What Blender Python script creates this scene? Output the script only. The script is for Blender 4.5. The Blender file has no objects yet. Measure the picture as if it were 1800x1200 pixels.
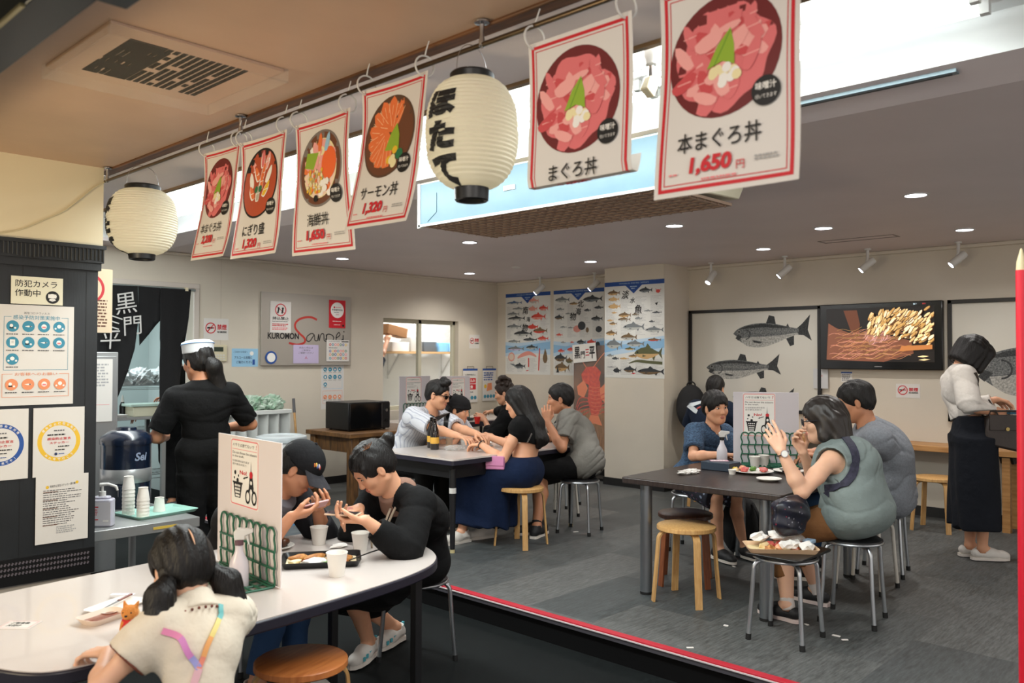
import bpy, bmesh, math, random
import numpy as np
from mathutils import Vector, Matrix
from math import pi, sin, cos, radians as rad, hypot, atan2
S = bpy.context.scene
COL = S.collection
# ---------------------------------------------------------------- camera (X runs into the room to the right, Y into the room to the left, z = 0 is the raised floor)
FPX, YAW, PIT, ROL = 1471.4, .757853, .019177, .0033047
CAM = Vector((0, 0, 1.45))
FF = Vector((cos(YAW)*cos(PIT), sin(YAW)*cos(PIT), sin(PIT)))
R0 = Vector((sin(YAW), -cos(YAW), 0)); U0 = R0.cross(FF)
RR = R0*cos(ROL)+U0*sin(ROL); UU = U0*cos(ROL)-R0*sin(ROL)
cd = bpy.data.cameras.new('camera'); cam = bpy.data.objects.new('camera', cd); COL.objects.link(cam)
cam.matrix_world = Matrix(((RR.x, UU.x, -FF.x, CAM.x), (RR.y, UU.y, -FF.y, CAM.y), (RR.z, UU.z, -FF.z, CAM.z), (0, 0, 0, 1)))
cd.sensor_width = 36; cd.lens = FPX*36/1800; cd.clip_start = .05; cd.clip_end = 60
cd.dof.use_dof = True; cd.dof.focus_distance = 5.2; cd.dof.aperture_fstop = 3.5
S.camera = cam
def at(x, y, ax, val):                                              # point of a real plane (x, y or z = val) seen at a photo pixel
    d = FF*FPX+RR*(x-900)-UU*(y-600); k = 'xyz'.index(ax); return CAM+d*((val-CAM[k])/d[k])
# ---------------------------------------------------------------- world, exposure
W = bpy.data.worlds.new('world'); S.world = W; W.use_nodes = True
W.node_tree.nodes['Background'].inputs[0].default_value = (.92, .88, .84, 1)
W.node_tree.nodes['Background'].inputs[1].default_value = 1.02
S.view_settings.view_transform = 'Standard'; S.view_settings.look = 'None'
S.view_settings.gamma = 1; S.view_settings.use_curve_mapping = False
S.view_settings.exposure = .28
try:
    S.cycles.use_denoising = True; S.cycles.max_bounces = 7; S.cycles.transparent_max_bounces = 8
    S.cycles.sample_clamp_indirect = 4; S.cycles.caustics_reflective = False; S.cycles.caustics_refractive = False
except Exception: pass
# ---------------------------------------------------------------- large area lights
def lamp(kind, name, loc, power, col=(1, 1, 1), to=None, **kw):
    l = bpy.data.lights.new(name, kind); l.energy = power; l.color = col
    for k, v in kw.items(): setattr(l, k, v)
    o = bpy.data.objects.new(name, l); COL.objects.link(o); o.location = loc
    if to is not None:
        o.rotation_euler = (Vector(to)-Vector(loc)).to_track_quat('-Z', 'Y').to_euler()
    return o
COOL, WARM = (.95, 1, .99), (1, .80, .50)
for k, y in enumerate((1.38, 2.70, 4.02, 5.34, 6.66)):           # tubes of the ceiling trough
    lamp('AREA', 'trough_light', (2.52, y, 2.575), 24, COOL, (2.52, y, 0), shape='RECTANGLE', size=.25, size_y=1.3)
    lamp('AREA', 'trough_uplight', (2.70, y, 2.585), 8, COOL, (2.70, y, 3), shape='RECTANGLE', size=.25, size_y=1.3)
lamp('AREA', 'front_light', (.1, 1.0, 2.44), 20, (1, .93, .85), (.9, 2.0, 0), shape='RECTANGLE', size=1.2, size_y=.3)  # unseen lamps above the camera side, added to light table and posters
lamp('AREA', 'front_light', (1.0, -.9, 2.44), 12, (1, .95, .9), (2.6, 1.4, 0), shape='RECTANGLE', size=1.2, size_y=.3)
lamp('AREA', 'warm_uplight', (-.55, 3.0, 1.25), 36, WARM, (.9, 3.9, 2.5), shape='RECTANGLE', size=.8, size_y=.3)  # unseen warm lamp, added to tint the front ceiling from below left
lamp('AREA', 'kitchen_light', (3.0, 9.3, 2.35), 34, (.9, 1, 1), (3.0, 9.1, 0), shape='RECTANGLE', size=1.2, size_y=.3)
lamp('AREA', 'alley_light', (7.6, 8.75, 2.3), 38, (1, 1, .97), (7.6, 9.2, 1.0), shape='RECTANGLE', size=1.2, size_y=.2)
# ---------------------------------------------------------------- materials
def lin(c):
    c = c/255.
    return c/12.92 if c <= .04045 else ((c+.055)/1.055)**2.4
def rgb(c): return (lin(c[0]), lin(c[1]), lin(c[2]), 1)
MATS = {}
def M(name, col=(200, 200, 200), rough=.5, metal=0, noise=None, bump=None, emit=0, trans=0, alpha=1, spec=None, coat=0, wood=None, ior=None, sss=0, col2=None, thin=0, speck=None):
    """noise=(scale, amount); bump=(scale, strength[, stretch]); wood=(stretch vec, dark colour)"""
    if name in MATS: return MATS[name]
    m = bpy.data.materials.new(name); MATS[name] = m; m.use_nodes = True
    nt = m.node_tree; b = nt.nodes['Principled BSDF']; L = nt.links.new
    m.diffuse_color = rgb(col)
    b.inputs['Base Color'].default_value = rgb(col); b.inputs['Roughness'].default_value = rough; b.inputs['Metallic'].default_value = metal
    if spec is not None: b.inputs['Specular IOR Level'].default_value = spec
    if coat: b.inputs['Coat Weight'].default_value = coat
    if ior: b.inputs['IOR'].default_value = ior
    if trans: b.inputs['Transmission Weight'].default_value = trans
    if alpha < 1: b.inputs['Alpha'].default_value = alpha
    if sss:
        b.inputs['Subsurface Weight'].default_value = sss; b.inputs['Subsurface Radius'].default_value = (.012, .005, .003); b.inputs['Subsurface Scale'].default_value = 1
    if emit:
        b.inputs['Emission Color'].default_value = rgb(col); b.inputs['Emission Strength'].default_value = emit
    tc = None
    def coords(st):
        nonlocal tc
        tc = tc or nt.nodes.new('ShaderNodeTexCoord')
        mp = nt.nodes.new('ShaderNodeMapping'); L(tc.outputs['Object'], mp.inputs['Vector']); mp.inputs['Scale'].default_value = st
        return mp.outputs['Vector']
    def nz(st, sc, det=4):
        n = nt.nodes.new('ShaderNodeTexNoise'); n.inputs['Scale'].default_value = sc; n.inputs['Detail'].default_value = det
        L(coords(st), n.inputs['Vector']); return n
    if noise or wood:
        st = wood[0] if wood else (1, 1, 1)
        n = nz(st, noise[0] if noise else 6)
        r = nt.nodes.new('ShaderNodeValToRGB'); L(n.outputs['Fac'], r.inputs['Fac'])
        if wood: c0, c1 = rgb(wood[1]), rgb(col)
        elif col2: c0, c1 = rgb(col2), rgb(col)
        else:
            a = noise[1]; base = rgb(col); c0 = tuple(x*(1-a) for x in base[:3])+(1,); c1 = tuple(min(1, x*(1+a)) for x in base[:3])+(1,)
        r.color_ramp.elements[0].position = .34; r.color_ramp.elements[1].position = .66
        r.color_ramp.elements[0].color = c0; r.color_ramp.elements[1].color = c1
        L(r.outputs['Color'], b.inputs['Base Color'])
        if speck:                                                    # scattered printed spots: (scale, size, colour, colour)
            v = nt.nodes.new('ShaderNodeTexVoronoi'); v.inputs['Scale'].default_value = speck[0]; L(coords((1, 1, 1)), v.inputs['Vector'])
            k = nt.nodes.new('ShaderNodeMath'); k.operation = 'LESS_THAN'; k.inputs[1].default_value = speck[1]; L(v.outputs['Distance'], k.inputs[0])
            q = nt.nodes.new('ShaderNodeValToRGB'); q.color_ramp.interpolation = 'CONSTANT'; q.color_ramp.elements[1].position = .6; q.color_ramp.elements[0].color = rgb(speck[2]); q.color_ramp.elements[1].color = rgb(speck[3]); L(v.outputs['Color'], q.inputs['Fac'])
            x = nt.nodes.new('ShaderNodeMix'); x.data_type = 'RGBA'; L(k.outputs[0], x.inputs[0]); L(r.outputs['Color'], x.inputs[6]); L(q.outputs['Color'], x.inputs[7]); L(x.outputs[2], b.inputs['Base Color'])
    if bump:
        n = nz(bump[2] if len(bump) > 2 else (1, 1, 1), bump[0], 3)
        bp = nt.nodes.new('ShaderNodeBump'); bp.inputs['Strength'].default_value = bump[1]; bp.inputs['Distance'].default_value = .01
        L(n.outputs['Fac'], bp.inputs['Height']); L(bp.outputs['Normal'], b.inputs['Normal'])
    if thin:                                                         # thin translucent sheet: part of the light passes through
        t = nt.nodes.new('ShaderNodeBsdfTranslucent'); t.inputs[0].default_value = rgb(col)
        mx = nt.nodes.new('ShaderNodeMixShader'); mx.inputs[0].default_value = thin
        L(b.outputs[0], mx.inputs[1]); L(t.outputs[0], mx.inputs[2]); L(mx.outputs[0], nt.nodes['Material Output'].inputs[0])
    return m
white = M('white_paper', (214, 210, 204), .6)
black = M('black_ink', (16, 16, 17), .6)
blackpl = M('black_plastic', (14, 14, 15), .35)
chrome = M('chrome', (190, 192, 196), .22, 1)
steel = M('stainless_steel', (158, 160, 160), .34, .55, bump=(40, .05, (1, 1, .02)))
red = M('red_ink', (196, 30, 42), .55)
whitepl = M('white_plastic', (205, 204, 200), .4)
cupw = M('paper_cup_white', (226, 222, 214), .6)
# ---------------------------------------------------------------- mesh builder
def frame(d, up=(0, 0, 1)):
    d = Vector(d).normalized(); up = Vector(up)
    if abs(d.dot(up)) > .98: up = Vector((1, 0, 0)) if abs(d.x) < .9 else Vector((0, 1, 0))
    x = up.cross(d).normalized(); return x, d.cross(x), d
class MB:
    def __init__(s): s.v, s.f, s.k, s.mats, s.M = [], [], [], [], None
    def mi(s, m):
        if m not in s.mats: s.mats.append(m)
        return s.mats.index(m)
    def raw(s, vs, fs, m):
        o = len(s.v); k = s.mi(m)
        s.v += [(s.M @ Vector(p)) if s.M else Vector(p) for p in vs]
        s.f += [tuple(i+o for i in f) for f in fs]; s.k += [k]*len(fs); return s
    def box(s, c, d, m, rz=0, rot=None):
        x, y, z = d[0]/2, d[1]/2, d[2]/2
        R = rot or Matrix.Rotation(rz, 3, 'Z'); c = Vector(c)
        vs = [c+R @ Vector((sx*x, sy*y, sz*z)) for sz in (-1, 1) for sy in (-1, 1) for sx in (-1, 1)]
        return s.raw(vs, [(0, 2, 3, 1), (4, 5, 7, 6), (0, 1, 5, 4), (2, 6, 7, 3), (0, 4, 6, 2), (1, 3, 7, 5)], m)
    def b2(s, a, b, m):                                             # box between two corners
        return s.box([(p+q)/2 for p, q in zip(a, b)], [abs(p-q) for p, q in zip(a, b)], m)
    def tube(s, pts, r, m, n=10, closed=False, caps=True, flat=1., up=(0, 0, 1)):
        pts = [Vector(p) for p in pts]; N = len(pts); vs, fs = [], []
        if not hasattr(r, '__len__'): r = [r]*N
        ox = None
        for i, p in enumerate(pts):
            a = pts[i-1] if (i or closed) else p; b = pts[(i+1) % N] if (i < N-1 or closed) else p
            d = (b-a)
            if d.length < 1e-9: d = Vector((0, 0, 1))
            d.normalize()
            if ox is None: x, y, _ = frame(d, up)
            else:
                x = ox-d*ox.dot(d); x = x.normalized() if x.length > 1e-6 else frame(d)[0]; y = d.cross(x)
            ox = x
            for j in range(n):
                t = 2*pi*j/n; vs.append(p+(x*cos(t)+y*sin(t)*flat)*r[i])
        for i in range(N if closed else N-1):
            i2 = (i+1) % N
            for j in range(n): fs.append((i*n+j, i*n+(j+1) % n, i2*n+(j+1) % n, i2*n+j))
        if caps and not closed: fs += [tuple(range(n))[::-1], tuple((N-1)*n+j for j in range(n))]
        return s.raw(vs, fs, m)
    def cyl(s, a, b, r, m, r2=None, n=20, caps=True): return s.tube([a, b], [r, r if r2 is None else r2], m, n, caps=caps)
    def lathe(s, prof, m, n=32, c=(0, 0, 0), sx=1., sy=1., cap=True, rot=None):
        vs, fs = [], []; c = Vector(c)
        for r, z in prof:
            for j in range(n):
                p = Vector((r*cos(2*pi*j/n)*sx, r*sin(2*pi*j/n)*sy, z)); vs.append(c+(rot @ p if rot else p))
        for i in range(len(prof)-1):
            for j in range(n): fs.append((i*n+j, i*n+(j+1) % n, (i+1)*n+(j+1) % n, (i+1)*n+j))
        if cap: fs += [tuple(range(n))[::-1], tuple((len(prof)-1)*n+j for j in range(n))]
        return s.raw(vs, fs, m)
    def ell(s, c, r, m, n=16, k=10, rot=None):
        r = r if hasattr(r, '__len__') else (r, r, r)
        R = rot or Matrix.Identity(3); c = Vector(c); vs, fs = [], []
        for i in range(k+1):
            a = pi*i/k
            for j in range(n):
                t = 2*pi*j/n; vs.append(c+R @ Vector((r[0]*sin(a)*cos(t), r[1]*sin(a)*sin(t), -r[2]*cos(a))))
        for i in range(k):
            for j in range(n): fs.append((i*n+j, i*n+(j+1) % n, (i+1)*n+(j+1) % n, (i+1)*n+j))
        return s.raw(vs, fs, m)
    def prism(s, poly, a, b, m, ax='z'):                            # polygon extruded along an axis
        n = len(poly); mk = {'z': lambda p, h: (p[0], p[1], h), 'y': lambda p, h: (p[0], h, p[1]), 'x': lambda p, h: (h, p[0], p[1])}[ax]
        vs = [mk(p, a) for p in poly]+[mk(p, b) for p in poly]
        return s.raw(vs, [tuple(range(n))[::-1], tuple(range(n, 2*n))]+[(i, (i+1) % n, n+(i+1) % n, n+i) for i in range(n)], m)
    def grid(s, fn, nu, nv, m, thick=0):
        vs = [fn(i/nu, j/nv) for j in range(nv+1) for i in range(nu+1)]
        w = nu+1; fs = [(j*w+i, j*w+i+1, (j+1)*w+i+1, (j+1)*w+i) for j in range(nv) for i in range(nu)]
        return s.raw(vs, fs, m)
    def mesh(s, name, smooth=40):
        me = bpy.data.meshes.new(name); me.from_pydata([tuple(v) for v in s.v], [], s.f)
        for m in s.mats: me.materials.append(m)
        me.polygons.foreach_set('material_index', s.k)
        bm = bmesh.new(); bm.from_mesh(me); bmesh.ops.recalc_face_normals(bm, faces=bm.faces); bm.to_mesh(me); bm.free()
        if smooth:
            me.polygons.foreach_set('use_smooth', [True]*len(me.polygons)); me.set_sharp_from_angle(angle=rad(smooth))
        me.update(); return me
    def part(s, name, parent, label=None, bevel=0, smooth=40, kind=None):
        o = bpy.data.objects.new(name, s.mesh(name, smooth)); COL.objects.link(o); o.parent = parent
        if label: o['label'] = label
        if kind: o['kind'] = kind
        if bevel: addbevel(o, bevel)
        return o
    def top(s, name, label=None, cat=None, group=None, kind=None, bevel=0, smooth=40):
        if s.v:
            lo = Vector([min(p[i] for p in s.v) for i in range(3)]); hi = Vector([max(p[i] for p in s.v) for i in range(3)])
            c = Vector(((lo.x+hi.x)/2, (lo.y+hi.y)/2, lo.z)); s.v = [p-c for p in s.v]
        o = bpy.data.objects.new(name, s.mesh(name, smooth)); COL.objects.link(o); o.location = c
        tag(o, label, cat, group, kind)
        if bevel: addbevel(o, bevel)
        return o
def addbevel(o, w, seg=2):
    b = o.modifiers.new('bevel', 'BEVEL'); b.width = w; b.segments = seg; b.limit_method = 'ANGLE'; b.angle_limit = rad(35); b.harden_normals = False
def tag(o, label=None, cat=None, group=None, kind=None):
    if label: o['label'] = label
    if cat: o['category'] = cat
    if group: o['group'] = group
    if kind: o['kind'] = kind
    return o
def thing(name, label, cat, loc=(0, 0, 0), rz=0, group=None):
    o = bpy.data.objects.new(name, None); COL.objects.link(o); o.empty_display_size = .05
    o.location = loc; o.rotation_euler = (0, 0, rz); return tag(o, label, cat, group)
def dup(root, loc, rz=0, label=None, group=None):
    r = root.copy(); COL.objects.link(r); r.location = loc; r.rotation_euler = (0, 0, rz)
    if label: r['label'] = label
    if group: r['group'] = group
    for ch in list(root.children):
        c = ch.copy(); COL.objects.link(c); c.parent = r
        for g in ch.children:
            d = g.copy(); COL.objects.link(d); d.parent = c
    return r
def struct(mb, name, bevel=0, smooth=40): return mb.top(name, kind='structure', bevel=bevel, smooth=smooth)
def arc(c, r, a0, a1, n, u, v):
    c, u, v = Vector(c), Vector(u), Vector(v)
    return [c+u*(r*cos(a0+(a1-a0)*i/n))+v*(r*sin(a0+(a1-a0)*i/n)) for i in range(n+1)]
def rrect(w, h, r, n=5, cx=0, cy=0):
    out = []
    for sx, sy, a in ((1, 1, 0), (-1, 1, 90), (-1, -1, 180), (1, -1, 270)):
        for i in range(n+1):
            t = rad(a+90*i/n); out.append((cx+sx*(w/2-r)+r*cos(t), cy+sy*(h/2-r)+r*sin(t)))
    return out
# ================================================================ the room
LOW, CH = -.15, 2.48
W1, W3 = 8.1, 8.27
def floor_mat(name, c0, c1, c2, size, rough, mort):
    m = M(name, c1, rough, spec=.5 if rough < .6 else .15); nt = m.node_tree; b = nt.nodes['Principled BSDF']; L = nt.links.new
    tc = nt.nodes.new('ShaderNodeTexCoord'); br = nt.nodes.new('ShaderNodeTexBrick')
    L(tc.outputs['Object'], br.inputs['Vector'])
    br.inputs['Color1'].default_value = rgb(c0); br.inputs['Color2'].default_value = rgb(c1); br.inputs['Mortar'].default_value = rgb(mort)
    br.inputs['Scale'].default_value = 1; br.inputs['Mortar Size'].default_value = .0022; br.inputs['Brick Width'].default_value = size[0]; br.inputs['Row Height'].default_value = size[1]
    br.offset = .5
    mp = nt.nodes.new('ShaderNodeMapping'); mp.inputs['Scale'].default_value = (1.2, 9, 1); mp.inputs['Rotation'].default_value = (0, 0, .5)
    L(tc.outputs['Object'], mp.inputs['Vector'])
    n = nt.nodes.new('ShaderNodeTexNoise'); n.inputs['Scale'].default_value = 9; n.inputs['Detail'].default_value = 8; n.inputs['Roughness'].default_value = .72
    L(mp.outputs['Vector'], n.inputs['Vector'])
    r = nt.nodes.new('ShaderNodeValToRGB'); r.color_ramp.elements[0].position = .35; r.color_ramp.elements[1].position = .75
    r.color_ramp.elements[0].color = (.2, .2, .2, 1); r.color_ramp.elements[1].color = (1, 1, 1, 1); L(n.outputs['Fac'], r.inputs['Fac'])
    mx = nt.nodes.new('ShaderNodeMix'); mx.data_type = 'RGBA'; mx.blend_type = 'MULTIPLY'; mx.inputs[0].default_value = .92
    br2 = nt.nodes.new('ShaderNodeTexBrick'); L(tc.outputs['Object'], br2.inputs['Vector']); br2.inputs['Scale'].default_value = 1; br2.inputs['Mortar Size'].default_value = 0; br2.inputs['Brick Width'].default_value = size[0]*1.5; br2.inputs['Row Height'].default_value = size[1]; br2.inputs['Color1'].default_value = (.35, .35, .35, 1); br2.inputs['Color2'].default_value = (1, 1, 1, 1); br2.inputs['Bias'].default_value = .1
    m2 = nt.nodes.new('ShaderNodeMix'); m2.data_type = 'RGBA'; m2.inputs[7].default_value = rgb(c2); L(br2.outputs['Color'], m2.inputs[0]); L(br.outputs['Color'], m2.inputs[6])
    L(m2.outputs[2], mx.inputs[6]); L(r.outputs['Color'], mx.inputs[7]); L(mx.outputs[2], b.inputs['Base Color'])
    rr = nt.nodes.new('ShaderNodeMapRange'); rr.inputs[3].default_value = rough-.1; rr.inputs[4].default_value = rough+.2
    L(n.outputs['Fac'], rr.inputs[0]); L(rr.outputs[0], b.inputs['Roughness'])
    bp = nt.nodes.new('ShaderNodeBump'); bp.inputs['Strength'].default_value = .12; bp.inputs['Distance'].default_value = .003
    L(n.outputs['Fac'], bp.inputs['Height']); L(bp.outputs['Normal'], b.inputs['Normal'])
    return m
slate = floor_mat('slate_vinyl', (40, 52, 58), (58, 70, 74), (112, 114, 112), (.62, .46), .5, (60, 64, 66))
darktile = floor_mat('dark_tile', (13, 18, 19), (9, 13, 14), (24, 29, 29), (.6, .3), .75, (30, 30, 28))
wallw = M('wall_paint', (205, 196, 180), .75, noise=(2, .03), bump=(60, .04))
wallc = M('cream_panel', (222, 210, 178), .4, noise=(2, .03))
ceilw = M('ceiling_paint', (216, 206, 206), .55, noise=(1.5, .03))
ceilt = M('tan_ceiling_laminate', (196, 166, 142), .42, noise=(3, .05), bump=(14, .05, (.1, 3, 1)))
troughw = M('trough_white', (226, 228, 226), .6)
dark = M('black_stained_panel', (24, 27, 30), .5, noise=(5, .2), bump=(20, .1, (12, 12, .5)))
woodtrim = M('brown_wood_trim', (112, 70, 36), .5, noise=(6, .3), wood=((8, .6, 8), (62, 38, 20)))
bronze = M('bronze_trim', (128, 100, 66), .4, .3)
basem = M('baseboard_black', (22, 21, 21), .5)
struct(MB().b2((-3, -2.5, LOW-.1), (3.585, W1+.12, LOW), darktile), 'floor')
struct(MB().b2((3.6, -2.5, LOW-.1), (W3+.1, W1+.1, 0), slate), 'floor_platform')
struct(MB().b2((3.585, -2.5, LOW), (3.6, W1, -.012), M('riser_black', (9, 9, 10), .7, spec=.15)), 'trim_1')
struct(MB().b2((3.574, -2.5, -.004), (3.622, W1, .004), M('red_strip', (176, 28, 46), .45)), 'trim_2', .001)
struct(MB().b2((3.568, -2.5, -.010), (3.60, W1, -.004), M('strip_white', (206, 196, 196), .5)).b2((3.572, -2.5, -.034), (3.60, W1, -.010), M('strip_grey', (70, 68, 74), .5)), 'trim_10')
# back wall with doorway and window
b = MB(); D0, D1, DZ = 2.35, 3.90, 2.13; N0, N1, NZ0, NZ1 = 6.29, 7.53, .80, 1.925
for x0, x1, z0, z1 in ((1.5, D0, LOW, CH+.2), (D0, D1, DZ, CH+.2), (D1, N0, LOW, CH+.2), (N0, N1, LOW, NZ0), (N0, N1, NZ1, CH+.2), (N1, W3+.1, LOW, CH+.2)):
    b.b2((x0, W1, z0), (x1, W1+.14, z1), wallw)
struct(b, 'wall_back', smooth=0)
struct(MB().b2((W3, -2.5, LOW), (W3+.12, W1+.1, CH+.2), wallw), 'wall_right', smooth=0)
struct(MB().b2((7.75, 5.06, LOW), (W3, 5.862, CH+.02), wallw), 'wall_column', smooth=0)
struct(MB().b2((W3-.012, -2.5, 0), (W3, 5.06, .09), basem), 'baseboard_right')
b = MB().b2((7.738, 5.048, 0), (7.75, 5.874, .085), basem).b2((7.75, 5.048, 0), (W3, 5.06, .085), basem); struct(b, 'baseboard_column')
struct(MB().b2((W3-.012, 5.874, 0), (W3, W1, .085), basem).b2((D1+.06, W1-.012, 0), (W3, W1, .085), basem), 'baseboard_back')
struct(MB().b2((4.19, W1-.0012, 0), (4.2, W1, CH), M('panel_seam', (196, 186, 170), .6)), 'trim_3')
# coving round the ceiling edge
struct(MB().b2((W3-.05, -2.5, CH-.035), (W3, W1, CH), wallw).b2((3.2, W1-.04, CH-.03), (W3, W1, CH), wallw), 'trim_4', .01)
# ceilings
b = MB(); Q0, Q1, QY0, QY1, QZ = 2.29, 3.31, -1.6, 7.75, 2.68
for x0, x1, y0, y1 in ((1.86, Q0, -2.5, W1+.1), (3.53, W3+.1, -2.5, W1+.1), (Q0, 3.53, -2.5, QY0), (Q0, 3.53, QY1, W1+.1)):
    b.b2((x0, y0, CH), (x1, y1, CH+.03), ceilw)
b.raw([(Q1, QY0, 2.53), (3.53, QY0, CH), (3.53, QY1, CH), (Q1, QY1, 2.53), (Q1+.04, QY0, 2.56), (3.53, QY0, CH+.03), (3.53, QY1, CH+.03), (Q1+.04, QY1, 2.56)], [(0, 1, 2, 3), (4, 7, 6, 5), (0, 4, 5, 1), (2, 6, 7, 3), (0, 3, 7, 4)], ceilw)
struct(b, 'ceiling', smooth=0)
b = MB()
b.b2((Q0-.03, QY0-.03, QZ), (Q1+.03, QY1+.03, QZ+.03), troughw)
for a, c in (((Q0-.03, QY0, CH+.03), (Q0, QY1, QZ)), ((Q1, QY0, 2.53), (Q1+.03, QY1, QZ)), ((Q0, QY0-.03, CH+.03), (Q1, QY0, QZ)), ((Q0, QY1, CH+.03), (Q1, QY1+.03, QZ))): b.b2(a, c, troughw)
struct(b, 'ceiling_trough', smooth=0)
struct(MB().b2((Q0-.02, QY0, CH-.014), (Q0+.006, QY1, CH+.004), bronze), 'trim_5')
struct(MB().b2((-2, -2.5, CH), (1.80, 4.77, CH+.03), ceilt), 'ceiling_front', smooth=0)
struct(MB().b2((1.80, -2.5, CH-.012), (1.86, 4.9, CH+.03), woodtrim), 'trim_6', .006)
# dark clad pillar at the left
struct(MB().b2((-2, 4.77, 2.045), (1.78, 5.3, CH), wallc), 'wall_left_upper', smooth=0)
b = MB().b2((-2, 4.78, .30), (1.76, 5.3, 1.92), dark)
for k in range(8): b.b2((1.70-.31*k, 4.7785, .42), (1.702-.31*k, 4.781, 1.92), black)
struct(b, 'wall_left', smooth=0)
b = MB().b2((-2, 4.765, 1.915), (1.772, 5.3, 1.955), dark).b2((-2, 4.755, 1.955), (1.782, 5.3, 2.045), dark).b2((-2, 4.745, 2.03), (1.79, 5.3, 2.05), dark)
for k in range(150):
    x = 1.775-.02*k; b.tube([(x, 4.752, 1.965+.022*j+.006*sin(k*.6)) for j in range(4)], .0045, dark, 5)
struct(b, 'trim_7')
b = MB().b2((-2, 4.765, .285), (1.755, 5.3, .42), blackpl)
gl = M('vent_slot_grey', (92, 86, 92), .4)
for r in range(3):
    for k in range(110): b.box((1.72-.0165*k, 4.763, .395-.026*r), (.0085, .006, .014), gl, rot=Matrix.Rotation(.5, 3, 'Y'))
struct(b, 'trim_8', smooth=0)
struct(MB().b2((-2, 4.79, LOW), (1.745, 5.3, .285), M('pillar_base', (176, 170, 162), .5)), 'wall_left_base', smooth=0)
# doorway to the kitchen and the kitchen behind
dfr = M('door_frame_white', (200, 190, 180), .5)
b = MB().b2((D0-.05, W1-.02, DZ), (D1+.06, W1+.16, DZ+.05), dfr).b2((D1, W1-.02, LOW), (D1+.055, W1+.16, DZ), dfr).b2((D0-.05, W1-.02, LOW), (D0, W1+.16, DZ), dfr)
struct(b, 'door_1', .004)
kw = M('kitchen_wall', (190, 204, 204), .4)
struct(MB().b2((1.0, 10.3, LOW), (4.5, 10.4, 2.6), kw), 'wall_kitchen_back')
struct(MB().b2((4.4, W1+.14, LOW), (4.5, 10.3, 2.6), kw), 'wall_kitchen_right')
struct(MB().b2((1.0, W1+.14, LOW-.1), (4.5, 10.4, LOW), darktile), 'floor_kitchen')
struct(MB().b2((1.0, W1+.14, 2.5), (4.5, 10.4, 2.6), kw), 'ceiling_kitchen')
# window in the back wall, with the lit alley behind
alu = M('window_aluminium', (196, 192, 170), .35, .2)
b = MB(); yy = W1+.09
for a, c in (((N0, NZ1-.05), (N1, NZ1)), ((N0, NZ0), (N1, NZ0+.05)), ((N1-.045, NZ0), (N1, NZ1)), ((N0, NZ0), (N0+.035, NZ1)), ((6.90, NZ0), (6.95, NZ1))):
    b.b2((a[0], yy-.025, a[1]), (c[0], yy+.025, c[1]), alu)
w = struct(b, 'window_1', .003)
gp = MB().b2((N0+.03-w.location.x, .02, .04), (N1-.04-w.location.x, .026, NZ1-NZ0-.04), M('window_glass', (235, 245, 245), .02, 0, trans=1, ior=1.02, alpha=.25)); gp.part('pane', w)
struct(MB().b2((5.6, 9.35, LOW), (9.4, 9.45, 2.6), M('alley_wall_white', (236, 236, 232), .6)), 'wall_alley')
wt = M('alley_tile', (176, 172, 166), .5, noise=(30, .12))
struct(MB().b2((5.6, 9.3, 1.62), (9.4, 9.35, 2.6), wt), 'wall_alley_tile')
struct(MB().b2((5.6, W1+.14, LOW-.1), (9.4, 9.45, LOW), darktile), 'floor_alley')
# ================================================================ printed sheets
_tx = {}
def glyphs(s, bold=0., shear=0.):
    if any(ord(ch) >= 0x3100 for ch in s): bold = 0.                 # dense characters are thickened by overprinting instead
    k = (s, bold, shear)
    if k in _tx: return _tx[k]
    c = bpy.data.curves.new('lettering', 'FONT'); c.body = s; c.size = 1; c.resolution_u = 3; c.offset = bold; c.shear = shear; c.fill_mode = 'FRONT'
    o = bpy.data.objects.new('lettering', c); COL.objects.link(o)
    dg = bpy.context.evaluated_depsgraph_get(); me = bpy.data.meshes.new_from_object(o.evaluated_get(dg))
    v = [(p.co.x, p.co.y) for p in me.vertices]; f = [tuple(p.vertices) for p in me.polygons]
    bpy.data.objects.remove(o); bpy.data.curves.remove(c); bpy.data.meshes.remove(me)
    if v:
        x0 = min(p[0] for p in v); x1 = max(p[0] for p in v); y0 = min(p[1] for p in v); y1 = max(p[1] for p in v)
        v = [((p[0]-x0), (p[1]-y0)) for p in v]; r = (v, f, x1-x0, y1-y0)
    else: r = ([], [], 1, 1)
    _tx[k] = r; return r
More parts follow.
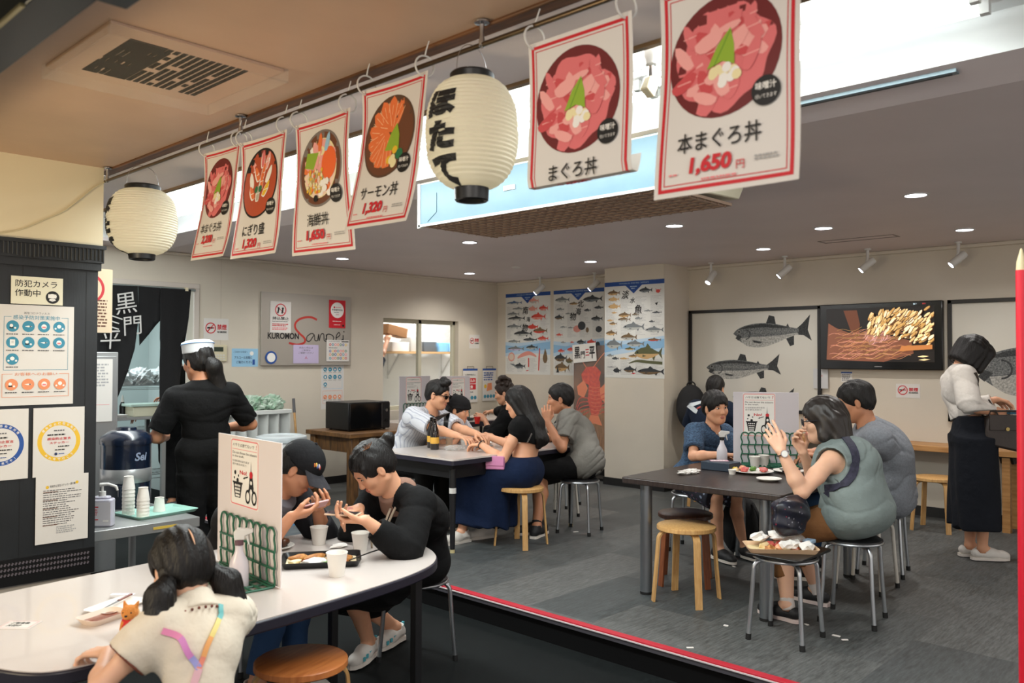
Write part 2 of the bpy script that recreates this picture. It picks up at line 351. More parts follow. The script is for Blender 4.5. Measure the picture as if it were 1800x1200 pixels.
class Sheet:
    """flat print: u to the right, v up, origin at the lower left corner; later layers lie on top"""
    def __init__(s, w, h, base=None, t=.0015, bend=None, cell=0): s.w, s.h, s.base, s.t, s.P, s.bend, s.cell = w, h, base or white, t, [], bend, cell; s.n = 0
    def add(s, pts, faces, m): s.n += 1; s.P.append((pts, faces, m, s.n)); return s
    def poly(s, pts, m): return s.add(list(pts), [tuple(range(len(pts)))], m)
    def rect(s, x0, y0, x1, y1, m): return s.poly([(x0, y0), (x1, y0), (x1, y1), (x0, y1)], m)
    def frame(s, x0, y0, x1, y1, d, m):
        o = [(x0, y0), (x1, y0), (x1, y1), (x0, y1), (x0+d, y0+d), (x1-d, y0+d), (x1-d, y1-d), (x0+d, y1-d)]
        return s.add(o, [(0, 1, 5, 4), (1, 2, 6, 5), (2, 3, 7, 6), (3, 0, 4, 7)], m)
    def rframe(s, x0, y0, x1, y1, r, d, m):
        a = rrect(x1-x0, y1-y0, r, 4, (x0+x1)/2, (y0+y1)/2); b = rrect(x1-x0-2*d, y1-y0-2*d, max(r-d, .0005), 4, (x0+x1)/2, (y0+y1)/2); n = len(a)
        # arcs run in alternating order per corner, so sort both by angle
        ang = lambda p: atan2((p[1]-(y0+y1)/2)/(y1-y0), (p[0]-(x0+x1)/2)/(x1-x0))
        a.sort(key=ang); b.sort(key=ang)
        return s.add(a+b, [(i, (i+1) % n, n+(i+1) % n, n+i) for i in range(n)], m)
    def disc(s, x, y, r, m, ry=None, n=28, a0=0, a1=2*pi):
        ry = ry or r; full = abs(a1-a0-2*pi) < 1e-6
        p = [(x+r*cos(a0+(a1-a0)*i/n), y+ry*sin(a0+(a1-a0)*i/n)) for i in range(n if full else n+1)]
        return s.poly(p, m)
    def ring(s, x, y, r, d, m, n=36, a0=0, a1=2*pi, ry=None):
        k = (ry or r)/r
        o = [(x+q*cos(a0+(a1-a0)*i/n), y+k*q*sin(a0+(a1-a0)*i/n)) for q in (r, r-d) for i in range(n+1)]
        return s.add(o, [(i, i+1, n+2+i, n+1+i) for i in range(n)], m)
    def line(s, x0, y0, x1, y1, d, m):
        l = hypot(x1-x0, y1-y0) or 1; nx, ny = -(y1-y0)/l*d/2, (x1-x0)/l*d/2
        return s.poly([(x0+nx, y0+ny), (x0-nx, y0-ny), (x1-nx, y1-ny), (x1+nx, y1+ny)], m)
    def stroke(s, pts, d, m):
        n = len(pts); L, R = [], []
        for i, p in enumerate(pts):
            a = pts[max(i-1, 0)]; b = pts[min(i+1, n-1)]; l = hypot(b[0]-a[0], b[1]-a[1]) or 1
            w = (d[i] if hasattr(d, '__len__') else d)/2; nx, ny = -(b[1]-a[1])/l*w, (b[0]-a[0])/l*w
            L.append((p[0]+nx, p[1]+ny)); R.append((p[0]-nx, p[1]-ny))
        return s.add(L+R, [(i, i+1, n+i+1, n+i) for i in range(n-1)], m)
    def text(s, t, x, y, h, m, w=None, al='l', bold=.0, rot=0, shear=0.):
        """h: height of the drawn glyphs, w: total width (squeezed to it)"""
        v, f, gw, gh = glyphs(t, bold, shear)
        if not v: return s
        ky = h/gh; kx = (w/gw) if w else ky; W_ = gw*kx; dx = {'l': 0, 'c': -W_/2, 'r': -W_}[al]; c, q = cos(rot), sin(rot)
        e = min(bold, .03)*ky*.8 if any(ord(ch) >= 0x3100 for ch in t) else 0
        for ox, oy in ([(0, 0)] if not e else [(-e, 0), (e, 0), (0, -e), (0, e)]): s.add([(x+ox+c*(a*kx+dx)-q*b*ky, y+oy+q*(a*kx+dx)+c*b*ky) for a, b in v], f, m)
        return s
    def vtext(s, t, x, y, h, m, step=None, bold=0., shear=0.):
        step = step or h*1.08
        for i, ch in enumerate(t):
            v, f, gw, gh = glyphs(ch, bold, shear); k = h/max(gw, gh)
            s.add([(x+(a-gw/2)*k, y-step*i-(gh/2-b)*k-h/2) for a, b in v], f, m)
        return s
    def micro(s, x0, y0, x1, y1, rows, m, seed=1, fill=.55, ragged=.25):
        """rows of print too small to read: broken dashes"""
        R = random.Random(seed); dy = (y1-y0)/rows; V, F = [], []
        for r in range(rows):
            y = y1-dy*(r+.5); x = x0; end = x1-R.random()*ragged*(x1-x0)
            while x < end:
                l = dy*R.uniform(.5, 1.6); e = min(x+l, end); k = len(V); V += [(x, y-dy*fill/2), (e, y-dy*fill/2), (e, y+dy*fill/2), (x, y+dy*fill/2)]; F.append((k, k+1, k+2, k+3)); x += l+dy*R.uniform(.15, .4)
        return s.add(V, F, m)
    def bm(s):
        b = bmesh.new(); mats = [s.base]
        def put(pts, faces, m, off):
            if m not in mats: mats.append(m)
            vs = [b.verts.new((p[0], -off, p[1])) for p in pts]; k = mats.index(m)
            for f in faces:
                try: q = b.faces.new([vs[i] for i in f])
                except ValueError: continue
                q.material_index = k
                if q.normal.y > 0 or True:
                    q.normal_update()
                    if q.normal.y > 0: q.normal_flip()
        W_, H_, t = s.w, s.h, s.t
        bx = [(0, 0), (W_, 0), (W_, H_), (0, H_)]
        put(bx, [(0, 1, 2, 3)], s.base, 0); put(bx, [(0, 1, 2, 3)], s.base, -t)
        b.faces.ensure_lookup_table(); b.faces[1].normal_flip(); b.verts.ensure_lookup_table()
        for i in range(4): b.faces.new([b.verts[j] for j in (i, 4+i, 4+(i+1) % 4, (i+1) % 4)])
        st = .0002 if s.n < 12 else (.0001 if s.n < 30 else .00004)
        for pts, f, m, n in s.P: put(pts, f, m, st*n+(.0009 if s.bend else 0))
        if s.cell:
            for ax, ext, no in ((0, W_, (1, 0, 0)), (2, H_, (0, 0, 1))):
                k = int(ext/s.cell)
                for i in range(1, k+1):
                    co = [0, 0, 0]; co[ax] = i*ext/(k+1)
                    bmesh.ops.bisect_plane(b, geom=b.verts[:]+b.edges[:]+b.faces[:], plane_co=co, plane_no=no)
        for v in b.verts:
            if s.bend: v.co = s.bend(v.co.x, v.co.z, -v.co.y)
            else: v.co = Vector((v.co.x-s.w/2, v.co.y, v.co.z))
        return b, mats
    def make(s, name, parent=None, loc=(0, 0, 0), rz=0, label=None, cat=None, group=None, smooth=False, rot=None, kind=None):
        b, mats = s.bm(); me = bpy.data.meshes.new(name); b.to_mesh(me); b.free()
        for m in mats: me.materials.append(m)
        if smooth: me.polygons.foreach_set('use_smooth', [True]*len(me.polygons)); me.set_sharp_from_angle(angle=rad(30))
        o = bpy.data.objects.new(name, me); COL.objects.link(o); o.location = loc
        o.rotation_euler = rot or (0, 0, rz)
        if parent: o.parent = parent
        return tag(o, label, cat, group, kind)
RX = -pi/2                                                           # turns a sheet to hang in a plane X = const, seen from smaller X
def ink(name, c, rough=.55): return M('ink_'+name, c, rough)
grey = ink('grey', (92, 92, 94)); lgrey = ink('light_grey', (160, 160, 160)); blue = ink('blue', (36, 78, 150)); teal = ink('teal', (52, 134, 160)); orange = ink('orange', (226, 140, 96))
pink = ink('pink', (226, 126, 130)); yellow = ink('yellow', (226, 182, 48)); green = ink('green', (36, 110, 70)); sky = ink('sky', (150, 194, 222)); navy = ink('navy', (28, 44, 84)); salmon = ink('salmon', (226, 116, 62)); leaf = ink('leaf', (140, 172, 50)); cream = ink('cream', (232, 220, 170)); brown = ink('brown', (104, 62, 40)); bowlred = ink('bowl_red', (104, 30, 32)); tuna = ink('tuna', (216, 112, 114)); tuna2 = ink('tuna_pale', (234, 164, 158)); tuna3 = ink('tuna_deep', (198, 76, 80)); lilac = ink('lilac', (188, 176, 206)); white2 = ink('white', (236, 234, 228))
# ---------------------------------------------------------------- the menu posters on the rail
RNG = random.Random(5)
def slice_poly(cx, cy, l, w, a, n=10):
    pts = []
    for i in range(n):
        t = 2*pi*i/n; x, y = l/2*cos(t)*(1+.12*sin(3*t+a)), w/2*sin(t)*(1+.1*cos(2*t)); pts.append((cx+x*cos(a)-y*sin(a), cy+x*sin(a)+y*cos(a)))
    return pts
def bowl_picture(s, cx, cy, r, kind):
    R = random.Random(hash(kind) % 97 if False else len(kind)*7+ord(kind[0]))
    rim, soup = {'tuna': (bowlred, bowlred), 'nigiri': (black, ink('lacquer', (176, 74, 44))), 'kaisen': (ink('bowl_grey', (120, 112, 108)), brown), 'salmon': (ink('bowl_brown', (84, 60, 44)), brown)}[kind]
    s.disc(cx, cy, r, rim, n=40)
    if kind != 'tuna': s.disc(cx, cy, r*.94, soup, n=40)
    def clip(x, y): return hypot(x-cx, y-cy)
    if kind == 'tuna':
        s.poly([(cx+r*(.84+.05*sin(7*t)+.04*sin(4*t+1))*cos(t), cy-.02*r+r*(.84+.05*sin(7*t)+.04*sin(4*t+1))*sin(t)) for t in [2*pi*i/48 for i in range(48)]], tuna)
        for k in range(34):
            a = R.random()*6.3; d = r*.78*math.sqrt(R.random()); x, y = cx+d*cos(a), cy+d*sin(a)-.03*r
            l = min(r*R.uniform(.35, .6), 2*(r*.96-d)+r*.12); s.poly(slice_poly(x, y, l, l*R.uniform(.35, .6), R.random()*3), R.choice([tuna, tuna, tuna2, tuna2, tuna3]))
            s.line(x-l*.25, y, x+l*.25, y+l*.06, r*.02, tuna2)
        s.poly([(cx-.28*r, cy-.18*r), (cx-.1*r, cy+.18*r), (cx+.12*r, cy+.42*r), (cx+.2*r, cy+.12*r), (cx+.22*r, cy-.2*r), (cx, cy-.1*r)], leaf)
        s.line(cx-.15*r, cy-.15*r, cx+.12*r, cy+.38*r, r*.02, ink('leaf_dark', (96, 140, 40)))
        for k in range(5): s.disc(cx-.1*r+R.uniform(-.08, .08)*r, cy-.25*r+R.uniform(-.06, .06)*r, r*.08, cream, n=10)
        for k in range(9): s.disc(cx+.14*r+R.uniform(-.13, .13)*r, cy-.34*r+R.uniform(-.16, .14)*r, r*.085, R.choice([white2, cream, white2]), n=10)
    elif kind == 'salmon':
        for k in range(9):
            a = rad(60+k*27); x, y = cx+.42*r*cos(a), cy+.45*r*sin(a)+.05*r
            s.poly(slice_poly(x, y, r*.86, r*.46, a, 12), salmon)
            for q in (-.16, 0, .16): s.line(x-.3*r*cos(a)-q*r*sin(a)*.8, y-.3*r*sin(a)+q*r*cos(a)*.8, x+.34*r*cos(a)-q*r*sin(a), y+.34*r*sin(a)+q*r*cos(a), r*.018, ink('salmon_fat', (240, 184, 140)))
        s.poly([(cx-.05*r, cy-.35*r), (cx+.1*r, cy+.05*r), (cx+.3*r, cy+.28*r), (cx+.45*r, cy-.02*r), (cx+.5*r, cy-.4*r)], leaf)
        for k in range(7): s.disc(cx+.3*r+R.uniform(-.13, .13)*r, cy-.52*r+R.uniform(-.2, .14)*r, r*.1, R.choice([cream, yellow, cream]), n=10)
        s.disc(cx+.55*r, cy-.5*r, r*.13, green)
    elif kind == 'nigiri':
        for k, (dx, dy, a, c) in enumerate(((-.38, .3, 2.2, tuna2), (.05, .5, 1.6, tuna), (.34, .42, 1.2, tuna2), (-.5, -.05, 2.0, white2), (-.2, .1, 2.2, salmon), (.15, .12, 1.4, salmon), (.5, .02, 1.1, white2), (-.38, -.42, 2.3, salmon), (-.02, -.45, 1.6, ink('grey_fish', (178, 174, 160))), (.42, -.38, .9, yellow), (.12, -.12, 1.7, salmon))):
            s.poly(slice_poly(cx+dx*r, cy+dy*r+.02, r*.5, r*.26, a, 12), white2); s.poly(slice_poly(cx+dx*r+.01*r, cy+dy*r+.02+.03*r, r*.5, r*.2, a, 12), c)
            s.line(cx+(dx-.12)*r, cy+dy*r+.02, cx+(dx+.12)*r, cy+(dy+.03)*r+.02, r*.02, white2)
        for dx in (-.14, .1): s.disc(cx+dx*r, cy-.17*r, r*.1, green)
    else:
        s.disc(cx, cy, r*.78, cream, n=36); s.disc(cx, cy-.02*r, r*.74, ink('sashimi_pale', (236, 206, 186)), n=36)
        for k in range(30):
            a = R.random()*6.3; d = r*.66*math.sqrt(R.random()); s.poly(slice_poly(cx+d*cos(a), cy+d*sin(a), r*.42, r*.26, R.random()*3), R.choice([white2, tuna2, tuna2, salmon, cream]))
        s.poly([(cx-.75*r, cy+.1*r), (cx-.65*r, cy+.48*r), (cx-.1*r, cy+.42*r), (cx-.3*r, cy)], leaf)
        s.disc(cx+.42*r, cy+.08*r, .34*r, ink('roe', (232, 104, 50)), ry=.42*r); s.poly(slice_poly(cx-.05*r, cy+.66*r, r*.5, r*.2, 1.5), salmon); s.poly(slice_poly(cx+.3*r, cy+.62*r, r*.5, r*.22, 1.3), sky)
        for k in range(70): s.disc(cx-.18*r+R.uniform(-.36, .36)*r, cy-.32*r+R.uniform(-.3, .3)*r, r*.05, R.choice([cream, salmon, ink('sprout', (190, 170, 110)), yellow]), n=8)
        for k in range(6): s.disc(cx+.3*r+R.uniform(-.2, .2)*r, cy-.58*r+R.uniform(-.12, .2)*r, r*.09, white2, n=9)
        s.disc(cx-.1*r, cy-.78*r, .09*r, black)
RAILX = 1.78
def menu_poster(yc, ztop, w, h, kind, name, price, label, bend, fold=0, tilt=0):
    s = Sheet(w, h, white, .001, cell=.028)
    k = w/.36
    s.frame(.012*k, .012*k, w-.012*k, h-.012*k, .009*k, red); s.frame(.027*k, .027*k, w-.027*k, h-.027*k, .0025*k, red)
    bowl_picture(s, w/2-.006, h-.192*k, .146*k, kind)
    s.disc(w-.075*k, h-.300*k, .034*k, black)
    s.text('味噌汁', w-.075*k, h-.297*k, .017*k, white2, w=.048*k, al='c', bold=.02); s.text('付いてきます', w-.075*k, h-.317*k, .010*k, white2, w=.05*k, al='c')
    s.text(name, w*.47, h-.408*k, .046*k, black, w=.042*k*len(name), al='c', bold=.012)
    s.text(price, w*.42, h-.466*k, .046*k, red, w=.108*k, al='c', bold=.045, shear=.12); s.text('円', w*.6, h-.464*k, .02*k, red, bold=.01)
    s.micro(w*.72, h-.452*k, w*.88, h-.438*k, 2, lgrey, 3); s.micro(w*.36, h-.479*k, w*.62, h-.471*k, 1, pink, 4); s.micro(w*.12, h-.46*k, w*.2, h-.453*k, 1, pink, 5)
    amp, tw, cut = bend
    def bd(u, v, off):
        q = max(0., 1-v/h); x = u-w/2
        y = amp*(q**2.2)*(.5+u/w*.9)+tw*x*q*q+.008*sin(q*5+u/w*3)
        return Vector((x+cut*q*q, y-off, v-h))
    def bf(u, v, off):                                               # lower edge folded back
        q = max(0., 1-v/h); x = u-w/2
        if q <= fold: return Vector((x, .006*sin(q*5)-off, v-h))
        e = (q-fold)*h; a = min(e/.02, pi*.93); yy = .02*(1-cos(a)); zz = -fold*h-.02*sin(a)
        if e > .02*pi*.93: yy += (e-.02*pi*.93)*sin(.2); zz += (e-.02*pi*.93)*cos(.2)
        return Vector((x, yy+.006*sin(fold*5)-off*cos(a), zz))
    s.bend = bf if fold else bd
    t = thing('menu_poster', label, 'poster', (RAILX-.004, yc, ztop), RX, 'menu posters hanging from the rail'); t.rotation_euler = (0, tilt, RX)
    s.make('printed_sheet', t, smooth=True)
    for sx in (-1, 1):
        MB().tube(arc((sx*(w/2-.02), .004, .018), .034, 0, 2*pi, 20, (.25, .97, 0), (0, 0, 1))[:-1], .0032, whitepl, 6, closed=True).part('hanging_ring', t)
        MB().tube([(sx*(w/2-.02), .004, .05), (sx*(w/2-.02)+.012, 0, .07), (sx*(w/2-.02)+.024, 0, .094)], [.003, .0025, .0018], whitepl, 5).part('tie_tail', t)
    return t
menu_poster(3.437, 2.362, .33, .49, 'tuna', '本まぐろ丼', '2,200', 'small farthest menu poster, tuna bowl priced 2,200, right of the far lantern', (-.075, .1, .02), tilt=.02)
menu_poster(3.090, 2.352, .36, .495, 'nigiri', 'にぎり盛', '1,320', 'menu poster of an orange bowl of assorted sushi, second from the far end', (-.045, .06, .0), tilt=.01)
menu_poster(2.668, 2.350, .36, .51, 'kaisen', '海鮮丼', '1,650', 'menu poster of a mixed seafood bowl with orange roe priced 1,650', (.012, .03, -.004), tilt=0)
menu_poster(2.240, 2.388, .355, .50, 'salmon', 'サーモン丼', '1,320', 'menu poster of orange salmon slices beside the big lantern, swung to the left', (-.075, .10, .0), tilt=.02)
menu_poster(1.438, 2.352, .362, .50, 'tuna', 'まぐろ丼', '1,320', 'menu poster of a pink tuna bowl, lower edge folded back', (0, 0, 0), fold=.80)
menu_poster(.985, 2.365, .372, .525, 'tuna', '本まぐろ丼', '1,650', 'largest nearest menu poster, pink tuna bowl priced 1,650', (-.035, .05, .005))
# ---------------------------------------------------------------- do-not-bin-the-scissors notice, several copies
def scissors_notice(s, x, y, w, h, plain=False):
    s.rect(x, y, x+w, y+h, white2)
    if not plain: s.rframe(x+.012*w, y+.008*h, x+w*.988, y+h*.992, w*.06, w*.02, pink)
    s.text('ハサミは捨てないで', x+.08*w, y+.885*h, .05*h, black, w=.76*w, bold=.02); s.text('!', x+.9*w, y+.88*h, .07*h, red, bold=.03, shear=.2)
    s.line(x+.06*w, y+.845*h, x+.94*w, y+.845*h, .008*w, pink)
    s.text('Do not throw the scissors', x+.07*w, y+.775*h, .038*h, black, w=.86*w, bold=.01); s.text('in the trash.', x+.07*w, y+.725*h, .032*h, black, w=.42*w, bold=.01)
    s.text('垃圾和废纸请勿丢弃', x+.07*w, y+.65*h, .034*h, grey, w=.6*w); s.text('请不要丢弃剪刀', x+.07*w, y+.60*h, .034*h, grey, w=.5*w)
    s.text('No!', x+.34*w, y+.475*h, .062*h, red, w=.25*w, bold=.03)
    bx, by = x+.27*w, y+.12*h                                        # bin
    s.poly([(bx-.16*w, by+.22*h), (bx+.16*w, by+.22*h), (bx+.10*w, by), (bx-.10*w, by)], black)
    s.rect(bx-.18*w, by+.21*h, bx+.18*w, by+.235*h, black)
    for i in range(4):
        for j in range(4): s.disc(bx+(-.085+.055*i)*w*(1-.1*(3-j)), by+(.03+.05*j)*h, .021*w, white2, n=8)
    for dx, dy, r in ((-.09, .37, .035), (.03, .33, .02), (-.12, .29, .02), (.0, .255, .04)): s.disc(bx+dx*w, by+dy*h, r*w, black, n=12)
    s.stroke([(x+.5*w, y+.43*h), (x+.64*w, y+.46*h)], .02*w, black); s.poly([(x+.46*w, y+.42*h), (x+.52*w, y+.45*h), (x+.53*w, y+.415*h)], black)
    cx = x+.75*w
    s.poly([(cx-.03*w, y+.5*h), (cx-.005*w, y+.70*h), (cx+.015*w, y+.5*h)], lgrey)
    s.poly([(cx-.075*w, y+.30*h), (cx-.05*w, y+.46*h), (cx, y+.53*h), (cx+.05*w, y+.46*h), (cx+.09*w, y+.30*h), (cx+.02*w, y+.29*h)], black); s.disc(cx, y+.5*h, .055*w, red, n=14); s.disc(cx+.005*w, y+.385*h, .035*w, white2, ry=.03*h, n=12)
    for q in (-1, 1):
        s.stroke([(cx+q*.03*w, y+.33*h), (cx+q*.075*w, y+.25*h)], .05*w, black)
        s.ring(cx+q*.11*w, y+.17*h, .085*w, .028*w, black, n=20, ry=.105*h)
def board(loc, rz, w, h, label, nx, ny, nw, nh, rack_label, group, notice_col=None, th=.006, translucent=False):
    """white divider board standing in a green wire rack; the notice is stuck to it"""
    bm_ = M('divider_board', (222, 218, 222), .35, thin=.25) if translucent else M('divider_board_white', (224, 216, 216), .35)
    t = thing('divider_board', label, 'divider', loc, rz, group)
    MB().box((0, 0, h/2+.004), (w, th, h), bm_).part('panel', t, bevel=.002)
    s = Sheet(nw, nh, white2, .0004); scissors_notice(s, 0, 0, nw, nh); s.make('notice', t, (nx, -th/2-.0006, ny), label='white notice with a red frame, a bin and scissors')
    gm = M('green_wire', (22, 92, 66), .4)
    r = thing('wire_rack', rack_label, 'rack', tuple(Vector(loc)+Matrix.Rotation(rz, 3, 'Z') @ Vector((0.02, -.014, 0))), rz, group+' racks')
    n = 9; W_ = w*.84; H_ = .20; m = MB()
    for k in range(n):
        x = -W_/2+W_*k/(n-1); pts = [(x+.0045*sin(z/H_*3*2*pi), 0, .006+z) for z in [H_*j/18 for j in range(19)]]
        m.tube(pts, .0048, gm, 6)
        if k < n-1: m.tube(arc((x+W_/(n-1)/2, 0, .006+H_), W_/(n-1)/2, pi, 0, 8, (1, 0, 0), (0, 0, .8)), .0048, gm, 6)
    for z in (.012, .075, .14): m.cyl((-W_/2, -.004, z), (W_/2, -.004, z), .0048, gm, n=6)
    m.part('upright_grid', r)
    m = MB()
    for k in range(n): x = -W_/2+W_*k/(n-1); m.tube([(x, -.004, .005), (x+.003, -.05, .005), (x, -.10, .005), (x+.003, -.135, .005)], .0048, gm, 6)
    for y in (-.015, -.055, -.095): m.cyl((-W_/2, y, .007), (W_/2, y, .007), .0048, gm, n=6)
    for k in range(n-1): m.tube(arc((-W_/2+W_*(k+.5)/(n-1), -.135, .005), W_/(n-1)/2, pi, 2*pi, 6, (1, 0, 0), (0, 1, 0)), .0048, gm, 6)
    m.part('foot_grid', r)
    return t
# ---------------------------------------------------------------- signs on the dark pillar (plane Y = 4.775)
def pins(s): return s
PY = 4.772
s = Sheet(.245, .142, ink('cream_card', (228, 224, 200)), .003)
s.text('防犯カメラ', .02, .088, .036, black, w=.196, bold=.012); s.text('作動中', .018, .040, .036, black, w=.118, bold=.012)
s.disc(.195, .04, .033, black); s.rect(.174, .036, .213, .056, white2); s.disc(.194, .046, .021, white2, ry=.012); s.stroke([(.178, .026), (.194, .02), (.21, .026)], .004, white2); s.rect(.18, .024, .208, .032, white2)
s.make('warning_sign', None, (1.458, PY, 1.717), 0, 'cream surveillance camera sign with black lettering at the top of the dark pillar', 'sign')
s = Sheet(.36, .515, white, .0015); T = .36
s.text('新型コロナウィルス', .18, .468, .012, grey, w=.12, al='c', bold=.01)
s.text('感染予防対策実施中', .18, .44, .022, teal, w=.22, al='c', bold=.01)
for a in ((.028, .452, .062, .454), (.298, .452, .332, .454), (.028, .18, .030, .454), (.33, .18, .332, .454), (.028, .18, .332, .182)): s.rect(*a, teal)
def pictos(s, spots, r, c):
    for i, (x, y) in enumerate(spots):
        s.disc(x, y, r, c, n=24); q = i % 5
        if q == 0: s.rect(x-r*.5, y-r*.4, x+r*.1, y-r*.15, black); s.disc(x-r*.2, y+r*.1, r*.28, white2, n=12); s.disc(x+r*.4, y-r*.3, r*.18, white2, n=8)
        elif q == 1: s.poly([(x-r*.6, y), (x, y+r*.15), (x+r*.6, y), (x, y-r*.15)], white2); s.disc(x+r*.3, y, r*.14, grey, n=8)
        elif q == 2: s.disc(x, y, r*.45, white2, n=14); s.rect(x-r*.3, y-r*.25, x+r*.3, y+r*.05, pink)
        elif q == 3: s.disc(x, y+r*.1, r*.35, white2, n=12); s.disc(x-r*.6, y-r*.3, r*.18, white2, n=8); s.disc(x+r*.6, y-r*.3, r*.18, white2, n=8)
        else: s.rect(x-r*.4, y-r*.55, x+r*.4, y+r*.5, white2); s.line(x-r*.2, y+r*.2, x+r*.2, y+r*.2, r*.08, grey); s.line(x-r*.2, y-r*.1, x+r*.2, y-r*.1, r*.08, grey)
        s.micro(x-r*1.0, y-r*1.55, x+r*1.0, y-r*1.25, 1, grey, i, .6, .1)
pictos(s, [(.068+.073*i, .405-.083*j) for j in range(2) for i in range(4)]+[(.068, .237)], .029, teal)
s.text('お客様へのお願い', .18, .152, .016, orange, w=.2, al='c')
for a in ((.022, .16, .07, .162), (.29, .16, .338, .162), (.022, .042, .024, .162), (.336, .042, .338, .162), (.022, .042, .338, .044)): s.rect(*a, orange)
pictos(s, [(.066+.076*i, .107) for i in range(4)], .029, orange)
s.make('notice_poster', None, (1.458, PY+.002, 1.197), .0, 'white infection control poster with rows of teal and orange round pictograms', 'poster')
def sticker(cx, z, w, h, c, label, top, bottom):
    s = Sheet(w, h, white, .001); x, y, R_ = w*.5, h*.5, w*.42
    s.ring(x, y, R_, R_*.2, c, n=48, ry=R_)
    for t, a0, a1 in ((top, 150, 30), (bottom, 222, 318)):
        n = len(t)
        for i, ch in enumerate(t):
            a = rad(a0+(a1-a0)*(i+.5)/n); up = a0 > a1 and a0 == 150
            s.text(ch, x+R_*(.845 if up else .955)*cos(a), y+R_*(.845 if up else .955)*sin(a), R_*.12, white2, al='c', bold=.02, rot=a-pi/2 if up else a+pi/2)
    s.micro(x-R_*.25, y+R_*.5, x+R_*.25, y+R_*.6, 1, grey, 1); s.micro(x-R_*.55, y+R_*.28, x+R_*.55, y+R_*.4, 1, black, 2)
    s.text('感染防止宣言', x, y+.08*R_, R_*.13, red, w=R_*1.1, al='c', bold=.02); s.text('ステッカー', x, y-.12*R_, R_*.12, red, w=R_*.9, al='c', bold=.02)
    s.micro(x-R_*.05, y-R_*.3, x+R_*.5, y-R_*.2, 1, black, 4); s.micro(x-R_*.2, y-R_*.46, x+R_*.35, y-R_*.37, 1, black, 5); s.disc(x-R_*.15, y-R_*.62, R_*.07, navy); s.micro(x-R_*.02, y-R_*.65, x+R_*.3, y-R_*.58, 1, blue, 6)
    s.make('certificate_sticker', None, (cx, PY, z), 0, label, 'poster')
sticker(1.572, .822, .25, .358, yellow, 'white sheet with a yellow ring emblem on the dark pillar', '感染防止に取り組む', 'みんなで行こう')
sticker(1.30, .822, .25, .358, blue, 'white sheet with a blue ring emblem cut by the left edge of the photo', '守ろう！感染症対策', 'みんなで来てや！')
s = Sheet(.258, .35, white, .001)
s.disc(.055, .292, .008, yellow); s.disc(.2, .306, .008, yellow); s.text('感染防止宣言ステッカー遵守書', .068, .288, .013, black, w=.125, rot=.06)
s.micro(.035, .09, .225, .28, 17, grey, 11, .36, .4); s.micro(.1, .045, .2, .085, 4, lgrey, 12)
for k in range(5): s.rect(.035, .265-.043*k, .035+.07, .268-.043*k, brown)
s.make('rules_sheet', None, (1.592, PY, .472), 0, 'white sheet of dense small print lowest on the dark pillar', 'poster')
s = Sheet(.24, .33, white, .001); s.micro(.02, .03, .22, .3, 16, grey, 21, .4, .3)
s.make('rules_sheet', None, (1.172, PY, .44), 0, 'white sheet of small print showing only a sliver at the left edge', 'poster')
# hanging board behind the pillar edge
s = Sheet(.235, .38, ink('board_cream', (222, 200, 168)), .006); s.ring(.10, .26, .09, .016, red); s.micro(.12, .03, .21, .2, 9, brown, 8, .5, .2)
s.make('hanging_board', None, (1.881, 5.2, 1.59), 0, 'cream hanging board with a red ring behind the pillar edge', 'sign')
# ---------------------------------------------------------------- things on the back wall (plane Y = 8.1)
WY = W1-.002
def no_smoking(s, w, h):
    s.ring(.28*w, .55*h, .21*w, .04*w, red, n=28); s.stroke([(.16*w, .38*h), (.40*w, .72*h)], .03*w, red)
    s.rect(.14*w, .52*h, .36*w, .60*h, black); s.rect(.37*w, .52*h, .42*w, .60*h, red); s.stroke([(.14*w, .38*h), (.40*w, .72*h)], .035*w, red)
    s.text('禁煙', .54*w, .48*h, .25*h, red, w=.38*w, bold=.05); s.text('NO SMOKING', .54*w, .33*h, .09*h, black, w=.38*w, bold=.04)
def ns_sign(loc, rz, w, h, label):
    s = Sheet(w, h, white, .001); no_smoking(s, w, h); s.make('no_smoking_sign', None, loc, rz, label, 'sign')
ns_sign((4.145, WY, 1.62), 0, .27, .22, 'no smoking sign on the wall left of the steel signboard, above the intercom')
ns_sign((7.82, WY, 1.57), 0, .19, .185, 'no smoking sign on the wall right of the window')
ns_sign((W3-.002, 2.705, 1.083), RX, .215, .132, 'no smoking sign on the wall under the television')
t = thing('intercom_panel', 'beige wall intercom panel with a dark display under a no smoking sign', 'intercom', (4.17, W1-.03, 1.40), 0)
MB().box((0, .015, .085), (.17, .028, .17), M('beige_plastic', (206, 196, 166), .5)).part('housing', t, bevel=.006)
MB().box((-.01, 0, .125), (.10, .004, .045), M('lcd_dark', (52, 62, 52), .2)).part('display', t)
for i in range(12): MB().box((-.045+.03*(i % 4), 0, .02+.022*(i//4)), (.02, .005, .012), whitepl).part('button', t)
t = thing('wall_switch_panel', 'white perforated speaker panel under the intercom', 'panel', (4.16, W1-.02, 1.13), 0)
MB().box((0, .01, .08), (.13, .018, .16), whitepl).part('cover', t, bevel=.004)
m = MB()
for i in range(5):
    for j in range(6): m.box((-.04+.02*i, 0, .03+.02*j), (.008, .003, .008), lgrey)
m.part('speaker_grille', t)
s = Sheet(.30, .19, sky, .0015); s.text('ご来店のお客様へ', .02, .145, .02, navy, w=.16); s.text('アルコール消毒に', .03, .082, .028, navy, w=.2, bold=.015); s.text('ご協力ください', .05, .035, .028, navy, w=.19, bold=.015); s.disc(.225, .14, .022, white2); s.rect(.235, .02, .262, .075, blue)
s.make('sanitizer_notice', None, (4.47, WY, 1.345), 0, 'light blue hand disinfection notice at the lower left of the steel signboard', 'sign')
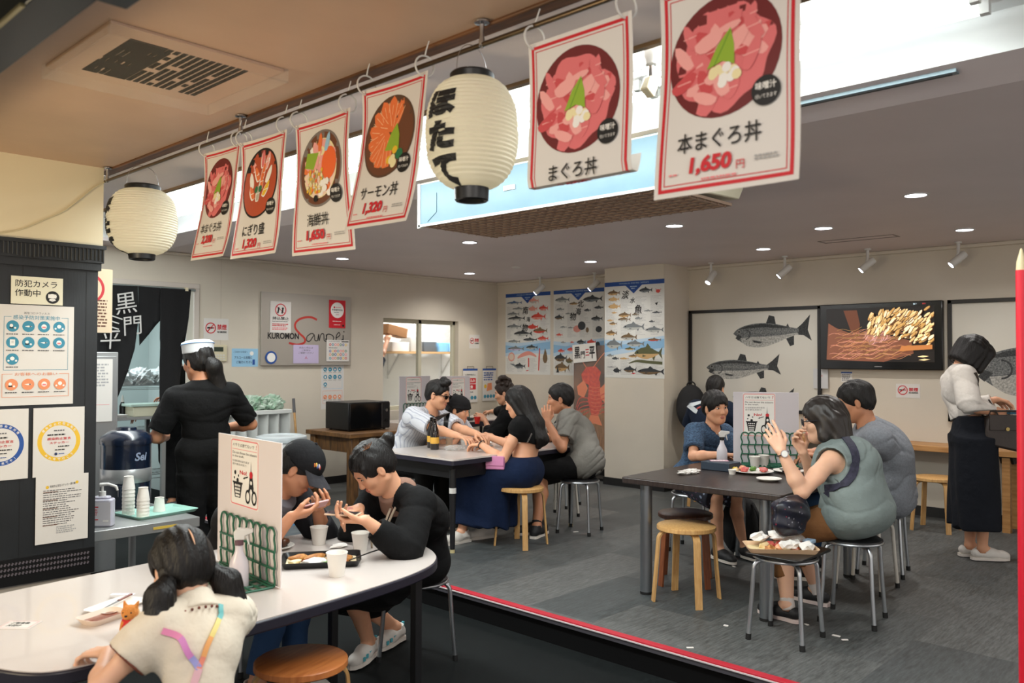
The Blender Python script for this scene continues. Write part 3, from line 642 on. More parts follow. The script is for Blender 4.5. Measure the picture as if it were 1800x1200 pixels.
# steel signboard
t = thing('steel_signboard', 'brushed stainless signboard reading KUROMON Sanpei on the back wall', 'sign', (5.215, W1-.03, 1.357), 0)
bs = M('brushed_board', (186, 180, 170), .36, .5, bump=(60, .08, (1, 1, .01)))
MB().box((0, .015, .395), (1.15, .024, .79), bs).part('panel', t, bevel=.003)
s = Sheet(1.15, .79, bs, .001)
s.text('KUROMON', .075, .285, .07, black, w=.385, bold=.035)
rd = ink('brand_red', (176, 52, 44))
S_ = [(.69, .51), (.62, .535), (.53, .53), (.45, .50), (.41, .45), (.42, .40), (.47, .35), (.53, .30), (.535, .26), (.49, .235), (.42, .228), (.335, .245)]
def smooth_pts(P, n=6):
    out = []
    for i in range(len(P)-1):
        p0, p1, p2, p3 = P[max(i-1, 0)], P[i], P[i+1], P[min(i+2, len(P)-1)]
        for k in range(n):
            t_ = k/n; out.append(tuple(.5*(2*p1[j]+(p2[j]-p0[j])*t_+(2*p0[j]-5*p1[j]+4*p2[j]-p3[j])*t_*t_+(3*p1[j]-p0[j]-3*p2[j]+p3[j])*t_**3) for j in range(len(p1))))
    return out+[P[-1]]
s.stroke(smooth_pts(S_), .024, rd)
for L_ in ([(.66, .34), (.62, .355), (.565, .32), (.56, .275), (.60, .27), (.655, .335), (.665, .28), (.70, .275)], [(.70, .275), (.715, .35), (.72, .275), (.745, .345), (.78, .35), (.79, .28), (.83, .275)], [(.815, .35), (.825, .20), (.822, .335), (.87, .35), (.915, .32), (.90, .27), (.86, .262), (.80, .30)], [(.95, .31), (1.0, .345), (.985, .375), (.95, .33), (.955, .275), (1.0, .272), (1.04, .30)], [(1.045, .345), (1.05, .28), (1.085, .275)]): s.stroke(smooth_pts(L_), .011, black)
s.disc(1.055, .385, .008, black)
s.make('lettering', t, (0, -.0005, 0))
def paper(name, label, cat, cx, z, w, h, fn, y=WY-.033, base=None):
    s = Sheet(w, h, base or white, .0008); fn(s, w, h); return s.make(name, None, (cx, y, z), 0, label, cat)
def f1(s, w, h):
    s.ring(.5*w, .73*h, .27*w, .045*w, red); s.stroke([(.28*w, .85*h), (.7*w, .62*h)], .03*w, red)
    for dx in (-.1, .1): s.disc(.5*w+dx*w, .78*h, .05*w, black); s.stroke([(.5*w+dx*w, .75*h), (.46*w+dx*w, .62*h)], .07*w, black)
    s.text('持込禁止', .5*w, .41*h, .1*h, black, w=.78*w, al='c', bold=.03); s.micro(.1*w, .2*h, .9*w, .3*h, 2, red, 3, .6); s.micro(.1*w, .08*h, .9*w, .18*h, 2, pink, 4, .6); s.micro(.1*w, .34*h, .9*w, .38*h, 1, grey, 3)
paper('prohibition_notice', 'white outside-food prohibition notice on the upper left of the steel signboard', 'sign', 4.868, 1.71, .255, .34, f1)
def f2(s, w, h): s.disc(.5*w, .64*h, .4*w, white2); s.text('多言語対応店', .5*w, .62*h, .06*h, black, w=.64*w, al='c', bold=.03); s.disc(.32*w, .74*h, .05*w, red); s.micro(.4*w, .72*h, .72*w, .76*h, 1, pink, 1); s.micro(.3*w, .54*h, .7*w, .58*h, 1, grey, 2); s.text('2019', .5*w, .46*h, .05*h, red, al='c'); s.micro(.22*w, .22*h, .78*w, .26*h, 1, white2, 3); s.micro(.3*w, .1*h, .7*w, .13*h, 1, white2, 4); s.disc(.86*w, .09*h, .06*w, black)
paper('award_poster', 'red poster with a white disc at the upper right of the steel signboard', 'poster', 5.60, 1.782, .225, .32, f2, base=red)
def f3(s, w, h): s.text('商品の持込は', .5*w, .8*h, .1*h, grey, w=.55*w, al='c'); s.text('ご飲食は', .5*w, .66*h, .1*h, grey, w=.34*w, al='c'); s.text('ご遠慮ください', .5*w, .52*h, .1*h, grey, w=.6*w, al='c'); s.text('人', .5*w, .24*h, .16*h, red, al='c', bold=.02)
paper('lilac_notice', 'lilac notice at the bottom centre of the steel signboard', 'sign', 5.19, 1.378, .325, .205, f3, base=lilac)
def f4(s, w, h):
    s.rect(.66*w, .90*h, .97*w, .94*h, black); s.micro(.1*w, .92*h, .6*w, .95*h, 1, grey, 1)
    cs = [red, blue, orange, teal, yellow, green, pink]; s.micro(.1*w, .6*h, .6*w, .66*h, 1, grey, 2)
    for j, y in enumerate((.78, .48, .32, .15)):
        for i in range(7): s.disc((.16+.115*i)*w, y*h, .048*w, cs[(i*3+j) % 7], n=12); s.disc((.16+.115*i)*w, y*h, .024*w, white2, n=8)
paper('payment_chart', 'white chart of small coloured payment marks at the lower right of the steel signboard', 'sign', 5.61, 1.40, .31, .245, f4, y=WY-.036)
def f5(s, w, h):
    s.text('感染予防対策実施中', .5*w, .9*h, .03*h, teal, w=.7*w, al='c'); s.frame(.07*w, .42*h, .93*w, .915*h, .008*w, sky)
    pictos(s, [((.18+.21*i)*w, (.82-.155*j)*h) for j in range(2) for i in range(4)]+[(.18*w, .51*h)], .08*w, teal); s.frame(.07*w, .12*h, .93*w, .38*h, .008*w, orange); pictos(s, [((.18+.21*i)*w, .25*h) for i in range(4)], .08*w, orange)
paper('notice_poster', 'infection control poster hanging below the right corner of the steel signboard', 'poster', 5.565, .855, .31, .55, f5, y=WY)
s = Sheet(.15, .15, steel, .001)
# small round sticker
m = MB().lathe([(0, 0), (.07, 0), (.07, -.002), (0, -.002)], blue, 32, cap=False, rot=Matrix.Rotation(pi/2, 3, 'X').inverted())
m2 = m.top('round_sticker', 'round blue and white sticker at the lower left corner of the steel signboard', 'sticker'); m2.location = (4.755, WY-.036, 1.372)
d2 = MB().lathe([(0, -.0025), (.05, -.0025)], white2, 24, cap=False, rot=Matrix.Rotation(pi/2, 3, 'X').inverted()); d2.part('white_centre', m2).location = (0, 0, .07)
# ---------------------------------------------------------------- fish charts
def fish(s, cx, cy, L_, H_, body, belly, fin=None, flip=False, curve=0., fins=True):
    q = -1 if flip else 1; fin = fin or body
    def P(x, y): return (cx+q*x*L_, cy+y*H_+curve*L_*x*x)
    top_ = [(-.5, 0), (-.42, .22), (-.25, .42), (-.05, .5), (.15, .36), (.3, .16), (.38, .09)]; bot = [(.38, -.08), (.3, -.16), (.15, -.34), (-.05, -.46), (-.25, -.4), (-.42, -.2)]
    s.poly([P(.34, .02), P(.5, .48), P(.46, 0), P(.5, -.48)], fin)
    if fins: s.poly([P(-.1, .46), P(-.02, .78), P(.1, .42)], fin); s.poly([P(.14, -.32), P(.2, -.62), P(.26, -.2)], fin)
    s.poly([P(*p) for p in top_+bot], body)
    s.poly([P(-.46, -.08), P(-.2, -.05), P(.1, -.06), P(.34, -.03)]+[P(*p) for p in bot], belly)
    if fins: s.poly([P(-.2, -.1), P(-.06, -.22), P(-.2, -.3)], fin); s.disc(*P(-.38, .08), .03*L_, black, n=8)
fd = ink('fish_dark', (44, 48, 52)); fg = ink('fish_grey', (112, 118, 120)); fs = ink('fish_silver', (176, 178, 172)); fr = ink('fish_red', (200, 62, 48)); fp = ink('fish_pink', (214, 142, 128)); fb = ink('fish_brown', (110, 88, 60)); fo = ink('fish_olive', (86, 88, 56)); fl = ink('fish_tan', (196, 160, 108)); fbl = ink('fish_blue', (52, 84, 124)); chartb = ink('chart_blue', (24, 70, 140)); water = ink('chart_water', (134, 178, 212)); water2 = ink('chart_water_pale', (178, 202, 220))
def chart_base(w, h, seed):
    s = Sheet(w, h, ink('chart_paper', (214, 214, 208)), .001)
    s.poly([(0, .40*h), (.3*w, .385*h), (.6*w, .40*h), (w, .43*h), (w, .24*h), (.5*w, .27*h), (0, .22*h)], water2)
    s.poly([(0, .36*h), (.25*w, .34*h), (.6*w, .37*h), (w, .40*h), (w, .31*h), (.6*w, .28*h), (.3*w, .30*h), (0, .26*h)], water)
    s.rect(0, .955*h, w, h, chartb); s.poly([(.36*w, .956*h), (.64*w, .956*h), (.5*w, .87*h)], chartb)
    s.text('WORLD FISHES SERIES', .5*w, .972*h, .013*h, water2, w=.5*w, al='c'); s.micro(.44*w, .935*h, .56*w, .95*h, 1, water2, 1); s.micro(.46*w, .915*h, .54*w, .93*h, 1, water2, 2)
    for i, x in enumerate((.03, .28, .53, .78)):
        s.micro(x*w, .44*h, (x+.2)*w, .84*h, 34, lgrey, seed+i, .28, .6); s.micro(x*w, .03*h, (x+.2)*w, .2*h, 14, lgrey, seed+9+i, .28, .5)
    s.poly([(.46*w, .045*h), (.5*w, .055*h), (.54*w, .05*h), (.5*w, .04*h)], red)
    return s
def chart(cy, x, z, w, h, fishes, chars, label, seed, extra=None):
    s = chart_base(w, h, seed)
    n0 = s.n
    for a in fishes:
        s.n = n0; fx, fy, l, hh, b_, bl = a[:6]; fish(s, fx*w, fy*h, l*w, hh*h, b_, bl, flip=not (len(a) > 6 and a[6]))
    s.n = n0+9
    for ch, cx, cy_, hh, sh in chars: s.text(ch, cx*w, cy_*h, hh*h, black, al='c', bold=.035, shear=sh)
    if extra: extra(s, w, h)
    # fish face left on these charts
    return s.make('fish_chart', None, (x-.002, cy, z), RX, label, 'poster', 'fish charts on the wall')
def turn(fs_): return [a if len(a) > 6 else a+(True,) for a in fs_]
c1 = turn([(.2, .885, .36, .035, fbl, fs), (.64, .895, .22, .06, fp, fs), (.3, .81, .3, .03, fg, fs), (.62, .80, .2, .055, fp, fp), (.85, .80, .2, .06, fr, fp), (.18, .745, .28, .045, fg, fs), (.25, .69, .4, .05, fd, fs), (.74, .70, .32, .075, fr, fp), (.2, .59, .34, .05, fg, fs), (.62, .58, .24, .055, fr, fr), (.4, .50, .42, .07, fd, fs), (.78, .53, .32, .065, fb, fr), (.56, .425, .32, .04, fd, fg), (.84, .435, .24, .05, fr, fp), (.2, .405, .28, .035, fg, fs), (.24, .315, .38, .05, fg, lilac), (.6, .33, .26, .05, fd, fs)])
def e1(s, w, h):
    s.ring(.14*w, .215*h, .075*w, .02*w, fp); s.disc(.14*w, .215*h, .055*w, ink('pufferfish', (212, 196, 178))); s.stroke(smooth_pts([(.28*w, .2*h), (.4*w, .24*h), (.55*w, .26*h), (.7*w, .22*h)]), [.02*w+.05*w*sin(pi*i/18) for i in range(19)], fp)
    s.stroke([(.77*w, .32*h), (.76*w, .2*h), (.75*w, .05*h)], [.02*w, .03*w, .02*w], fr); s.disc(.89*w, .2*h, .05*w, fb, ry=.06*h); s.poly([(.86*w, .25*h), (.89*w, .32*h), (.93*w, .25*h)], fb); s.stroke([(.53*w, .2*h), (.53*w, .09*h)], .025*w, fr)
    fish(s, .33*w, .10*h, .26*w, .06*h, fd, fg); s.poly([(.2*w, .1*h), (.1*w, .13*h), (.2*w, .13*h), (.3*w, .06*h)], fg)
chart(7.541, W3, 1.225, .81, 1.092, c1, [('南', .46, .74, .09, .15), ('海', .52, .645, .06, .1), ('物', .45, .53, .09, .15)], 'fish chart farthest left in the corner, with pink and red fish', 31, e1)
c2 = turn([(.18, .885, .3, .06, fg, fs), (.78, .875, .38, .07, fd, fg), (.42, .835, .2, .03, fb, fl), (.14, .775, .16, .03, fg, fs), (.68, .75, .14, .03, fd, fg), (.9, .775, .18, .035, fd, fg), (.12, .68, .2, .05, fd, fb), (.3, .72, .12, .02, fg, fs), (.86, .65, .22, .05, fd, fg), (.2, .565, .14, .02, fg, fs), (.35, .555, .12, .02, fg, fs), (.12, .475, .14, .03, fr, fp), (.56, .385, .18, .05, fd, fg), (.76, .385, .18, .05, fr, fr), (.38, .385, .08, .02, fr, fp), (.2, .385, .1, .02, fg, fs), (.16, .285, .14, .04, fr, fp), (.36, .30, .16, .045, fr, fp), (.74, .29, .2, .03, fg, fs), (.15, .20, .26, .085, fd, fb), (.33, .17, .16, .06, fb, fo), (.18, .09, .30, .10, fb, fl)])
def e2(s, w, h):
    s.disc(.48*w, .54*h, .075*w, fp, ry=.04*h); s.disc(.57*w, .575*h, .075*w, fd, ry=.05*h); s.disc(.9*w, .53*h, .06*w, fd, ry=.035*h); s.disc(.68*w, .525*h, .03*w, fb, ry=.03*h); s.disc(.88*w, .36*h, .04*w, fd); s.poly([(.06*w, .03*h), (.09*w, .12*h), (.12*w, .03*h)], fd)
chart(6.672, W3, 1.225, .82, 1.094, c2, [('北', .55, .79, .08, .15), ('海', .5, .70, .08, .15), ('物', .4, .64, .09, .15)], 'middle fish chart, partly covered by the lobster banner', 52, e2)
c3 = turn([(.16, .885, .22, .05, fb, fl), (.7, .895, .22, .05, fd, fg), (.16, .82, .2, .04, fl, fl), (.17, .745, .22, .05, fl, fl), (.17, .68, .1, .02, fl, fl), (.35, .65, .22, .05, fb, fl), (.53, .65, .12, .03, fb, fs), (.58, .61, .12, .03, fg, fs), (.34, .605, .22, .04, fb, fs), (.1, .60, .12, .02, fl, fl), (.15, .565, .14, .03, fb, fl), (.5, .525, .36, .075, fg, fs), (.84, .49, .3, .055, fg, fs), (.12, .465, .2, .05, fb, fl), (.42, .42, .28, .065, fb, fs), (.84, .39, .22, .03, fb, fr), (.17, .345, .28, .095, fg, fs), (.53, .35, .3, .06, fg, fs), (.44, .30, .18, .03, fo, fl), (.74, .255, .46, .13, fo, fl), (.1, .23, .12, .03, fg, fs), (.19, .20, .12, .03, fd, fg), (.34, .20, .16, .02, fl, fl), (.5, .225, .18, .03, fb, fl), (.12, .11, .16, .01, fg, fg), (.44, .085, .22, .06, fd, fb), (.78, .07, .44, .07, fd, fb), (.22, .075, .14, .05, fd, fd), (.88, .665, .16, .02, fd, fg), (.74, .685, .14, .02, fg, fs), (.8, .575, .1, .02, fd, fg)])
def e3(s, w, h): s.disc(.9*w, .88*h, .035*w, fr, ry=.018*h); s.stroke([(.86*w, .905*h), (.9*w, .88*h), (.95*w, .9*h)], .008*w, fr); s.poly([(.85*w, .76*h), (.9*w, .77*h), (.88*w, .735*h)], black); s.stroke(smooth_pts([(.42*w, .15*h), (.55*w, .175*h), (.75*w, .165*h), (.97*w, .155*h)]), [.01*w+.03*w*min(1, i/9) for i in range(19)], fo)
chart(5.456, 7.75, 1.225, .81, 1.09, c3, [('淡', .36, .82, .085, .2), ('水', .48, .77, .06, .2), ('魚', .57, .66, .09, .15)], 'fish chart on the front of the column, with a big olive carp', 77, e3)
# ================================================================ lamps of the ceiling
glow = M('tube_glow', (240, 248, 250), .4, emit=9)
dglow = M('downlight_glow', (236, 240, 255), .4, emit=14)
for k, y in enumerate((1.38, 2.70, 4.02, 5.34, 6.66)):
    t = thing('fluorescent_fixture', 'white twin tube fluorescent fixture inside the ceiling trough', 'ceiling light', (3.05, y, 2.60), 0, 'fluorescent fixtures in the ceiling trough')
    MB().b2((-.10, -.66, .05), (.10, .66, .08), whitepl).part('housing', t, bevel=.004)
    for sx in (-.06, .06):
        MB().cyl((sx, -.60, .02), (sx, .60, .02), .014, glow, n=12).part('tube', t)
        for sy in (-1, 1): MB().box((sx, sy*.615, .03), (.03, .03, .05), whitepl).part('socket', t)
dl = [(5.12, 7.29, 'in front of the doorway, far left of the room'), (5.15, 5.40, 'left of the ceiling air conditioner, above the middle table'), (5.57, 3.54, 'just right of the ceiling air conditioner'), (5.54, 1.76, 'largest, nearest the right edge of the photo'),
      (7.07, 7.41, 'small and far, near the back left corner'), (7.05, 5.52, 'in front of the fish charts on the column'), (7.32, 3.68, 'small, left of the ceiling hatch'), (6.46, 2.74, 'nearer one left of the ceiling hatch'), (7.29, 1.95, 'small, right of the ceiling hatch above a spotlight')]
for x, y, l in dl:
    t = thing('downlight', 'round recessed ceiling downlight '+l, 'ceiling light', (x, y, CH), 0, 'recessed downlights')
    MB().lathe([(.062, -.001), (.075, -.001), (.077, -.006), (.064, -.008), (.062, -.001)], whitepl, 32, cap=False).part('ring', t)
    MB().lathe([(.0, -.003), (.063, -.003)], dglow, 32, cap=False).part('lens', t)
    lamp('SPOT', 'downlight_lamp', (x, y, CH-.012), 48, (1, .96, .91), (x, y, 0), spot_size=rad(150), spot_blend=.8, shadow_soft_size=.05)
sp = [(8.04, 4.65, 'leftmost of the four above the framed fish print'), (8.0, 3.79, 'above the right end of the framed fish print'), (7.97, 2.96, 'above the television'), (8.03, 2.2, 'rightmost, above the gap beside the television'),
      (8.02, 7.1, 'small, above the two left fish charts'), (8.02, 6.22, 'small, beside the column with the third fish chart')]
for i, (x, y, l) in enumerate(sp):
    t = thing('spotlight', 'white cylinder spotlight on a ceiling stem, '+l, 'spotlight', (x, y, CH), 0, 'cylinder spotlights')
    MB().lathe([(.03, 0), (.03, -.012), (.014, -.016), (.014, -.10), (.018, -.105), (.018, -.13)], whitepl, 16).part('stem', t)
    d = Vector((-.35, .66, -.66) if i else (-.55, .25, -.8)).normalized(); a = Vector((0, -.02, -.135))-d*.05
    MB().tube([a, a+d*.01, a+d*.15, a+d*.155], [.028, .034, .034, .031], whitepl, 20).part('lamp_head', t)
    MB().tube([a+d*.1555, a+d*.158], [.028, .028], dglow, 16).part('lens', t)
    p = Vector((x, y, CH))+a+d*.17
    lamp('SPOT', 'spotlight_lamp', p, 14, (1, .93, .8), p+d, spot_size=rad(50), spot_blend=.5, shadow_soft_size=.025)
a_, b_ = at(1425, 181, 'z', 2.52), at(1667, 119, 'z', 2.52)
MB().b2((3.345, .92, 2.508), (3.385, 2.3, 2.524), M('slot_grey', (120, 136, 142), .4, .4)).b2((3.355, .94, 2.505), (3.375, 2.28, 2.510), M('slot_dark', (60, 66, 70), .5)).top('slot_diffuser', 'slim grey air slot along the far edge of the ceiling trough', 'air slot')
# ================================================================ people: smooth distance-field bodies
import openvdb
V = lambda p: np.array(tuple(p), dtype=np.float32)
class SDF:
    def __init__(s, h=.006): s.h, s.ops = h, []
    def cone(s, a, b, ra, rb=None, k=.02, op='u'): s.ops.append((op, 'c', V(a), V(b), ra, ra if rb is None else rb, k)); return s
    def flat(s, a, b, ra, rb=None, k=.01, op='u', rd=.003): s.ops.append((op, 'f', V(a), V(b), ra, ra if rb is None else rb, k, rd)); return s
    def ell(s, c, r, R=None, k=.02, op='u'):
        r = r if hasattr(r, '__len__') else (r, r, r)
        s.ops.append((op, 'e', V(c), np.array(r, np.float32), np.array(R if R is not None else np.eye(3), np.float32), k)); return s
    def cut(s, p, n, k=.004): s.ops.append(('x', 'p', V(p), V(n)/np.linalg.norm(V(n)), k)); return s   # keep the side away from n
    def noise(s, fn): s.ops.append(('n', fn)); return s
    def bounds(s):
        lo, hi = [], []
        for o in s.ops:
            if o[0] != 'u': continue
            if o[1] in 'cf':
                m = max(o[4], o[5]); lo.append(np.minimum(o[2], o[3])-m); hi.append(np.maximum(o[2], o[3])+m)
            else: m = float(o[3].max()); lo.append(o[2]-m); hi.append(o[2]+m)
        return np.min(lo, 0), np.max(hi, 0)
    def field(s):
        h = s.h; lo, hi = s.bounds(); lo = lo-5*h; n = np.ceil((hi+5*h-lo)/h).astype(int)+1; s.lo = lo
        D = np.full(n, .2, np.float32); ax = [lo[i]+h*np.arange(n[i], dtype=np.float32) for i in range(3)]
        for o in s.ops:
            if o[0] == 'n':
                X, Y, Z = np.ix_(*ax); D += o[1](X, Y, Z).astype(np.float32); continue
            if o[1] == 'p':
                X, Y, Z = np.ix_(*ax); d = (X-o[2][0])*o[3][0]+(Y-o[2][1])*o[3][1]+(Z-o[2][2])*o[3][2]; np.maximum(D, d, out=D); continue
            k = o[6] if o[1] in 'cf' else o[5]
            if o[1] in 'cf': m = max(o[4], o[5]); a, b = np.minimum(o[2], o[3])-m, np.maximum(o[2], o[3])+m
            else: m = float(o[3].max()); a, b = o[2]-m, o[2]+m
            mg = k+4*h; i0 = np.clip(((a-mg-lo)/h).astype(int), 0, n); i1 = np.clip(((b+mg-lo)/h).astype(int)+2, 0, n)
            if (i1 <= i0).any(): continue
            sl = tuple(slice(i0[i], i1[i]) for i in range(3)); X, Y, Z = np.ix_(*[ax[i][sl[i]] for i in range(3)])
            if o[1] == 'e':
                c, r, R = o[2], o[3], o[4]; X, Y, Z = X-c[0], Y-c[1], Z-c[2]
                q = [(R[i][0]*X+R[i][1]*Y+R[i][2]*Z)/r[i] for i in range(3)]
                k0 = np.sqrt(q[0]**2+q[1]**2+q[2]**2)+1e-6; k1 = np.sqrt((q[0]/r[0])**2+(q[1]/r[1])**2+(q[2]/r[2])**2)+1e-6; d = k0*(k0-1)/k1
            else:
                A, B = o[2], o[3]; ba = B-A; L2 = float(ba@ba)+1e-9; X, Y, Z = X-A[0], Y-A[1], Z-A[2]
                t0 = (X*ba[0]+Y*ba[1]+Z*ba[2])/L2; t = np.clip(t0, 0, 1)
                d = np.sqrt((X-t*ba[0])**2+(Y-t*ba[1])**2+(Z-t*ba[2])**2)
                if o[1] == 'c': d = d-(o[4]+t*(o[5]-o[4]))
                else:
                    d2 = np.sqrt(np.maximum((X-t0*ba[0])**2+(Y-t0*ba[1])**2+(Z-t0*ba[2])**2, 0))-(o[4]+t*(o[5]-o[4])); L = math.sqrt(L2)
                    d = np.maximum(d2, np.maximum(-t0, t0-1)*L)
            E = D[sl]
            if o[0] == 'u':
                g = np.maximum(k-np.abs(E-d), 0)/k; D[sl] = np.minimum(E, d)-g*g*k*.25
            else:
                d = -d; g = np.maximum(k-np.abs(E-d), 0)/k; D[sl] = np.maximum(E, d)+g*g*k*.25
        s.D = D; return s
    def mesh(s, name, mats, pick=None):
        s.field(); h = s.h; D = np.clip(s.D, -4*h, 4*h)
        g = openvdb.FloatGrid(4*h); g.copyFromArray(np.ascontiguousarray(D)); pts, q = g.convertToQuads(0.)
        pts = pts*h+s.lo; me = bpy.data.meshes.new(name); nv, nf = len(pts), len(q)
        me.vertices.add(nv); me.vertices.foreach_set('co', np.ascontiguousarray(pts, np.float32).ravel())
        q = q[:, ::-1]
        me.loops.add(4*nf); me.loops.foreach_set('vertex_index', np.ascontiguousarray(q, np.int32).ravel())
        me.polygons.add(nf); me.polygons.foreach_set('loop_start', np.arange(0, 4*nf, 4, dtype=np.int32))
        me.polygons.foreach_set('use_smooth', np.ones(nf, bool))
        for m in mats: me.materials.append(m)
        if pick is not None: me.polygons.foreach_set('material_index', pick(pts[q].mean(1)).astype(np.int32))
        me.update(calc_edges=True); me.validate(); del s.D; return me
def nrm(v): return Vector(v).normalized()
def dp(x, y, d): return CAM+(FF*FPX+RR*(x-900)-UU*(y-600))*(d/FPX)
def ik(a, t, l1, l2, pole):
    a, t = Vector(a), Vector(t); d = t-a; L = d.length
    if L > (l1+l2)*.995: f = L/((l1+l2)*.995); f = min(f, 1.12); l1 *= f; l2 *= f
    L = min(L, (l1+l2)*.9999); d.normalize(); x = (l1*l1-l2*l2+L*L)/(2*L); y = math.sqrt(max(l1*l1-x*x, 0))
    p = Vector(pole); p = p-d*p.dot(d); p = p.normalized() if p.length > 1e-5 else frame(d)[0]
    return a+d*x+p*y, a+d*L
SKIN = dict(a=M('skin_warm', (214, 158, 124), .5, sss=.15, noise=(9, .05)), b=M('skin_tan', (190, 132, 98), .5, sss=.15, noise=(9, .05)), c=M('skin_pale', (226, 178, 148), .5, sss=.15, noise=(9, .05)))
lipm = M('lips', (182, 112, 96), .45); hairm = M('hair_black', (17, 14, 13), .48, bump=(160, .5, (1, 1, .12)), spec=.35); hairb = M('hair_brown', (44, 32, 25), .5, bump=(90, .5), spec=.35); eyew = M('eye_white', (214, 206, 196), .3); eyed = M('eye_dark', (24, 16, 12), .15)
class Person:
    def __init__(s, label, pel, head, yaw, hyaw=0, hpitch=0, hroll=0, s_=1., wide=1., skin='a', hs=None, back=.05, group=None, fat=1., twist=0, base=0, nd=.065):
        s.s, s.w, s.fat, s.skin = s_, wide, fat, SKIN[skin]; s.hs = hs or (s_*.5+.5)
        s.pel, s.C = Vector(pel), Vector(head); s.f = Vector((cos(rad(yaw)), sin(rad(yaw)), 0)); s.l = Vector((-sin(rad(yaw)), cos(rad(yaw)), 0)); s.u = Vector((0, 0, 1))
        y = rad(yaw+hyaw); p = rad(hpitch); r = rad(hroll)
        hf = Vector((cos(y)*cos(p), sin(y)*cos(p), -sin(p))); hl = Vector((-sin(y), cos(y), 0)); hu = hf.cross(hl)
        s.hf, s.hl, s.hu = hf, hl*cos(r)+hu*sin(r), hu*cos(r)-hl*sin(r)
        k = s.s; s.neck = s.C-s.hu*.105*s.hs-s.u*nd*k-s.hf*.03*s.hs-s.f*.012*k
        d = s.neck-s.pel; s.chest = s.pel+d*.66-s.f*back*k; s.waist = s.pel+d*.32-s.f*back*.8*k
        s.up2 = nrm(s.neck-s.chest); s.up1 = nrm(s.chest-s.pel)
        a = Matrix.Rotation(rad(twist), 3, 'Z'); lf = a @ s.l; lf = nrm(lf-s.up2*lf.dot(s.up2)*.7); s.sl = lf; s.cf = nrm(lf.cross(s.up2))
        s.sh = {q: s.neck-s.up2*.055*k+lf*(q*.158*k*s.w)-s.cf*.005*k for q in (1, -1)}; s.hip = {q: s.pel+s.l*(q*.085*k*s.w)-s.u*.0*k for q in (1, -1)}
        s.el, s.wr, s.hand, s.kn, s.an, s.foot = {}, {}, {}, {}, {}, {}
        s.t = thing('person', label, 'person', (s.pel.x, s.pel.y, base), 0, group)
    def arm(s, q, wrist, pole=(0, 0, -1), d=None, n=(0, 0, -1), curl=(.35, .5, .35), thumb=.5, spread=1., curls=None):
        """q = 1 left, -1 right"""
        s.el[q], s.wr[q] = ik(s.sh[q], wrist, .285*s.s, .245*s.s, pole)
        d = nrm(d) if d is not None else nrm(s.wr[q]-s.el[q]); n = Vector(n); n = nrm(n-d*n.dot(d)); s.hand[q] = (d, n, curls or [curl]*4, thumb, spread); return s
    def leg(s, q, ankle, pole=None, fy=None):
        s.kn[q], s.an[q] = ik(s.hip[q], ankle, .42*s.s, .40*s.s, pole or (s.f+s.u*.5)); y = fy if fy is not None else atan2(s.f.y, s.f.x); s.foot[q] = y; return s
    def HP(s, f, l, u): return s.C+(s.hf*f+s.hl*l+s.hu*u)*s.hs
    def HR(s): return np.array([tuple(s.hf), tuple(s.hl), tuple(s.hu)])
    def hr(s, *r): return tuple(x*s.hs for x in r)
    def torso(s, S, e=0., k=.04):
        g, w, F = s.s, s.w, s.fat; R2 = np.array([tuple(s.cf), tuple(s.sl), tuple(s.up2)]); R1 = np.array([tuple(s.f), tuple(s.l), tuple(s.up1)]); l1 = nrm(s.up1.cross(s.f)); f1 = nrm(l1.cross(s.up1)); R1 = np.array([tuple(f1), tuple(l1), tuple(s.up1)])
        S.ell(s.chest+s.up2*.03*g, (.105*g*F+e, .150*g*w+e, .165*g+e), R2, k); S.ell(s.waist+f1*.01*g*F, (.098*g*F+e, .132*g*w*F+e, .15*g+e), R1, k); S.ell(s.pel+s.u*.02*g, (.112*g*F+e, .160*g*w*F**.5+e, .115*g+e), R1, k)
        if e > .018:
            for q in (1, -1): S.cone(s.hip[q]+s.u*.03*g, s.hip[q]+s.f*.05*g+s.u*.01*g, .094*g*(.8+.2*F)+e, None, .04)
        b = s.neck-s.up2*.035*g
        for q in (1, -1):
            S.cone(b, s.sh[q], .050*g+e, .050*g+e, .05); S.cone(s.chest+s.sl*(q*.07*g), s.sh[q]-s.up2*.02*g, .07*g+e, .052*g+e, .04)
        return S
    def arms(s, S, e=0., t0=0., t1=2., k=.02):
        for q in s.el: s.arm1(S, q, e, k)
    def arm1(s, S, q, e=0., k=.02, F=None):
        g = s.s; F = F or (.85+.15*s.fat); a, b, c = s.sh[q], s.el[q], s.wr[q]
        S.cone(a, a.lerp(b, .5), .047*g*F+e, .044*g*F+e, k); S.cone(a.lerp(b, .5), b, .044*g*F+e, .036*g*F+e, k); S.cone(b, b.lerp(c, .3), .036*g*F+e, .039*g*F+e, k); S.cone(b.lerp(c, .3), c, .039*g*F+e, .0255*g+e, k)
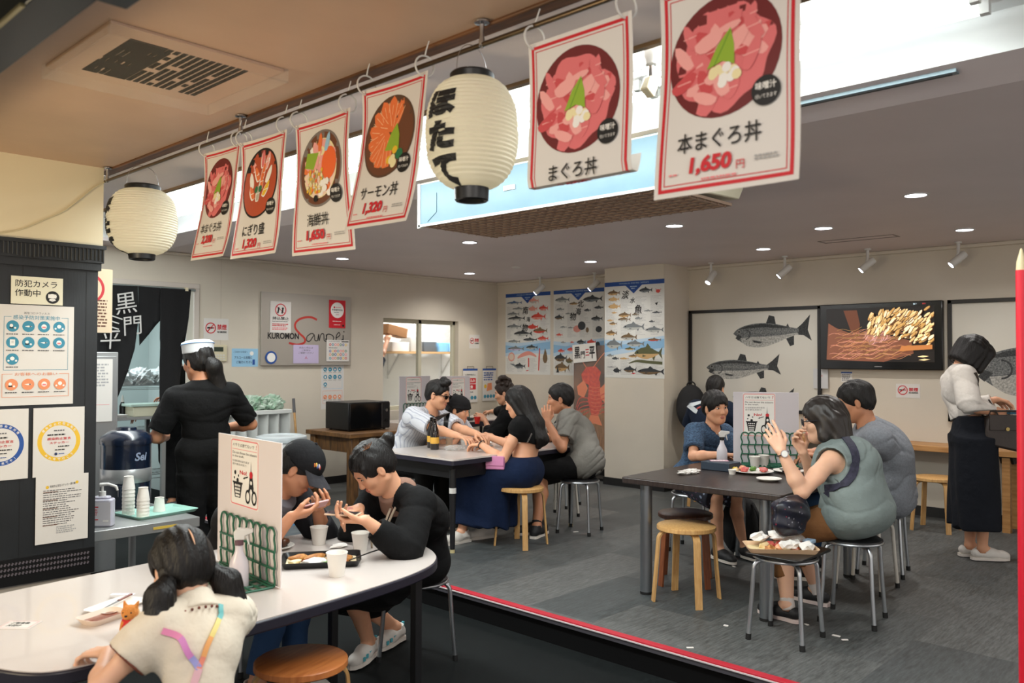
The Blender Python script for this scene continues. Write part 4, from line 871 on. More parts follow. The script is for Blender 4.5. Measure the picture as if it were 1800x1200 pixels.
    def hands(s, S):
        g = s.s*.5+.5*s.hs
        for q in s.hand:
            d, n, curls, th, sp = s.hand[q]; side = d.cross(n) if q < 0 else n.cross(d); w = s.wr[q]
            kn = []
            for i, (o, L) in enumerate(((.033, .082), (.011, .086), (-.011, .082), (-.031, .074))):
                p = w+side*(o*.55*g)+d*.008*g; e = w+d*(L*g)+side*(o*g)-n*.002*g; S.cone(p, e, .0125*g, .0105*g, .012); kn.append(e)
            S.cone(w+n*.004*g+side*.012*g+d*.02*g, w+n*.006*g+side*.02*g+d*.05*g, .014*g, .012*g, .012)
            for i, e in enumerate(kn):
                c = curls[i]; L = (.043, .048, .045, .035)[i]*g; a = 0; p = e; sd = side*((1.5-i)*.05*sp)
                for j, (fr, r0, r1) in enumerate(((1, .0092, .0084), (.68, .0084, .0078), (.55, .0078, .0066))):
                    a += c[j]; v = nrm(d*cos(a)+n*sin(a)+sd*cos(a)); e2 = p+v*(L*fr); S.cone(p, e2, r0*g, r1*g, .004); p = e2
            p = w+side*.022*g+d*.018*g+n*.004*g
            a0 = nrm(side*(.85-.45*th)+d*.75+n*(.15+.5*th)); a1 = nrm(side*(.45-.75*th)+d*.95+n*(.1+.55*th)); a2 = nrm(side*(.15-.8*th)+d*.95+n*(.1+.6*th))
            for v, L, r0, r1 in ((a0, .042, .0135, .0112), (a1, .032, .0108, .0096), (a2, .026, .0096, .0074)): e2 = p+v*(L*g); S.cone(p, e2, r0*g, r1*g, .006); p = e2
    def legs(s, S, e=0., k=.02):
        g = s.s; F = .8+.2*s.fat
        for q in s.kn:
            a, b, c = s.hip[q], s.kn[q], s.an[q]
            S.cone(a, a.lerp(b, .5), .085*g*F+e, .07*g*F+e, k); S.cone(a.lerp(b, .5), b, .07*g*F+e, .052*g*F+e, k); bk = nrm(s.f*-1)*.012*g
            S.cone(b, b.lerp(c, .33)+bk, .050*g*F+e, .053*g*F+e, k); S.cone(b.lerp(c, .33)+bk, c, .053*g*F+e, .034*g+e, k)
            if e == 0: y = s.foot[q]; d = Vector((cos(y), sin(y), 0)); S.cone(c, c+d*.1*g-s.u*.045*g, .034*g, .028*g, .02)
    def head(s, S, open_=0.):
        P, R, r = s.HP, s.HR(), s.hr
        S.cone(s.neck-s.up2*.02, P(-.028, 0, -.05), .060*s.s, .052*s.hs, .03)
        S.ell(P(-.012, 0, .030), r(.098, .076, .086), R, .02); S.ell(P(.028, 0, -.034), r(.062, .061, .082), R, .03)
        S.cone(P(.050, 0, -.093), P(.048, 0, -.090), .026*s.hs, .026*s.hs, .03)
        for q in (1, -1):
            S.cone(P(.050, .012*q, -.090), P(-.002, .050*q, -.058), .024*s.hs, .024*s.hs, .03); S.ell(P(.064, .038*q, -.026), r(.024, .024, .024), R, .025)
            S.ell(P(.090, .031*q, .004), r(.012, .016, .009), R, .012, 's')
            S.ell(P(-.004, .078*q, -.012), r(.018, .008, .031), R, .008); S.ell(P(.002, .088*q, -.010), r(.009, .006, .018), R, .006, 's')
            S.ell(P(.096, .010*q, -.036), r(.009, .008, .007), R, .006)
        S.ell(P(.080, 0, .020), r(.014, .046, .010), R, .02)
        S.cone(P(.087, 0, .006), P(.102, 0, -.032), .0075*s.hs, .0115*s.hs, .014)
        S.ell(P(.089, 0, -.0625), r(.009, .018, .0055), R, .005); S.ell(P(.087, 0, -.0715), r(.009, .0155, .006), R, .005)
        return S
    def pick(s):
        C, R, k = np.array(tuple(s.C)), s.HR(), s.hs
        def f(c):
            q = (c-C)@R.T/k; return ((q[:, 0] > .08) & (abs(q[:, 1]) < .019*(1-abs(q[:, 2]+.067)/.03)) & (abs(q[:, 2]+.067) < .0105)).astype(int)
        return f
    def part(s, me, name, label=None):
        o = bpy.data.objects.new(name, me); COL.objects.link(o); me.transform(Matrix.Translation(-Vector(s.t.location))); o.parent = s.t
        if label: o['label'] = label
        return o
    def body(s, h=.006):
        S = SDF(h); s.torso(S, -.004); s.arms(S); s.legs(S); s.head(S); s.hands(S)
        s.bd = s.part(S.mesh('body', [s.skin, lipm], s.pick()), 'body'); return s
    def face(s, brow=hairm, eyes=True, open_=.0065):
        m = MB(); R = Matrix(s.HR().tolist()).transposed(); k = s.hs
        if eyes:
            for q in (1, -1): m.ell(s.HP(.0800, .031*q, .003), (.0105*k, .0135*k, open_*k), eyew, 12, 8, R)
            m2 = MB()
            for q in (1, -1): m2.ell(s.HP(.0872, .030*q, .003), (.0042*k, .0066*k, min(.0062, open_)*k), eyed, 10, 6, R); m2.tube([s.HP(.089-.011*(i-2)**2/4, q*(.031+.0065*(i-2)), .0035+open_-.0022*(i-2)**2/4) for i in range(5)], .0012*k, eyed, 5)
            e = s.part(m.mesh('eyes'), 'eyes'); b2 = m2.mesh('iris'); s.part(b2, 'iris')
        b = MB()
        for q in (1, -1): b.tube([s.HP(.093-.016*((i-1.2)/3)**2, q*(.014+.0085*i), .0225+.0016*i-.0007*i*i) for i in range(5)], [.002*k, .0034*k, .0034*k, .003*k, .0015*k], brow, 6)
        s.part(b.mesh('eyebrows'), 'eyebrows'); return s
    def top(s, mat, e=.014, sleeve=.62, hem=.10, neck=.062, wr=.004, name='shirt', h=.008, seed=1, fs=.012, label=None, vneck=0., mats=None, pick=None, open_hem=0.):
        """sleeve: 0 none, up to 1 along the upper arm, up to 2 along the forearm"""
        S = SDF(h); s.torso(S, e); g = s.s; A = .85+.15*s.fat
        for q in s.el:
            a, b, c = s.sh[q], s.el[q], s.wr[q]
            if sleeve > 0:
                t = min(sleeve, 1); p = a.lerp(b, t); S.cone(a, a.lerp(b, max(t-.25, .1)), .049*g*A+e+fs*.3, .046*g*A+e+fs, .04); S.flat(a.lerp(b, .15), p, .049*g*A+e+fs*.5, .044*g*A+e+fs, .015)
                if sleeve > 1: t2 = sleeve-1; S.cone(a.lerp(b, .5), b, .046*g*A+e, .042*g*A+e, .03); S.flat(b.lerp(c, .02), b.lerp(c, t2), .042*g+e, .032*g+e, .02); S.cone(b, b.lerp(c, t2*.6), .041*g+e, .038*g+e, .03)
        S.ops = S.ops
        if wr:
            R = random.Random(seed); cc = [R.uniform(0, 6) for _ in range(6)]
            def fold(X, Y, Z):
                a = X*cos(cc[0])+Y*sin(cc[0]); b_ = X*cos(cc[1])-Y*sin(cc[1]); w = 1.3*np.sin(9*a+5*Z+cc[2])+.8*np.sin(17*b_-11*Z+cc[3])
                c1 = (1-np.abs(np.sin(24*Z+13*a+w)))**3*np.clip(.45+.9*np.sin(7*b_+6*Z+cc[4])*np.sin(8*a-5*Z+cc[5]), 0, 1); c2 = (1-np.abs(np.sin(30*Z-19*b_+1.5*w+cc[2])))**3*np.clip(.3+np.sin(9*a+8*Z+cc[0])*np.sin(6*b_+cc[3]), 0, 1)
                return wr*(1.7*c1+1.5*c2-.2*np.sin(13*Z+8*a+w))
            S.noise(fold)
        d = nrm(s.neck-s.chest); S.cone(s.neck-d*(.02+vneck)*g+s.cf*.02*g, s.C-s.hf*.02, neck*g, neck*g*1.12, .006, 's')
        if sleeve <= 0:
            for q in s.el: S.cone(s.sh[q]+s.sl*q*.032*g-s.up2*.012, s.sh[q]+s.sl*q*.16*g-s.up2*.05, .062*g*s.fat**.5, .12*g, .006, 's')
        else:
            for q in s.el:
                a, b, c = s.sh[q], s.el[q], s.wr[q]
                if sleeve <= 1: p0, p1, r_ = a.lerp(b, sleeve-.12), a.lerp(b, sleeve+.1), .043*g*A+.006
                else: p0, p1, r_ = b.lerp(c, sleeve-1.15), b.lerp(c, sleeve-.9), .033*g+.004
                S.flat(p0, p1, r_, r_, .004, 's')
        S.cut(s.pel+s.up1*(.02-hem)*g, -s.up1)
        S.cut(s.pel+s.up1*(.02-hem)*g, -s.up1)
        o = s.part(S.mesh(name, mats or [mat], pick), name, label); s.sd = o; return o
    def pants(s, mat, e=.012, length=1.9, name='trousers', h=.008, wr=.003, label=None, flare=.0):
        S = SDF(h); g = s.s; F = .8+.2*s.fat
        f1 = s.f; R = np.array([tuple(s.f), tuple(s.l), tuple(s.u)]); S.ell(s.pel+s.u*.03*g, (.112*g*s.fat+e, .158*g*s.w*s.fat**.5+e, .115*g+e), R, .05)
        for q in s.kn:
            a, b, c = s.hip[q], s.kn[q], s.an[q]; t = min(length, 1); S.cone(a, a.lerp(b, t*.85), .088*g*F+e, (.088-.03*t)*g*F+e, .04)
            S.flat(a.lerp(b, .3), a.lerp(b, t), .08*g*F+e, (.086-.03*t)*g*F+e+flare, .02)
            if length > 1: S.cone(a.lerp(b, .6), b, .066*g*F+e, .056*g*F+e, .03); S.cone(b, b.lerp(c, .4*(length-1)), .056*g*F+e, .056*g+e, .02); S.flat(b.lerp(c, .1), b.lerp(c, length-1), .056*g*F+e, .044*g+e+flare, .015)
        if wr: S.noise(lambda X, Y, Z: wr*np.sin(31*Z+20*X-12*Y+2*np.sin(15*Y+9*X))*np.sin(12*X+13*Y+5))
        S.cut(s.pel+s.u*.16*g, s.u); return s.part(S.mesh(name, [mat]), name, label)
    def skirt(s, mat, drop=.30, e=.03, name='skirt', h=.009, wr=.005, hemr=.13, label=None, top_=.16):
        S = SDF(h); g = s.s; R = np.array([tuple(s.f), tuple(s.l), tuple(s.u)]); S.ell(s.pel+s.u*.02*g, (.112*g*s.fat+e*.6, .165*g*s.w+e*.6, .12*g+e*.5), R, .05)
        for q in s.kn:
            a, b = s.hip[q], s.kn[q]; S.cone(a, b, .09*g+e, .062*g+e, .07); z = b-s.u*drop*g-s.f*.02; S.flat(b+s.u*.01, z, .065*g+e, hemr*g, .06); S.cone(a.lerp(b, .4), b-s.u*drop*.6*g-s.f*.12*g, .07*g+e, .08*g+e, .08); S.flat(a.lerp(b, .45)-s.u*.05, z-s.f*.16*g, .07*g+e, hemr*g, .06)
        S.noise(lambda X, Y, Z: wr*np.sin(34*(X*s.l.x+Y*s.l.y)+16*(X*s.f.x+Y*s.f.y)+1.6*np.sin(8*Z))*np.clip((float(s.pel.z)+.02-Z)*4, 0, 1.6))
        S.cut(s.pel+s.u*top_*g, s.u); return s.part(S.mesh(name, [mat]), name, label)
    def shoes(s, upper, sole, sock=None, name='shoe', low=False):
        g = s.s
        for q in s.an:
            y = s.foot[q]; d = Vector((cos(y), sin(y), 0)); l = Vector((-sin(y), cos(y), 0)); a = s.an[q]; gz = a.z-.085*g; H = Vector((a.x, a.y, gz))-d*.045*g
            S = SDF(.006); u = s.u
            S.cone(H+u*.05*g, H+d*.10*g+u*.048*g, .037*g, .040*g, .02); S.cone(H+d*.10*g+u*.044*g, H+d*.19*g+u*.034*g, .043*g, .036*g, .03); S.cone(H+d*.19*g+u*.033*g, H+d*.215*g+u*.031*g, .035*g, .028*g, .02)
            if not low: S.flat(H+d*.03*g+u*.05*g, H+d*.03*g+u*.10*g, .044*g, .042*g, .02)
            S.flat(H+d*.035*g+u*(.075 if not low else .055)*g, H+d*.035*g+u*.15*g, .037*g, .040*g, .006, 's'); S.cut(H+u*.018*g, -u)
            s.part(S.mesh(name, [upper]), name)
            ol = [(-.038, -.02), (-.02, -.034), (.04, -.034), (.12, -.045), (.19, -.040), (.232, -.022), (.245, 0), (.232, .022), (.19, .040), (.12, .045), (.04, .034), (-.02, .034), (-.038, .02)]
            m = MB(); P_ = [H+d*(x*g)+l*(z*g) for x, z in ol]; n = len(P_); vs = [p+u*.001 for p in P_]+[p+u*.022*g for p in P_]
            m.raw(vs, [tuple(range(n))[::-1], tuple(range(n, 2*n))]+[(i, (i+1) % n, n+(i+1) % n, n+i) for i in range(n)], sole); s.part(m.mesh('sole'), 'sole')
            if sock: S = SDF(.006); S.flat(H+d*.035*g+u*.06*g, Vector(a)+nrm(s.kn[q]-a)*.045*g, .037*g, .039*g, .01); s.part(S.mesh('sock', [sock]), 'sock')
    def hair(s, kind, mat=hairm, h=.005, ex=None, vol=1.):
        S = SDF(h); P, R, r = s.HP, s.HR(), s.hr; v = vol
        S.ell(P(-.014, 0, .036), r(.102+.012*v, .079+.010*v, .088+.012*v), R, .01); S.ell(P(-.045, 0, -.01), r(.070+.006*v, .076+.006*v, .075), R, .02)
        if ex: ex(S)
        cuts = {'short': [((.105, 0, -.045), (.09, .072, .098)), ((.03, 0, -.075), (.10, .1, .055))], 'fringe': [((.108, 0, -.058), (.085, .074, .095)), ((.035, 0, -.085), (.09, .1, .055))], 'bob': [((.112, 0, -.075), (.10, .060, .115))], 'back': [((.112, 0, -.035), (.10, .070, .105)), ((.03, 0, -.08), (.085, .1, .055))], 'cover': [((.13, 0, -.09), (.10, .055, .11))]}[kind]
        for c, q in cuts: S.ell(P(*c), r(*q), R, .012, 's')
        if kind in ('short', 'fringe', 'back'):
            S.cut(P(-.1, 0, -.085), -s.hu)
            for q in (1, -1): S.ell(P(.0, .088*q, -.016), r(.021, .020, .034), R, .008, 's')
        a, b_ = np.array(tuple(s.hf)), np.array(tuple(s.hl)); C = s.C
        S.noise(lambda X, Y, Z: .0016*np.sin(210*((X-C.x)*b_[0]+(Y-C.y)*b_[1]+(Z-C.z)*b_[2])+60*((X-C.x)*a[0]+(Y-C.y)*a[1]+(Z-C.z)*a[2]))+.0012*np.sin(120*((X-C.x)*a[0]+(Y-C.y)*a[1])-90*Z))
        o = s.part(S.mesh('hair', [mat]), 'hair'); s.hd = o; return o
    def add(s, m, name, label=None, bevel=0):                        # a part given in world coordinates
        o = s.part(m.mesh(name), name, label)
        if bevel: addbevel(o, bevel)
        return o
    def strap(s, tgt, pts, w, mat, name, direction, th=.004, label=None, lift=.003):
        """band lying on a garment: points are dropped on the mesh along a direction"""
        from mathutils.bvhtree import BVHTree
        me = tgt.data; off = Vector(s.t.location); bv = BVHTree.FromPolygons([v.co+off for v in me.vertices], [tuple(p.vertices) for p in me.polygons]); dr = nrm(direction); out = []
        for p in smooth_pts([tuple(p) for p in pts], 6):
            hit = bv.ray_cast(Vector(p)-dr*.6, dr)
            if hit[0] is None: c = bv.find_nearest(Vector(p)); hit = (c[0], c[1])
            n = hit[1] if hit[1].dot(dr) < 0 else -hit[1]; out.append((hit[0]+n*lift, n))
        N = len(out); vs, fs = [], []
        for i, (p, n) in enumerate(out):
            g = nrm(out[min(i+1, N-1)][0]-out[max(i-1, 0)][0]); sd = nrm(g.cross(n)); ww = w[0]+(w[1]-w[0])*i/(N-1) if hasattr(w, '__len__') else w
            for u, t in ((-1, 0), (1, 0), (1, 1), (-1, 1)): vs.append(p+sd*(ww/2*u)+n*(th*t))
        fs = [(0, 1, 2, 3), (4*N-4, 4*N-3, 4*N-2, 4*N-1)]
        for i in range(N-1):
            for j in range(4): fs.append((4*i+j, 4*i+(j+1) % 4, 4*i+4+(j+1) % 4, 4*i+4+j))
        m = MB(); mm = mat if isinstance(mat, list) else [mat]
        for k_ in range(len(mm)):
            sel = [f for f in fs if min(int(min(f)/4/(N/len(mm))), len(mm)-1) == k_]; m.raw(vs, sel, mm[k_])
        return s.add(m, name, label)
# ================================================================ hanging things
t = thing('curtain_rail', 'thin dark metal rail under the ceiling edge carrying posters and lanterns', 'rail', (RAILX, 2.2, 2.405))
rm = M('rail_metal', (92, 78, 62), .3, .9)
MB().cyl((0, -3.4, 0), (0, 2.55, 0), .008, rm, n=12).part('rod', t)
for y in (2.52, 1.08, -.385, -1.9):
    MB().lathe([(.024, .071), (.024, .066), (.008, .062), (.006, .03), (.010, .012), (.010, -.004), (.004, -.010)], chrome, 14, c=(0, y, 0)).part('bracket', t)
paperl = M('lantern_paper', (240, 234, 216), .6, thin=.55, noise=(3, .03))
def lantern(y, z0, z1, R_, capr, capb, ht, label, text, th, tz, th0, R2=None):
    t = thing('paper_lantern', label, 'lantern', (RAILX, y, z0), 0)
    zb, zt = ht, z1-z0-.022; n = 26; prof = []
    for i in range(n*4+1):
        u = i/(n*4); q = 2*u-1
        r = capb+(R_-capb)*(1-abs(q)**2.6)**.62 if q < 0 else capr+(R_-capr)*(1-abs(q)**2.6)**.62
        r += .0022*cos(2*pi*u*n)*min(1, (1-abs(q))*6); prof.append((r, zb+(zt-zb)*u))
    MB().lathe(prof, paperl, 56, cap=False).part('paper_shade', t)
    MB().lathe([(capb*.96, ht+.004), (capb+.002, ht), (capb, .004), (capb-.004, 0), (capb-.012, .002), (capb-.012, ht)], blackpl, 36, cap=False).part('bottom_ring', t)
    MB().lathe([(capr*.9, zt-.004), (capr+.002, zt-.002), (capr+.003, zt+.018), (capr-.002, zt+.024), (capr-.012, zt+.022), (capr-.012, zt-.004)], blackpl, 36, cap=False).part('top_ring', t)
    top = 2.405+.009-z0; w = MB()
    w.tube([(capr*cos(a)*.98*(1 if True else 0), capr*.25*sin(a*0), zt+.01+(top-zt-.01)*sin(a)**.7) for a in [pi*i/20 for i in range(21)]], .0012, chrome, 5); w.part('wire_handle', t)
    # brushed characters lie on the shade
    b = bmesh.new(); R_of = lambda z: np.interp(z, [p[1] for p in prof], [p[0] for p in prof])
    for i, ch in enumerate(text):
        v, f, gw, gh = glyphs(ch, .075, .1); k = th/max(gw, gh)
        vs = [b.verts.new(((x-gw/2)*k*1.25, 0, tz-i*th*1.12+(yy-gh/2)*k)) for x, yy in v]
        for q in f:
            try: b.faces.new([vs[j] for j in q])
            except ValueError: pass
    for k in range(-12, 13): bmesh.ops.bisect_plane(b, geom=b.verts[:]+b.edges[:]+b.faces[:], plane_co=(k*.012, 0, 0), plane_no=(1, 0, 0))
    for k in range(40): bmesh.ops.bisect_plane(b, geom=b.verts[:]+b.edges[:]+b.faces[:], plane_co=(0, 0, k*.012), plane_no=(0, 0, 1))
    for p in b.verts:
        r = R_of(p.co.z)+.0035; a = th0+p.co.x/R_; p.co = Vector((r*cos(a), r*sin(a), p.co.z))
    me = bpy.data.meshes.new('lettering'); b.to_mesh(me); b.free(); me.materials.append(black)
    o = bpy.data.objects.new('brushed_lettering', me); COL.objects.link(o); o.parent = t
    return t
aim = atan2(-1.858, -1.78)
lantern(1.858, 1.93, 2.325, .1415, .066, .052, .04, 'large round white paper lantern with three brushed characters in the middle of the rail', 'ほたて', .088, .275, aim-.74)
lantern(4.262, 1.937, 2.312, .166, .082, .062, .028, 'round white paper lantern at the far left end of the rail beside the pillar', 'ほたて', .09, .26, atan2(-4.26, -1.78)-1.38)
# ceiling air conditioner
t = thing('air_conditioner', 'ceiling air conditioner with light blue film on its front and a beige bottom grille', 'air conditioner', (3.2, 2.93, 2.21))
film = M('blue_film', (88, 120, 134), .32, noise=(5, .06), bump=(9, .12)); acw = M('ac_ivory', (208, 202, 176), .45); acg = M('ac_grille', (150, 126, 108), .5)
MB().prism([(.006, .03), (.006, .266), (.70, .266), (.70, .10), (.66, .045), (.03, .02)], -.86, .86, acw, 'y').part('casing', t, bevel=.006)
MB().prism([(.0, .02), (.0, .255), (.006, .255), (.006, .02)], -.85, .85, film, 'y').part('front_panel', t, label='light blue protective film')
MB().b2((-.004, .845, .0), (.03, .868, .262), whitepl).part('edge_strip', t); MB().b2((-.004, -.86, .006), (.006, .86, .02), whitepl).part('edge_strip', t)
m = MB(); m.b2((.02, -.84, .008), (.62, .84, .022), acg)
for i in range(26): m.b2((.03, -.82+.0645*i, .001), (.60, -.812+.0645*i, .010), acg)
for i in range(9): m.b2((.05+.065*i, -.83, .003), (.054+.065*i, .83, .010), acg)
m.part('intake_grille', t)
MB().box((-.003, .42, .15), (.003, .07, .05), film).part('moulded_mark', t); MB().box((-.003, .12, .14), (.004, .085, .025), white).part('sticker', t)
MB().prism([(.80, .06), (.72, .10), (.72, .19), (.70, .19), (.70, .08), (.78, .03)], -.001, .001, film, 'x').part('moulded_mark', t).location = (-.002, 0, 0)
# ceiling vent in the front ceiling
c = [at(x, y, 'z', CH) for x, y in ((155, 115), (230, 60), (425, 127), (340, 168))]; o4 = [at(x, y, 'z', CH) for x, y in ((95, 108), (190, 20), (490, 125), (360, 186))]
t = thing('ceiling_vent', 'ceiling vent with a dark slotted grille under a clear plastic cover', 'vent', (1.30, 2.93, CH))
MB().b2((-.30, -.29, -.012), (.30, .29, 0), ceilt).part('frame_plate', t, bevel=.003)
slot_shade = M('slot_shade_black', (14, 10, 8), .9, spec=.02); m = MB(); R = random.Random(4)
for i in range(17):                                                  # slots as black blocks, their inner shade in the colour; left ones merge
    for j in range(11):
        if i < 6 and R.random() < .8: m.box((-.195+.0245*i, -.19+.038*j, -.0125), (.0255, .039, .003), slot_shade)
        elif R.random() < .95: m.box((-.195+.0245*i, -.19+.038*j, -.0125), (.0165, .033, .003), slot_shade)
m.part('slots', t, label='black slots')
acr = M('clear_acrylic', (235, 232, 222), .35, alpha=.05, spec=.15)
m = MB(); m.b2((-.31, -.30, -.050), (.31, .30, -.047), acr)
for a, b_ in (((-.31, -.30, -.05), (-.306, .30, 0)), ((.306, -.30, -.05), (.31, .30, 0)), ((-.31, .296, -.05), (.31, .30, 0)), ((-.31, -.30, -.05), (.31, -.296, 0))): m.b2(a, b_, acr)
m.part('clear_cover', t)
t = thing('box_girder', 'black steel box girder along the ceiling in the upper left corner', 'girder', (.40, 3.17, CH-.36))
fm = M('black_steel', (26, 30, 30), .35, .4); edge = M('brass_edge', (176, 164, 120), .3, .8)
MB().b2((.11, -1.55, 0), (.20, 1.14, .355), fm).part('beam', t, bevel=.004); MB().b2((-.35, -1.55, .02), (-.18, 1.14, .355), fm).part('beam', t, bevel=.004)
MB().b2((-.18, -1.52, .16), (.11, 1.14, .355), M('dark_panel', (14, 14, 14), .6)).part('panel', t); MB().b2((-.35, -1.62, .0), (.255, -1.52, .355), fm).part('end_plate', t, bevel=.004)
for x in (.108, -.178): MB().b2((x-.004, -1.40, -.003), (x+.004, 1.14, .004), edge).part('edge_strip', t)
P_ = [at(x, y, 'y', 4.757) for x, y in ((-60, 418), (8, 408), (40, 402), (80, 385), (110, 372), (140, 350), (165, 330), (186, 319))]
MB().tube([Vector(p) for p in smooth_pts([tuple(p) for p in P_])], .005, M('cable_white', (206, 194, 160), .5), 6).top('power_cable', 'white cable sagging across the cream wall above the dark pillar', 'cable')
b = MB()
for a, q in (((7.18, 2.46), (7.20, 3.1)), ((7.33, 2.46), (7.35, 3.1)), ((7.18, 2.46), (7.35, 2.475)), ((7.18, 3.085), (7.35, 3.1))): b.b2((a[0], a[1], CH-.003), (q[0], q[1], CH+.001), M('hatch_edge', (128, 120, 118), .5))
struct(b, 'trim_9')
MB().lathe([(.05, 0), (.05, -.008), (.02, -.018), (0, -.018)], whitepl, 20, c=(6.93, 6.5, CH), cap=False).top('smoke_detector', 'small round smoke detector on the ceiling before the corner', 'detector')
t = thing('flag_pole', 'red pole with a pale pointed tip at the right edge of the photo', 'pole', (3.44, .735, LOW)); rp = M('pole_red', (206, 30, 50), .35)
MB().cyl((0, 0, .03), (0, 0, 1.92), .019, rp).part('pole', t); MB().lathe([(.018, 1.92), (.016, 1.95), (.004, 1.995), (0, 2.0)], M('pole_tip', (206, 190, 150), .5), 16, cap=False).part('tip', t); MB().lathe([(.16, 0), (.16, .02), (.03, .04), (.02, .05)], blackpl, 24).part('base', t)
# ================================================================ stools
wl = M('birch_light', (206, 164, 106), .45, wood=((14, 14, 1.2), (184, 138, 82))); wo = M('birch_orange', (196, 122, 66), .4, wood=((1.2, 12, 1.2), (172, 98, 48))); wd = M('wood_dark_seat', (74, 44, 30), .35, wood=((1.2, 12, 1), (48, 28, 20))); wr = M('wood_red_leg', (146, 82, 44), .45, wood=((14, 14, 1.2), (120, 62, 32)))
seatb = M('seat_vinyl_black', (18, 18, 20), .45); legw = M('leg_white', (206, 202, 192), .4); rub = M('rubber_black', (12, 12, 12), .7); tubem = M('tube_chrome', (186, 190, 194), .3, .95)
def wood_stool(name, label, loc, rz, seat, leg):
    t = thing(name, label, 'stool', loc, rz, 'round wooden stools')
    MB().lathe([(0, .45), (.168, .45), (.175, .445), (.176, .425), (.170, .420), (0, .420)], seat, 40, cap=False).part('seat', t)
    for k in range(4):
        a = pi/4+k*pi/2; d = Vector((cos(a), sin(a), 0)); s_ = Vector((-sin(a), cos(a), 0))
        c = [d*.05+Vector((0, 0, .413)), d*.125+Vector((0, 0, .413))]+[d*(.125+.05*sin(q))+Vector((0, 0, .363+.05*cos(q))) for q in [pi/2*i/6 for i in range(1, 7)]]+[d*.190+Vector((0, 0, .18)), d*.207+Vector((0, 0, 0))]
        m = MB(); N = len(c); vs = []
        for i, p in enumerate(c):
            g = (c[min(i+1, N-1)]-c[max(i-1, 0)]).normalized(); n_ = s_.cross(g)
            if i == N-1: n_ = Vector((n_.x, n_.y, 0)).normalized()
            for u, w in ((-1, -1), (1, -1), (1, 1), (-1, 1)): vs.append(p+s_*.021*u+n_*.0065*w)
        fs = [(0, 1, 2, 3)[::-1], tuple(4*(N-1)+j for j in range(4))]
        for i in range(N-1):
            for j in range(4): fs.append((4*i+j, 4*i+(j+1) % 4, 4*i+4+(j+1) % 4, 4*i+4+j))
        m.raw(vs, fs, leg).part('leg', t, bevel=.0015)
    return t
def tube_stool(name, label, loc, rz, leg, seat=None, H=.445, group='round tube-legged stools'):
    t = thing(name, label, 'stool', loc, rz, group)
    MB().lathe([(0, H), (.145, H), (.157, H-.006), (.160, H-.016), (.155, H-.024), (0, H-.026)], seat or seatb, 36, cap=False).part('seat', t)
    MB().tube(arc((0, 0, H-.02), .158, 0, 2*pi, 36, (1, 0, 0), (0, 1, 0))[:-1], .008, tubem, 8, closed=True).part('seat_ring', t)
    for k in range(4):
        a = pi/4+k*pi/2; d = Vector((cos(a), sin(a), 0)); z = Vector((0, 0, 1))
        c = [d*.07+z*(H-.035), d*.125+z*(H-.035)]+[d*(.125+.045*sin(q))+z*(H-.08+.045*cos(q)) for q in [pi/2*i/6 for i in range(1, 7)]]+[d*.182+z*.2, d*.20+z*.012]
        l = MB().tube(c, .0115, leg, 10).part('leg', t)
        MB().cyl(d*.1985+z*.03, d*.2005, .0145, rub, n=12).part('rubber_foot', l)
    return t
wood_stool('wooden_stool', 'orange brown wooden stool in front of the long white table', (1.785, 2.79, LOW), .3, wo, wl)
wood_stool('wooden_stool', 'pale wooden stool under the woman in the blue skirt', (4.79, 4.43, 0), .12, wl, wl)
wood_stool('wooden_stool', 'pale empty wooden stool at the near corner of the dark table', (4.395, 2.71, 0), .12, wl, wl)
wood_stool('dark_wooden_stool', 'dark brown wooden stool tucked under the dark table behind the pale one', (4.74, 2.93, 0), .5, wd, wr)
wood_stool('wooden_stool', 'pale wooden stool in front of the wall ledge beside the standing woman', (7.66, 2.29, 0), .0, wl, wl)
wood_stool('wooden_stool', 'wooden stool at the wall ledge under the person in the navy shirt', (7.35, 4.3, 0), .3, wl, wl)
tube_stool('tube_stool', 'chrome stool under the woman in black at the end of the long white table', (2.885, 3.41, LOW), .05, tubem)
tube_stool('tube_stool', 'black topped chrome stool behind the long white table under the person in the cap', (2.20, 4.05, LOW), .4, tubem)
tube_stool('tube_stool', 'black topped stool at the bottom edge of the photo beside the girl', (1.47, 2.20, LOW), .2, tubem)
tube_stool('tube_stool', 'chrome stool under the man in the grey t-shirt by the lobster banner', (5.49, 4.41, 0), .28, tubem)
p = (at(955, 913, 'z', 0)+at(1012, 914, 'z', 0))/2
tube_stool('tube_stool', 'white legged stool behind the stool of the man by the lobster banner', (p.x+.1, p.y+.12, 0), .0, legw)
tube_stool('tube_stool', 'chrome stool in the foreground carrying a tray of leftovers', (4.155, 1.97, 0), .06, tubem, H=.44)
tube_stool('tube_stool', 'chrome stool under the woman in the sleeveless top', (4.71, 1.84, 0), .15, tubem, H=.46)
tube_stool('tube_stool', 'white legged black topped stool just behind the woman in the sleeveless top', (5.42, 2.03, 0), .0, legw)
tube_stool('tube_stool', 'dark topped chrome stool right of the white legged one, by the man in grey', (5.90, 2.10, 0), .2, tubem)
tube_stool('tube_stool', 'chrome stool behind the dark table under the child in blue', (5.58, 3.38, 0), .2, tubem)
tube_stool('tube_stool', 'stool hidden behind the middle table under the man in sunglasses', (4.72, 5.82, 0), .2, tubem)
tube_stool('tube_stool', 'stool hidden behind the middle table under the boy in the black hat', (5.22, 5.85, 0), .4, tubem)
tube_stool('tube_stool', 'stool at the back table under the woman with curly hair', (6.75, 6.42, 0), .4, tubem)
